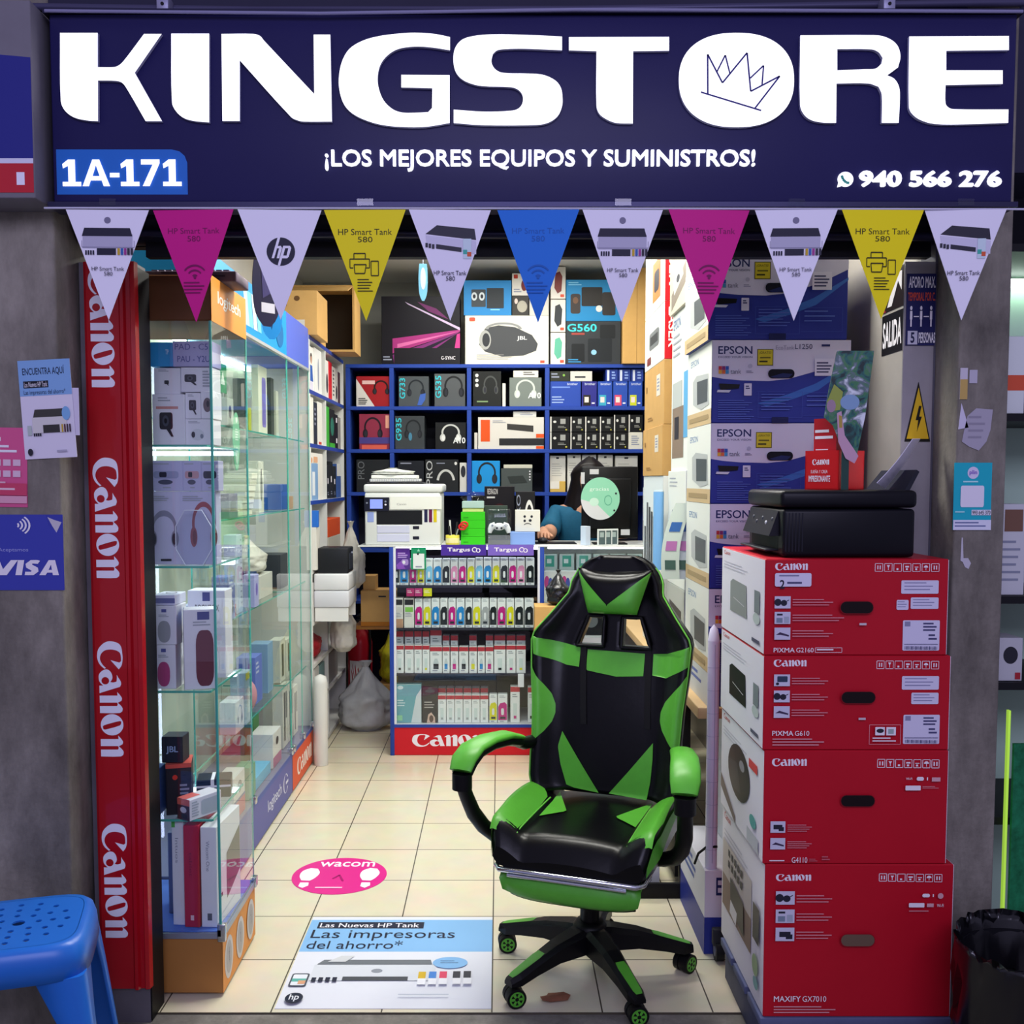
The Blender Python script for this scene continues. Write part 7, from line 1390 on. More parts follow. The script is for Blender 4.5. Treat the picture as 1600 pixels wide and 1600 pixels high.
# boxes around the controller
def kt(x0, x1, y0, Y, d, col, name, lab, art=None, zb=None, group=None, cat='box'):
    a = P(x0, 800, Y).x; b = P(x1, 800, Y).x; z = ZK if zb is None else zb; return carton(name, lab, cat, b - a, d, P(760, y0, Y).z - z, ((a + b) / 2, Y + d / 2, z), col, art=art, group=group)
kt(757, 804, 760, 5.46, .12, '#171418', 'game_box', 'tall black game box with a red print behind the controller pack', lambda F: F.text('REDRAGON', 10, 4, 44, 14, M('#d8d4d2', .5)).ell(50, 50, 26, 20, M('#3a1418', .5)).bars(8, 18, 46, 24, 1, M('#c9c5c4', .5)))
kt(806, 836, 768, 5.41, .05, '#1b1b1d', 'headset_box', 'black headset box with white headband arc on the counter', lambda F: F.text('PRO', 4, 6, 24, 60, GR, 0, -90).ring(70, 60, 26, 44, 9, M('#d2d2ce', .45), 20, 180, 360))
kt(756, 793, 790, 5.38, .05, '#3c4a42', 'game_box', 'dark box behind the clear controller pack')
t = thing('controller_pack', 'clear pack with a white game controller on the counter', 'pack', (P(780, 840, 5.29).x, 5.29, ZK)); m = MB(); m.box((-.062, -.02, 0), (.062, .03, .188), CLEAR, .006, 2); m.build('clear_shell', t); MB().box((-.058, -.015, .002), (.058, .025, .05), M('#6d6f72', .45)).build('tray_insert', t)
m = MB(); wh = M('#e9ebe9', .35)
m.ball((0, -.0, .095), (.032, .012, .02), wh, 16)
for sx in (-1, 1):
    m.tube([(sx * .02, 0, .105), (sx * .038, 0, .098), (sx * .047, 0, .08), (sx * .05, 0, .062)], [.016, .018, .015, .010], wh, 10); m.cyl((sx * .012, -.012, .088), (sx * .012, -.0175, .088), .006, DK, n=10)
    for k in range(4 if sx > 0 else 1): m.cyl((sx * .036 + .006 * math.cos(k * PI / 2) * (sx > 0), -.014, .102 + .006 * math.sin(k * PI / 2) * (sx > 0)), (sx * .036 + .006 * math.cos(k * PI / 2) * (sx > 0), -.0195, .102 + .006 * math.sin(k * PI / 2) * (sx > 0)), .0028 if sx > 0 else .006, GR, n=8)
m.build('game_controller', t)
def sad(F): F.ell(38, 30, 5, 6, DK).ell(66, 30, 5, 6, DK).ell(38, 50, 5, 6, DK).ell(60, 48, 6, 6, DK).ring(50, 72, 16, 12, 3, DK, 14, 200, 340)
kt(805, 844, 797, 5.33, .07, '#dddbd0', 'controller_box', 'white box printed like a pale controller beside the blue box', sad, zb=P(760, 831.5, 5.29).z + .001)
kt(797, 836, 831.5, 5.29, .12, '#7f9fd8', 'cable_box', 'flat light blue box under the white controller box')
m = MB(); m.box((-.11, -.09, 0), (.11, .09, .004), M('#1a1a1e', .6), .0015, 1); mx_ = P(868, 845, 5.40).x; tag(m.build('mouse_pad', None, (mx_, 5.42, ZK)), 'black mouse pad on the counter by the person', 'mouse pad')
MXp = P(848, 838, 5.42).x
m = MB(); m.ball((0, 0, .012), (.028, .05, .018), M('#2a2b30', .35), 14); m.v = [V((p.x, p.y, max(p.z, 0))) for p in m.v]; tag(m.build('computer_mouse', None, (MXp, 5.42, ZK + .0045)), 'dark computer mouse under the person\'s hand', 'mouse')
# papers and box on the right end of the counter
for k in range(3):
    carton('leaflet_stand', f'grey framed card, {ORD[k]} of three leaning on the counter before the monitor', 'card', .05, .008, .085, (P(940 + 10 * k, 845, 5.24).x, 5.235 + .018 * k, ZK), '#dfe6e4', rz=.35, art=lambda F: F.rect(14, 10, 86, 94, M('#55676a', .4)).rect(24, 20, 70, 50, M('#a9bcbb', .4)))
carton('leaflet_stand', 'pale blue folded leaflet standing on the counter above the chair', 'leaflet', .03, .05, .10, (P(915, 850, 5.24).x, 5.25, ZK), '#c9d8ea', rz=.5)
carton('printer_carton', 'white printed carton with a dark skyline on the end of the counter', 'box', .14, .30, .30, (P(1012, 800, 5.3).x + .075, 5.36, ZK), '#e9ede9', artl=city, art=lambda F: F.rect(0, 60, 100, 100, M('#3c4348', .5)).bars(10, 10, 70, 30, 3, LTX, .3))
# ---------- monitor seen from behind ----------
MY = 5.34; a = P(909, 842, MY); b = P(998, 729, MY)
t = thing('monitor', 'black computer monitor seen from behind with a round green sticker', 'monitor', ((a.x + b.x) / 2, MY, ZK)); mw = (b.x - a.x) / 2; z0, z1_ = .03, b.z - ZK
BK2 = M('#0c0d10', .4)
m = MB(); m.box((-mw, .02, z0), (mw, .04, z1_), BK2, .006); m.box((-mw * .75, .0, z0 + .05), (mw * .75, .0205, z1_ - .06), BK2, .01); m.build('monitor_back', t)
m = MB(); m.box((-mw + .008, .0402, z0 + .012), (mw - .008, .041, z1_ - .008), M('#aab8d8', .3, em=.6)); m.build('screen', t)
m = MB(); m.box((-.03, .02, .004), (.03, .035, z0 + .06), BK2, .004); m.build('stand_neck', t); m = MB(); m.box((-.09, -.04, 0), (.09, .09, .006), BK2, .003); m.build('stand_foot', t)
m = MB(); sc_ = P(938, 779, MY); cx_ = sc_.x - t.location.x; cz_ = sc_.z - ZK; F = Face(m, (cx_ - .103, -.0012, cz_ - .113), (.206, 0, 0), (0, 0, .226), (0, 0, 100, 100))
F.ell(50, 50, 50, 50, M('#8fd0b0', .45), 40).poly(arc(50, 50, 50, 50, 178, 60, 20) + [(40, 62)], M('#d3d5d6', .45)).text('gracias', 22, 24, 72, 34, M('#dcefe4', .5)).ell(34, 58, 12, 10, M('#c4e4d2', .45)).ring(70, 54, 10, 12, 1.6, M('#5fae90', .45)).ell(90, 38, 2.5, 2.5, DK).ell(86, 78, 2.5, 2.5, DK); m.build('round_sticker', t)
for x0, y0, x1, y1 in ((908, 738, 914, 756), (922, 733, 936, 741), (970, 827, 984, 836)):
    m = MB(); p0, p1 = P(x0, y1, MY), P(x1, y0, MY); m.box((p0.x - t.location.x, .0188 if y0 < 800 else -.0006, p0.z - ZK), (p1.x - t.location.x, .0199 if y0 < 800 else -.0001, p1.z - ZK), M('#c9cacc', .4)); m.build('rating_label', t)
# ---------- person ----------
SKIN = M('#c08f74', .5); HAIR = M('#120c0d', .38, noise=.2, scale=40); TEAL = M('#1a5674', .75, noise=.1, scale=40)
def skin_obj(name, verts, edges, mat, parent, lv=2):
    me = bpy.data.meshes.new(name); me.from_pydata([v[:3] for v in verts], edges, []); me.materials.append(mat); o = bpy.data.objects.new(name, me); COL.objects.link(o)
    sm_ = o.modifiers.new('skin', 'SKIN'); sm_.use_smooth_shade = True
    for i, v in enumerate(verts):
        sv = me.skin_vertices[0].data[i]; r = v[3]; sv.radius = r if isinstance(r, tuple) else (r, r); sv.use_root = (i == 0)
    sb_ = o.modifiers.new('sub', 'SUBSURF'); sb_.levels = lv; sb_.render_levels = lv
    o.parent = parent; return o
PX0 = P(922, 770, 5.85).x
t = thing('person', 'seated person with long dark hair and teal T-shirt, hand on the mouse', 'person', (0, 0, 0))
hx, hy = PX0, 5.84; sh = 1.255
wr = V((MXp + .004, 5.50, ZK + .052))
body = [(hx - .03, 5.98, .72, (.16, .12)), (hx - .03, 5.97, .92, (.13, .10)), (hx - .03, 5.94, 1.10, (.145, .105)), (hx - .02, 5.92, 1.24, (.12, .085)), (hx - .01, 5.89, 1.32, .052), (hx, 5.865, 1.385, .055), (hx + .005, 5.84, 1.45, .082), (hx + .005, 5.845, 1.52, .066),
        (hx - .19, 5.92, 1.245, .058), (hx - .235, 5.82, 1.155, .046), (hx - .24, 5.70, 1.135, .038), (wr.x, 5.545, wr.z + .012, .026), (wr.x, wr.y, wr.z - .004, .029), (wr.x, wr.y - .035, wr.z - .006, .028),
        (hx + .15, 5.92, 1.245, .058), (hx + .21, 5.84, 1.16, .046), (hx + .20, 5.72, 1.145, .036), (hx + .14, 5.60, ZK + .04, .026), (hx + .09, 5.56, ZK + .03, .028)]
be = [(0, 1), (1, 2), (2, 3), (3, 4), (4, 5), (5, 6), (6, 7), (3, 8), (8, 9), (9, 10), (10, 11), (11, 12), (12, 13), (3, 14), (14, 15), (15, 16), (16, 17), (17, 18)]
def fingers(bi, base, d, side, spread, ln):
    for k in range(4):
        o = (k - 1.5) * spread; L_ = ln * (.86, 1.0, .95, .75)[k]; p0 = V(base) + side * o * .7; p1 = p0 + d * L_ * .45 + side * o * .4 + V((0, 0, .004)); p2 = p1 + d * L_ * .32 + V((0, 0, -.013)); p3 = p2 + d * L_ * .2 + V((0, 0, -.014))
        i = len(body); body.extend([(*p1, .0095), (*p2, .0085), (*p3, .007)]); be.extend([(bi, i), (i, i + 1), (i + 1, i + 2)])
    p1 = V(base) - d * .02 + side * spread * 2.6 + V((0, 0, -.008)); p2 = p1 + d * .028 + side * .006 + V((0, 0, -.006)); i = len(body); body.extend([(*p1, .0105), (*p2, .008)]); be.extend([(bi - 1, i), (i, i + 1)])
fingers(13, body[13][:3], V((0, -1, 0)), V((1, 0, 0)), .017, .062)
fingers(18, body[18][:3], V((-.8, -.6, 0)).normalized(), V((.6, -.8, 0)).normalized(), -.017, .06)
skin_obj('body', body, be, SKIN, t)
skin_obj('t_shirt', [(hx - .03, 5.98, .74, (.172, .132)), (hx - .03, 5.97, .92, (.145, .115)), (hx - .03, 5.94, 1.10, (.162, .118)), (hx - .02, 5.925, 1.225, (.135, .098)), (hx - .012, 5.91, 1.27, (.075, .07)), (hx - .19, 5.925, 1.24, .072), (hx - .232, 5.83, 1.165, .066), (hx - .238, 5.79, 1.15, .068), (hx + .15, 5.925, 1.24, .072), (hx + .205, 5.85, 1.17, .064), (hx + .206, 5.80, 1.158, .066)],
         [(0, 1), (1, 2), (2, 3), (3, 4), (3, 5), (5, 6), (6, 7), (3, 8), (8, 9), (9, 10)], TEAL, t)
m = MB(); rings = []
for k in range(15):
    s = k / 14; z = 1.578 - s * .46
    if s < .25: rx, ry, cy_ = .115 * math.sin(PI / 2 * (s + .03) / .28), .118 * math.sin(PI / 2 * (s + .03) / .28), 5.865
    else: rx, ry, cy_ = .115 - .01 * math.sin(6 * s), .10 - .03 * s, 5.88 + .05 * s
    ring = []
    for a in range(24):
        an = 2 * PI * a / 24; fr = -math.sin(an); rr = 1 + .04 * math.sin(5 * an + 8 * s); y = cy_ + ry * math.sin(an) * rr
        if s > .16 and fr > .3: y = max(y, 5.84 - .03 * (1 - min(1, (s - .16) * 4)))
        ring.append((hx - .05 * s * s - .012 * s + rx * math.cos(an) * rr, y, z))
    rings.append(ring)
m.loft(rings, HAIR, True); m.build('hair', t)
m = MB()
for sx in (-1, 1): m.ball((hx + .005 + sx * .03, 5.757, 1.465), (.011, .006, .006), M('#e9e4de', .3), 10); m.ball((hx + .005 + sx * .03, 5.7525, 1.465), (.005, .003, .005), DK, 8); m.box((hx + .005 + sx * .03 - .014, 5.753, 1.48), (hx + .005 + sx * .03 + .014, 5.757, 1.484), HAIR, .001)
m.build('eye', t)
m = MB(); m.loft([[(hx + .005 + .008 * w_ * c_, 5.758 - d_, z_) for c_ in (-1, 0, 1)] + [(hx + .005, 5.765, z_)] for w_, d_, z_ in ((.5, .0, 1.465), (.8, .010, 1.45), (1.3, .018, 1.438), (1.0, .004, 1.432))], SKIN, True); m.build('nose', t)
m = MB(); m.ball((hx + .005, 5.762, 1.412), (.02, .006, .006), M('#8e4a44', .5), 12); m.build('mouth', t)
t = thing('stool', 'dark stool under the seated person', 'stool', (hx - .03, 6.0, 0)); m = MB(); m.cyl((0, 0, .585), (0, 0, .62), .17, BLK, n=24); m.build('seat', t)
for k in range(4): MB().tube([(.10 * math.cos(PI / 4 + k * PI / 2), .10 * math.sin(PI / 4 + k * PI / 2), .584), (.16 * math.cos(PI / 4 + k * PI / 2), .16 * math.sin(PI / 4 + k * PI / 2), 0)], .012, PLA, 8).build('leg', t)
# ---------- brown cartons on top of the side shelving ----------
cz0 = 2.1705
def topc(px, py0, w, d, h, Y, X, name, lab, art=None, rz=0, z=cz0, m=None, artr=None): return carton(name, lab, 'box', w, d, h, (X, Y, z), m or CARD2, rz=rz, art=art, artr=artr)
t = thing('cardboard_carton', 'large open brown carton lying on its side on the side shelving', 'box', (-1.0, 5.85, cz0)); W2 = M('#caa162', .6, noise=.06, scale=6)
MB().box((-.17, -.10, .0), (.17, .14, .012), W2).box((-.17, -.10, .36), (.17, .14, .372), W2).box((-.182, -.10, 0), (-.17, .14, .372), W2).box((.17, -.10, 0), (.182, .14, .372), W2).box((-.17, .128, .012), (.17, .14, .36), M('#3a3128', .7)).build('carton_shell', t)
MB().add([(-.17, -.10, .36), (.17, -.10, .36), (.17, -.26, .31), (-.17, -.26, .31), (-.17, -.10, .364), (.17, -.10, .364), (.17, -.26, .314), (-.17, -.26, .314)], [(0, 1, 2, 3), (7, 6, 5, 4), (0, 3, 7, 4), (1, 5, 6, 2), (2, 6, 7, 3)], W2).build('open_flap', t)
topc(0, 0, .24, .30, .22, 5.235, -1.03, 'cardboard_carton', 'brown carton with a white sticker, jutting over the side shelving', lambda F: F.rect(4, 60, 40, 78, M('#e4e2d4', .5)).rect(52, 66, 74, 82, M('#dcd6c4', .5)).ell(58, 18, 6, 6, M('#6b4a28', .5)).bars(8, 30, 50, 40, 1, M('#9c7440', .5)), z=cz0)
topc(0, 0, .22, .16, .16, 5.48, -1.06, 'cardboard_carton', 'plain brown carton behind the stickered one on the side shelving', z=cz0)
# =============== notices, floor prints, stool, bin, neighbouring shelf ===============
def wsign(name, label, cat, px0, px1, corners, col, art=None, Xw=1.1148):
    """flat sign on the metal panel wall; corners give the view heights at its far and near ends"""
    a = PXX(px0, corners[1], Xw); b = PXX(px1, corners[3], Xw); at_ = PXX(px0, corners[0], Xw); z0 = a.z; z1 = at_.z; L_ = a.y - b.y
    mb = MB(); mb.box((-.0015, -L_, 0), (0, 0, z1 - z0), M(col, .45)); F = Face(mb, (-.0015, 0, 0), (0, -L_, 0), (0, 0, z1 - z0), (0, 0, 100, 100)); art and art(F)
    return tag(mb.build(name, None, (Xw, a.y, z0)), label, cat)
wsign('exit_sign', 'black exit sign with white word on the metal panel wall', 'sign', 1378, 1411, (496, 557, 480, 550), '#0f0f12', lambda F: F.text('SALIDA', 6, 18, 94, 84, M('#d9d7dc', .5), .03))
wsign('exit_sign', 'dark sign with a white slanted arrow above the exit word', 'sign', 1377, 1412, (432, 492, 420, 486), '#1c1414', lambda F: (F.poly([(30, 90), (58, 30), (40, 30), (40, 12), (92, 12), (92, 60), (76, 34), (50, 90)][::-1], M('#c9c6c9', .5)), F.poly([(0, 70), (26, 100), (0, 100)], M('#7a2030', .5))))
def aforo(F):
    F.text('AFORO MAX.', 6, 4, 98, 20, CW, .02).text('TEMPORAL POR C.', 4, 26, 98, 38, M('#d9543a', .5), .02)
    for x in (16, 50, 84): F.ell(x, 48, 4, 3, CW).rect(x - 4, 52, x + 4, 64, CW).rect(x - 2.5, 64, x + 2.5, 74, CW)
    F.line([(24, 60), (42, 60)], 1.4, CW).line([(58, 60), (76, 60)], 1.4, CW).rect(4, 80, 38, 99, M('#c9c8d8', .5)).text('5', 14, 82, 28, 97, M('#22244a', .5), .03).text('PERSONAS', 42, 82, 99, 97, CW, .02)
# the capacity notice and the hazard triangle sit on the steel guide side, nearer the street
a = P(1414, 540, 2.598); b = P(1462, 428, 2.598)
mb = MB(); mb.box((0, .0, 0), (b.x - a.x, .003, b.z - a.z), M('#23265c', .45)); aforo(Face(mb, (0, 0, 0), (b.x - a.x, 0, 0), (0, 0, b.z - a.z), (0, 0, 100, 100)))
tag(mb.build('capacity_sign', None, (a.x, 2.594, a.z)), 'navy capacity notice with three small figures and the number five', 'sign')
sbox('trim_4', (a.x - .004, 2.598, 0), (1.1115, 2.604, 2.0), M('#9b979a', .4, metal=.35, noise=.12, scale=4), 'grey metal door panel folded against the metal wall', 'trim')
a = P(1413, 690, 2.597); c = P(1453, 690, 2.597); tp = P(1435, 597, 2.597)
mb = MB(); T_ = [(a.x, a.z), (c.x, c.z), (tp.x, tp.z)]; gx, gz_ = (a.x + c.x + tp.x) / 3, (a.z + c.z + tp.z) / 3
mb.add([(x, 2.595, z) for x, z in T_] + [(x, 2.5975, z) for x, z in T_], [(0, 1, 2), (5, 4, 3), (0, 3, 4, 1), (1, 4, 5, 2), (2, 5, 3, 0)], M('#16130a', .45))
mb.poly([(gx + (x - gx) * .86, 2.5945, gz_ + (z - gz_) * .86) for x, z in T_], M('#d8b020', .45))
F = Face(mb, (a.x, 2.5944, a.z), (c.x - a.x, 0, 0), (0, 0, tp.z - a.z), (0, 0, 100, 100)); F.poly([(52, 40), (62, 40), (54, 58), (64, 58), (46, 84), (50, 64), (40, 64)][::-1], M('#16130a', .45))
tag(mb.build('hazard_sign'), 'yellow electric hazard triangle on the grey metal panel', 'sign')
# notices on the pillars
def notice(name, label, px0, py0, px1, py1, Y, col, art=None, cat='notice', rot=0, th=.0015, pts=None, vb=None):
    a = P(px0, py1, Y); b = P(px1, py0, Y); w, h = b.x - a.x, b.z - a.z; mb = MB()
    if pts:
        o = [((x - px0) / (px1 - px0) * w - w / 2, h - (y - py0) / (py1 - py0) * h) for x, y in pts][::-1]; n = len(o)
        mb.add([(x, -th, z) for x, z in o] + [(x, 0, z) for x, z in o], [tuple(range(n)), tuple(range(2 * n - 1, n - 1, -1))] + [(k, n + k, n + (k + 1) % n, (k + 1) % n) for k in range(n)], M(col, .5))
    else: mb.box((-w / 2, -th, 0), (w / 2, 0, h), M(col, .5))
    if art: art(Face(mb, (-w / 2, -th, 0), (w, 0, 0), (0, 0, h), vb or (0, 0, 100, 100)))
    o = mb.build(name, None, ((a.x + b.x) / 2, Y - .0003, a.z)); o.rotation_euler = (0, rot, 0); return tag(o, label, cat)
PYF = 2.4695
def enc(F):
    F.rect(0, 0, 100, 36, M('#86b3e2', .45)).text('ENCUENTRA AQUÍ', 8, 6, 88, 16, M('#23304a', .5), .01).rect(8, 21, 56, 28, M('#20222c', .5)).text('Las Nuevas HP Tank', 10, 22, 54, 27, CW).text('Las impresoras del ahorro*', 8, 30, 88, 36, M('#30405e', .5))
    F.poly([(22, 58), (84, 58), (80, 50), (26, 50)], M('#45443f', .4)).rect(20, 58, 86, 74, M('#dcdad6', .5)).rect(40, 66, 72, 74, M('#3c3b38', .45)).ell(86, 55, 8, 7, M('#7fb4e0', .5)).rect(10, 66, 18, 76, M('#b9c6c0', .5))
    for k in range(4): F.rect(21 + 4 * k, 74, 24 + 4 * k, 77, DK)
    for k, c in enumerate(('#c9a63a', '#5a3040', '#40303c', '#40303c')): F.rect(76 + 5 * k, 66, 79 + 5 * k, 74, M(c, .5))
    F.ell(13, 93, 5, 3.6, DK).bars(64, 92, 92, 96, 1, M('#b4b2c4', .5))
notice('poster_sheet', 'small white sheet tucked behind the printer poster', 108, 606, 123, 680, PYF, '#d9d3e6', th=.0008)
notice('poster', 'blue and white printer poster on the pillar beside the red strip', 40, 562, 117, 716, PYF - .0018, '#e4e0ee', enc, 'poster', rot=math.radians(-3))
def pink(F):
    F.bars(10, 12, 60, 20, 1, CW, .6).bars(6, 22, 86, 34, 2, CW, .5)
    for r_ in range(2):
        for k in range(4): F.rect(8 + 21 * k, 40 + 14 * r_, 24 + 21 * k, 48 + 14 * r_, M('#e6c6d8', .5))
    F.bars(6, 68, 76, 74, 1, M('#e8bccb', .5), .5).rect(0, 86, 100, 95, M('#e4a8bc', .5)).rect(0, 70, 100, 85, M('#d24a6c', .5)).bars(40, 76, 90, 80, 1, M('#f0d0da', .5), .6)
notice('poster', 'pink payment poster with rows of small icons, above the card sticker', -30, 668, 40, 792, PYF, '#dd5f92', pink, 'poster', rot=math.radians(1))
notice('card_sticker', 'blue bank card payment sticker with torn upper corner on the pillar', -80, 804, 98, 922, PYF, '#3c44a8', lambda F: (F.poly([(0, 0), (86, 0), (88, 14), (95, 22), (100, 16), (100, 100), (0, 100)], M('#3f47ad', .45)), F.text('Aceptamos', 44, 44, 70, 50, M('#9fa4dc', .5)), [F.ring(60, 14, 3 + 3.2 * k, 4 + 3.6 * k, 1.6, CW, 12, -50, 50) for k in range(4)], F.fill([[(38, 60), (45, 60), (48, 72), (55, 60), (61, 60), (51, 80), (44, 80)], [(61, 60), (66.5, 60), (64, 80), (58.5, 80)], smoothed([(80, 61), (78, 65), (73.5, 64.5), (73, 66), (78, 70), (78.5, 75), (74, 80), (66.5, 80), (67, 75.5), (72, 75.5), (72.5, 74), (68, 70), (67.5, 65), (72, 60), (78, 60)])], CW), F.fill([[(79, 80), (87.5, 60), (93, 60), (96, 80), (90.8, 80), (90.4, 76.5), (86, 76.5), (84.5, 80)], [(87.2, 73), (90, 73), (89.4, 66)]], CW)), 'sticker')
notice('torn_paper', 'torn scrap of pale paper at the corner of the card sticker', 74, 806, 96, 832, PYF - .0016, '#c9c5cf', None, 'paper', pts=[(75, 808), (84, 812), (96, 816), (92, 824), (88, 832), (82, 822)], th=.0006)
def teal(F):
    F.ell(50, 15, 15, 9, M('#dcd6ee', .45)).text('plin', 40, 11, 60, 19, M('#7a4fc0', .5), .02).bars(24, 27, 80, 31, 1, M('#bfeef0', .5), .5).rr(18, 34, 80, 66, 4, M('#e9e6f2', .45)).rect(48, 70, 100, 78, M('#e2e4f0', .5)).text('993 645 370', 50, 71, 98, 77, DK, .01).bars(4, 72, 40, 77, 1, M('#a6e2e6', .5), .4).rect(0, 85, 100, 100, M('#dfe2f2', .45)).bars(4, 88, 94, 98, 2, M('#6a76a0', .5), .4)
notice('payment_notice', 'teal payment notice with a blank white square on the concrete pillar', 1488, 723, 1550, 828, PYF, '#1fb3c4', teal)
notice('torn_paper', 'large torn grey paper above the teal notice', 1502, 636, 1551, 706, PYF, '#aaa6b4', lambda F: F.bars(20, 20, 80, 80, 4, M('#928e9e', .5), .3), 'paper', pts=[(1510, 650), (1524, 638), (1551, 640), (1548, 672), (1542, 690), (1530, 704), (1514, 698), (1502, 690), (1506, 668)])
notice('torn_paper', 'small white paper triangle beside the torn grey paper', 1497, 630, 1514, 671, PYF, '#cfcbe0', None, 'paper', pts=[(1501, 630), (1508, 650), (1514, 668), (1497, 671)])
notice('paper_note', 'white and yellowed paper strip high on the concrete pillar', 1499, 575, 1512, 624, PYF, '#c9c5d0', lambda F: F.rect(0, 36, 100, 100, M('#c0a35e', .5)), 'paper')
notice('paper_note', 'small pale square note on the concrete pillar', 1514, 578, 1527, 599, PYF, '#b9b6c4', None, 'paper')
notice('paint_drip', 'white blob of dried paint below the teal notice', 1500, 840, 1518, 890, PYF, '#c4c2cc', None, 'mark', pts=[(1501, 840), (1503, 840), (1505, 872), (1513, 872), (1518, 880), (1514, 889), (1508, 886), (1504, 878), (1500, 876)], th=.0008)
# floor prints
a, b, c, d = PZ(424.7, 1578), PZ(767, 1578), PZ(768, 1433), PZ(492, 1434)
x0, x1, y0, y1 = -.615, -.022, a.y + .004, c.y - .002
mb = MB(); mb.box((0, 0, .0004), (x1 - x0, y1 - y0, .0016), M('#dfe2ea', .35))
F = Face(mb, (0, 0, .0016), (x1 - x0, 0, 0), (0, y1 - y0, 0), (0, 0, 1000, 1000), .0002)
LB = M('#86b9e6', .35); NK = M('#23273a', .4)
F.rect(0, 40, 1000, 425, LB).rect(45, 70, 625, 150, NK).text('Las Nuevas HP Tank', 58, 84, 600, 138, CW, .008).text('Las impresoras', 30, 168, 800, 300, NK).text('del ahorro*', 30, 300, 530, 395, NK)
F.poly([(120, 570), (700, 570), (690, 520), (150, 520)], M('#6f757a', .4)).rect(110, 575, 720, 740, M('#d5dae0', .35)).ell(430, 640, 28, 22, M('#8d939c', .4)).poly([(270, 740), (590, 740), (590, 700), (270, 700)][::1], M('#4a4e52', .4)).poly([(170, 545), (230, 480), (300, 480), (260, 545)], M('#cfd2d4', .4)).ell(790, 555, 88, 62, LB).bars(740, 535, 840, 575, 2, NK, .25)
F.rr(20, 670, 105, 800, 14, M('#4d525c', .4)).rr(28, 682, 97, 790, 8, M('#e3e8ee', .4)).rect(28, 725, 97, 755, M('#5fb0a4', .4)).rect(62, 745, 97, 780, M('#d9a07a', .4))
for k in range(4): F.rect(122 + 34 * k, 715, 144 + 34 * k, 755, NK)
for k, cc in enumerate(('#d6b22c', '#4a86d2', '#dd4a68', '#3a3c44', '#3a3c44')): F.rect(640 + 52 * k + (14 if k > 2 else 0), 660, 676 + 52 * k + (14 if k > 2 else 0), 730, M(cc, .4)).rect(640 + 52 * k + (14 if k > 2 else 0), 730, 680 + 52 * k + (14 if k > 2 else 0), 790, M('#eef0f4', .4))
F.ell(75, 925, 42, 48, NK, 28).text('hp', 52, 890, 98, 960, M('#e6e8ee', .4), .01).bars(560, 890, 900, 930, 1, M('#b4bccc', .4), .2)
tag(mb.build('floor_mat', None, (x0, y0, 0)), 'rectangular floor graphic showing a white printer on blue and white, by the threshold', 'floor sticker')
o = PZ(528, 1371); mb = MB(); ex, ey = .226, .205; FM = M('#de2a8c', .3)
e = [(ex * math.cos(2 * PI * k / 48), ey * math.sin(2 * PI * k / 48)) for k in range(48)]
e0 = PZ(456, 1370).x; e1 = PZ(603, 1372).x; ex = (e1 - e0) / 2; ey = (PZ(528, 1341).y - PZ(528, 1398).y) / 2; e = [(ex * math.cos(2 * PI * k / 48), ey * math.sin(2 * PI * k / 48)) for k in range(48)]
mb.add([(x, y, .0004) for x, y in e] + [(x, y, .0014) for x, y in e], [tuple(range(48, 96))] + [(k, (k + 1) % 48, 48 + (k + 1) % 48, 48 + k) for k in range(48)], FM)
F = Face(mb, (-ex, -ey, .0014), (2 * ex, 0, 0), (0, 2 * ey, 0), (0, 0, 100, 100), .0002); F.text('wacom', 24, 12, 84, 26, CW, .012)
for sx, cx in ((-1, 18), (1, 82)): F.fill([smoothed([(cx - 6, 64), (cx - 10, 52), (cx - 9, 38), (cx - 2, 30), (cx + 6, 32), (cx + 10, 44), (cx + 7, 58), (cx + 3, 65)])], CW).fill([smoothed([(cx - 6, 70), (cx + 3, 70), (cx + 4, 78), (cx - 1, 84), (cx - 6, 80)])], CW)
F.bars(30, 82, 70, 90, 1, M('#f4c2dc', .4), .4).line([(44, 60), (50, 50), (56, 66)], 2.0, M('#a8186a', .4)); tag(mb.build('floor_sticker', None, ((e0 + e1) / 2, (PZ(528, 1341).y + PZ(528, 1398).y) / 2, 0)), 'magenta oval floor sticker with two white footprints', 'floor sticker')
# dry leaf at the threshold, small scrape
mb = MB(); o = PZ(868, 1562); L_ = [(-.042, .012), (-.02, .022), (-.012, .035), (.004, .028), (.03, .024), (.045, .004), (.03, -.02), (-.02, -.022), (-.04, -.010)]
mb.add([(x, y, .001 + .006 * abs(math.sin(40 * x + 20 * y))) for x, y in L_] + [(0, 0, .010)], [(k, (k + 1) % 9, 9) for k in range(9)] + [tuple(range(8, -1, -1))], M('#8a5a44', .7, noise=.2, scale=30)); tag(mb.build('dry_leaf', None, (o.x, o.y, .0005), .2), 'brown dry leaf lying by the threshold under the gaming chair', 'leaf')
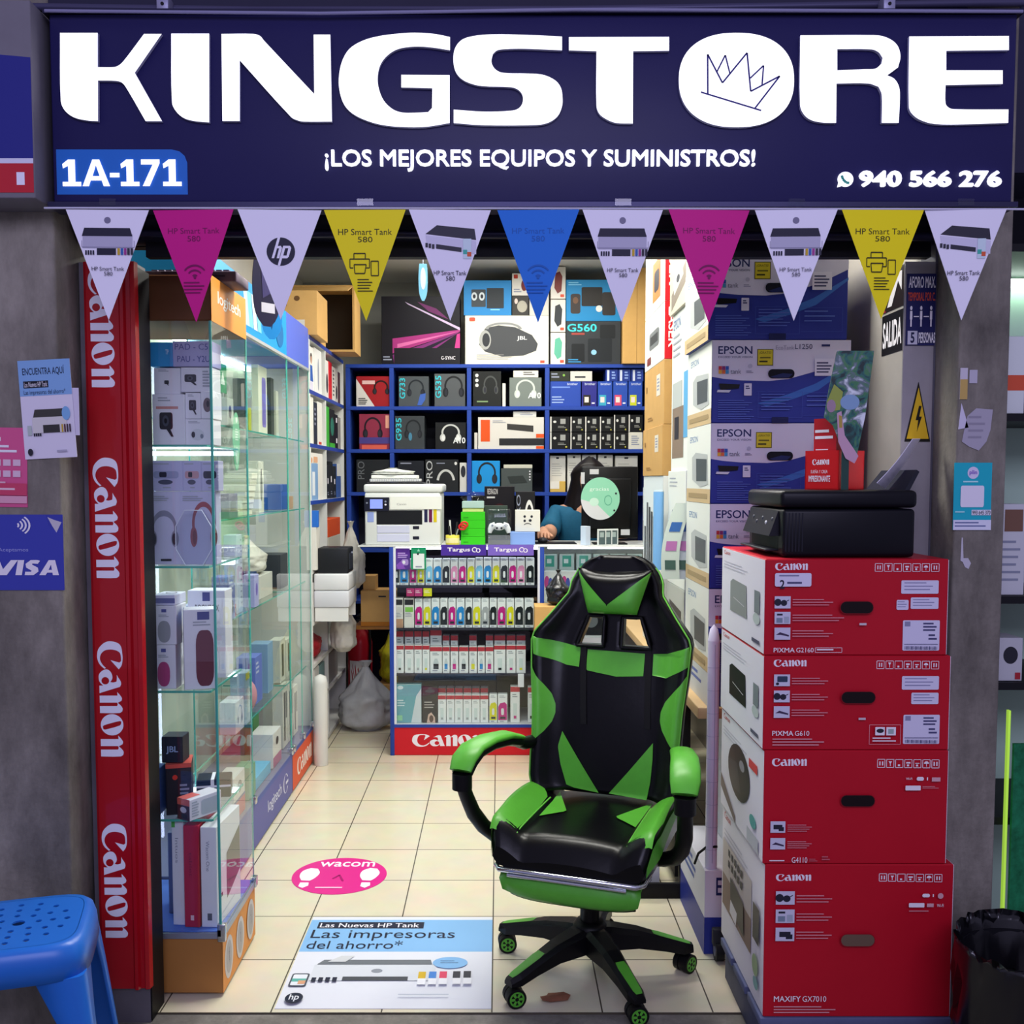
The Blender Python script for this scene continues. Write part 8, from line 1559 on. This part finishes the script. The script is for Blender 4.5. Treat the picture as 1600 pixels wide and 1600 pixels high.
# blue plastic stool
SB_ = M('#1f6fd0', .34, noise=.04, scale=10, spec=.5)
t = thing('plastic_stool', 'blue plastic stool with perforated round-cornered seat, in front of the pillar', 'stool', (-1.085, 2.21, -.004), math.radians(16)); SH = .452
def sq(r, e=.42, n=40): return [(r * math.copysign(abs(math.cos(2 * PI * k / n)) ** e, math.cos(2 * PI * k / n)), r * math.copysign(abs(math.sin(2 * PI * k / n)) ** e, math.sin(2 * PI * k / n))) for k in range(n)]
holes = [arc(0, 0, .014, .014, n=12)]
for rr_, nn in ((.042, 7), (.072, 11), (.102, 15)): holes += [arc(rr_ * math.cos(2 * PI * k / nn), rr_ * math.sin(2 * PI * k / nn), .007, .007, n=8) for k in range(nn)]
vs, fs = fill2d([sq(.132)] + holes, .002)
mb = MB(); mb.add([(v[0], v[1], SH - .003 + v[2]) for v in vs], fs, SB_); mb.build('seat', t)
mb = MB(); mb.loft([[(x, y, z) for x, y in sq(r, e_)] for r, z, e_ in ((.131, SH - .001, .42), (.142, SH - .001, .42), (.152, SH - .010, .42), (.158, SH - .03, .42), (.162, SH - .075, .42), (.158, SH - .075, .42), (.148, SH - .02, .42), (.131, SH - .006, .42))], SB_, False); mb.build('seat_rim', t)
for sx in (-1, 1):
    for sy in (-1, 1):
        mb = MB(); rows = []
        for k in range(9):
            s = k / 8; z = (SH - .072) * (1 - s); o_ = .155 + .045 * s; w_ = .075 - .035 * s + (.05 * max(0, .25 - s) * 4) * .5
            cx, cy = sx * o_, sy * o_; th = .006
            rows.append([(cx - sx * w_, cy, z), (cx - sx * w_ * .3, cy, z), (cx - sx * .012, cy - sy * .004, z), (cx - sx * .004, cy - sy * .012, z), (cx, cy - sy * w_ * .3, z), (cx, cy - sy * w_, z), (cx - sx * th, cy - sy * w_, z), (cx - sx * th, cy - sy * (w_ * .3), z), (cx - sx * .018, cy - sy * .018, z), (cx - sx * w_ * .3, cy - sy * th, z), (cx - sx * w_, cy - sy * th, z)])
        mb.loft(rows, SB_, True, True); mb.build('leg', t)
# bin with black bag
t = thing('waste_bin', 'dark waste bin lined with a shiny black bag beside the concrete pillar', 'bin', (1.195, 2.19, -.004)); mb = MB(); mb.lathe([(.0, 0), (.12, 0), (.15, .38)], M('#15151a', .5), n=32, caps=False); mb.build('bin_body', t)
mb = MB(); rows = []
for j in range(12):
    s = j / 11; ring = []
    for k in range(64):
        a = 2 * PI * k / 64; d = V((math.cos(a), math.sin(a), s)); q = 1 - abs(NZ.noise(d * 5)) * 2; q2 = NZ.noise(d * 11)
        r_ = (.152 + .012 * q + .006 * q2) if s < .5 else (.158 + .012 * q) * (1 - (s - .5) * .5); z = (.20 + .22 * s / .5 + .012 * q2) if s < .5 else .42 + .015 * q - (s - .5) * .28
        ring.append((r_ * math.cos(a), r_ * math.sin(a), z))
    rows.append(ring)
mb.loft(rows, M('#0b0b10', .22, spec=.6), False); mb.build('bin_liner', t)
# neighbouring shop shelf beyond the pillar
t = thing('neighbour_shelf', 'dark shelving of the neighbouring shop at the picture edge, with pale lit goods', 'shelf', (1.36, 2.72, 0)); DS = M('#141519', .5)
nz = [P(1590, y, 2.72).z for y in (940, 655, 822, 1120, 480)]
for z in sorted([.02, .55, P(1590, 1055, 2.72).z, P(1590, 925, 2.72).z, P(1590, 650, 2.72).z, 2.05]): MB().box((-.075, -.10, z - .02), (.40, .25, z), DS).build('shelf_board', t)
MB().box((-.075, .25, 0), (.40, .26, 2.1), M('#b9d6c0', .5)).build('back_panel', t); MB().box((-.085, .03, 0), (-.0755, .05, 2.1), DS).build('side_post', t)
MB().box((-.06, .20, 2.0), (.38, .23, 2.02), M('#e6fff0', .5, em=7)).build('light_strip', t)
zn = [P(1590, 1055, 2.72).z + .001, P(1590, 925, 2.72).z + .001, P(1590, 650, 2.72).z + .001]
carton('router_box', 'pale lit box with a red band on the neighbouring shelf', 'box', .07, .10, .20, (1.335, 2.69, zn[2]), '#dfe6e4', art=lambda F: F.rect(30, 50, 100, 70, M('#d85a3c', .5)))
carton('router_box', 'dark grey box in front of the pale lit one on the neighbouring shelf', 'box', .05, .05, .085, (1.40, 2.69, zn[2]), '#4a4d50')
carton('paper_pack', 'white paper pack with a brown photo on the neighbouring shelf', 'pack', .08, .08, .24, (1.345, 2.68, zn[1]), '#cfd2d6', art=lambda F: F.rect(30, 6, 90, 30, M('#7a5a4a', .5)).bars(20, 40, 90, 90, 6, GR, .3))
carton('router_box', 'grey white box printed with a dark swirl on the neighbouring lower shelf', 'box', .08, .09, .115, (1.345, 2.68, zn[0]), '#c4c6ca', art=lambda F: F.ell(60, 40, 24, 20, DK).rect(76, 80, 94, 96, M('#b02c38', .5)))
mb = MB(); mb.box((0, 0, 0), (.006, .012, .62), M('#a8d848', .5, em=.7)); o = P(1592, 1465, 2.62); tag(mb.build('light_tube', None, (1.335, 2.60, o.z)), 'thin yellow-green lit tube on the front of the neighbouring shelf', 'light')
mb = MB(); mb.box((0, 0, 0), (.06, .01, .5), M('#1c6a48', .4, em=.12, noise=.6, scale=30)); tag(mb.build('glowing_card', None, (1.355, 2.605, o.z + .03)), 'dark green glowing panel beside the yellow-green tube', 'panel')
o = PZ(1121, 1492); t = thing('trolley_castor', 'small black castor wheel on the floor beside the pallet', 'wheel', (o.x - .004, 2.945, 0)); m = MB(); m.cyl((-.012, 0, .03), (.012, 0, .03), .03, M('#1a1b20', .5), n=24); m.build('tyre', t); m = MB(); m.cyl((-.0135, 0, .03), (.0135, 0, .03), .016, M('#8c8f98', .3, metal=.6), n=16); m.build('hub', t)
m = MB(); m.box((-.02, -.012, .048), (.02, .012, .10), M('#2a2c34', .5), .004); m.build('fork', t)
m = MB(); pts = [P(x, y, 2.99) for x, y in ((1126, 1322), (1112, 1326), (1101, 1340), (1097, 1360))]; m.tube([(p.x - .012, 2.985 + .02 * k, p.z) for k, p in enumerate(pts)], .004, BLACK); tag(m.build('power_cable'), 'black power cable looping out beside the red carton stack', 'cable')
sbox('wall_far', (1.25, 3.10, -.004), (3.2, 3.15, 2.6), M('#3a3a44', .7, noise=.1, scale=3), 'dark back wall of the neighbouring shop', 'wall')
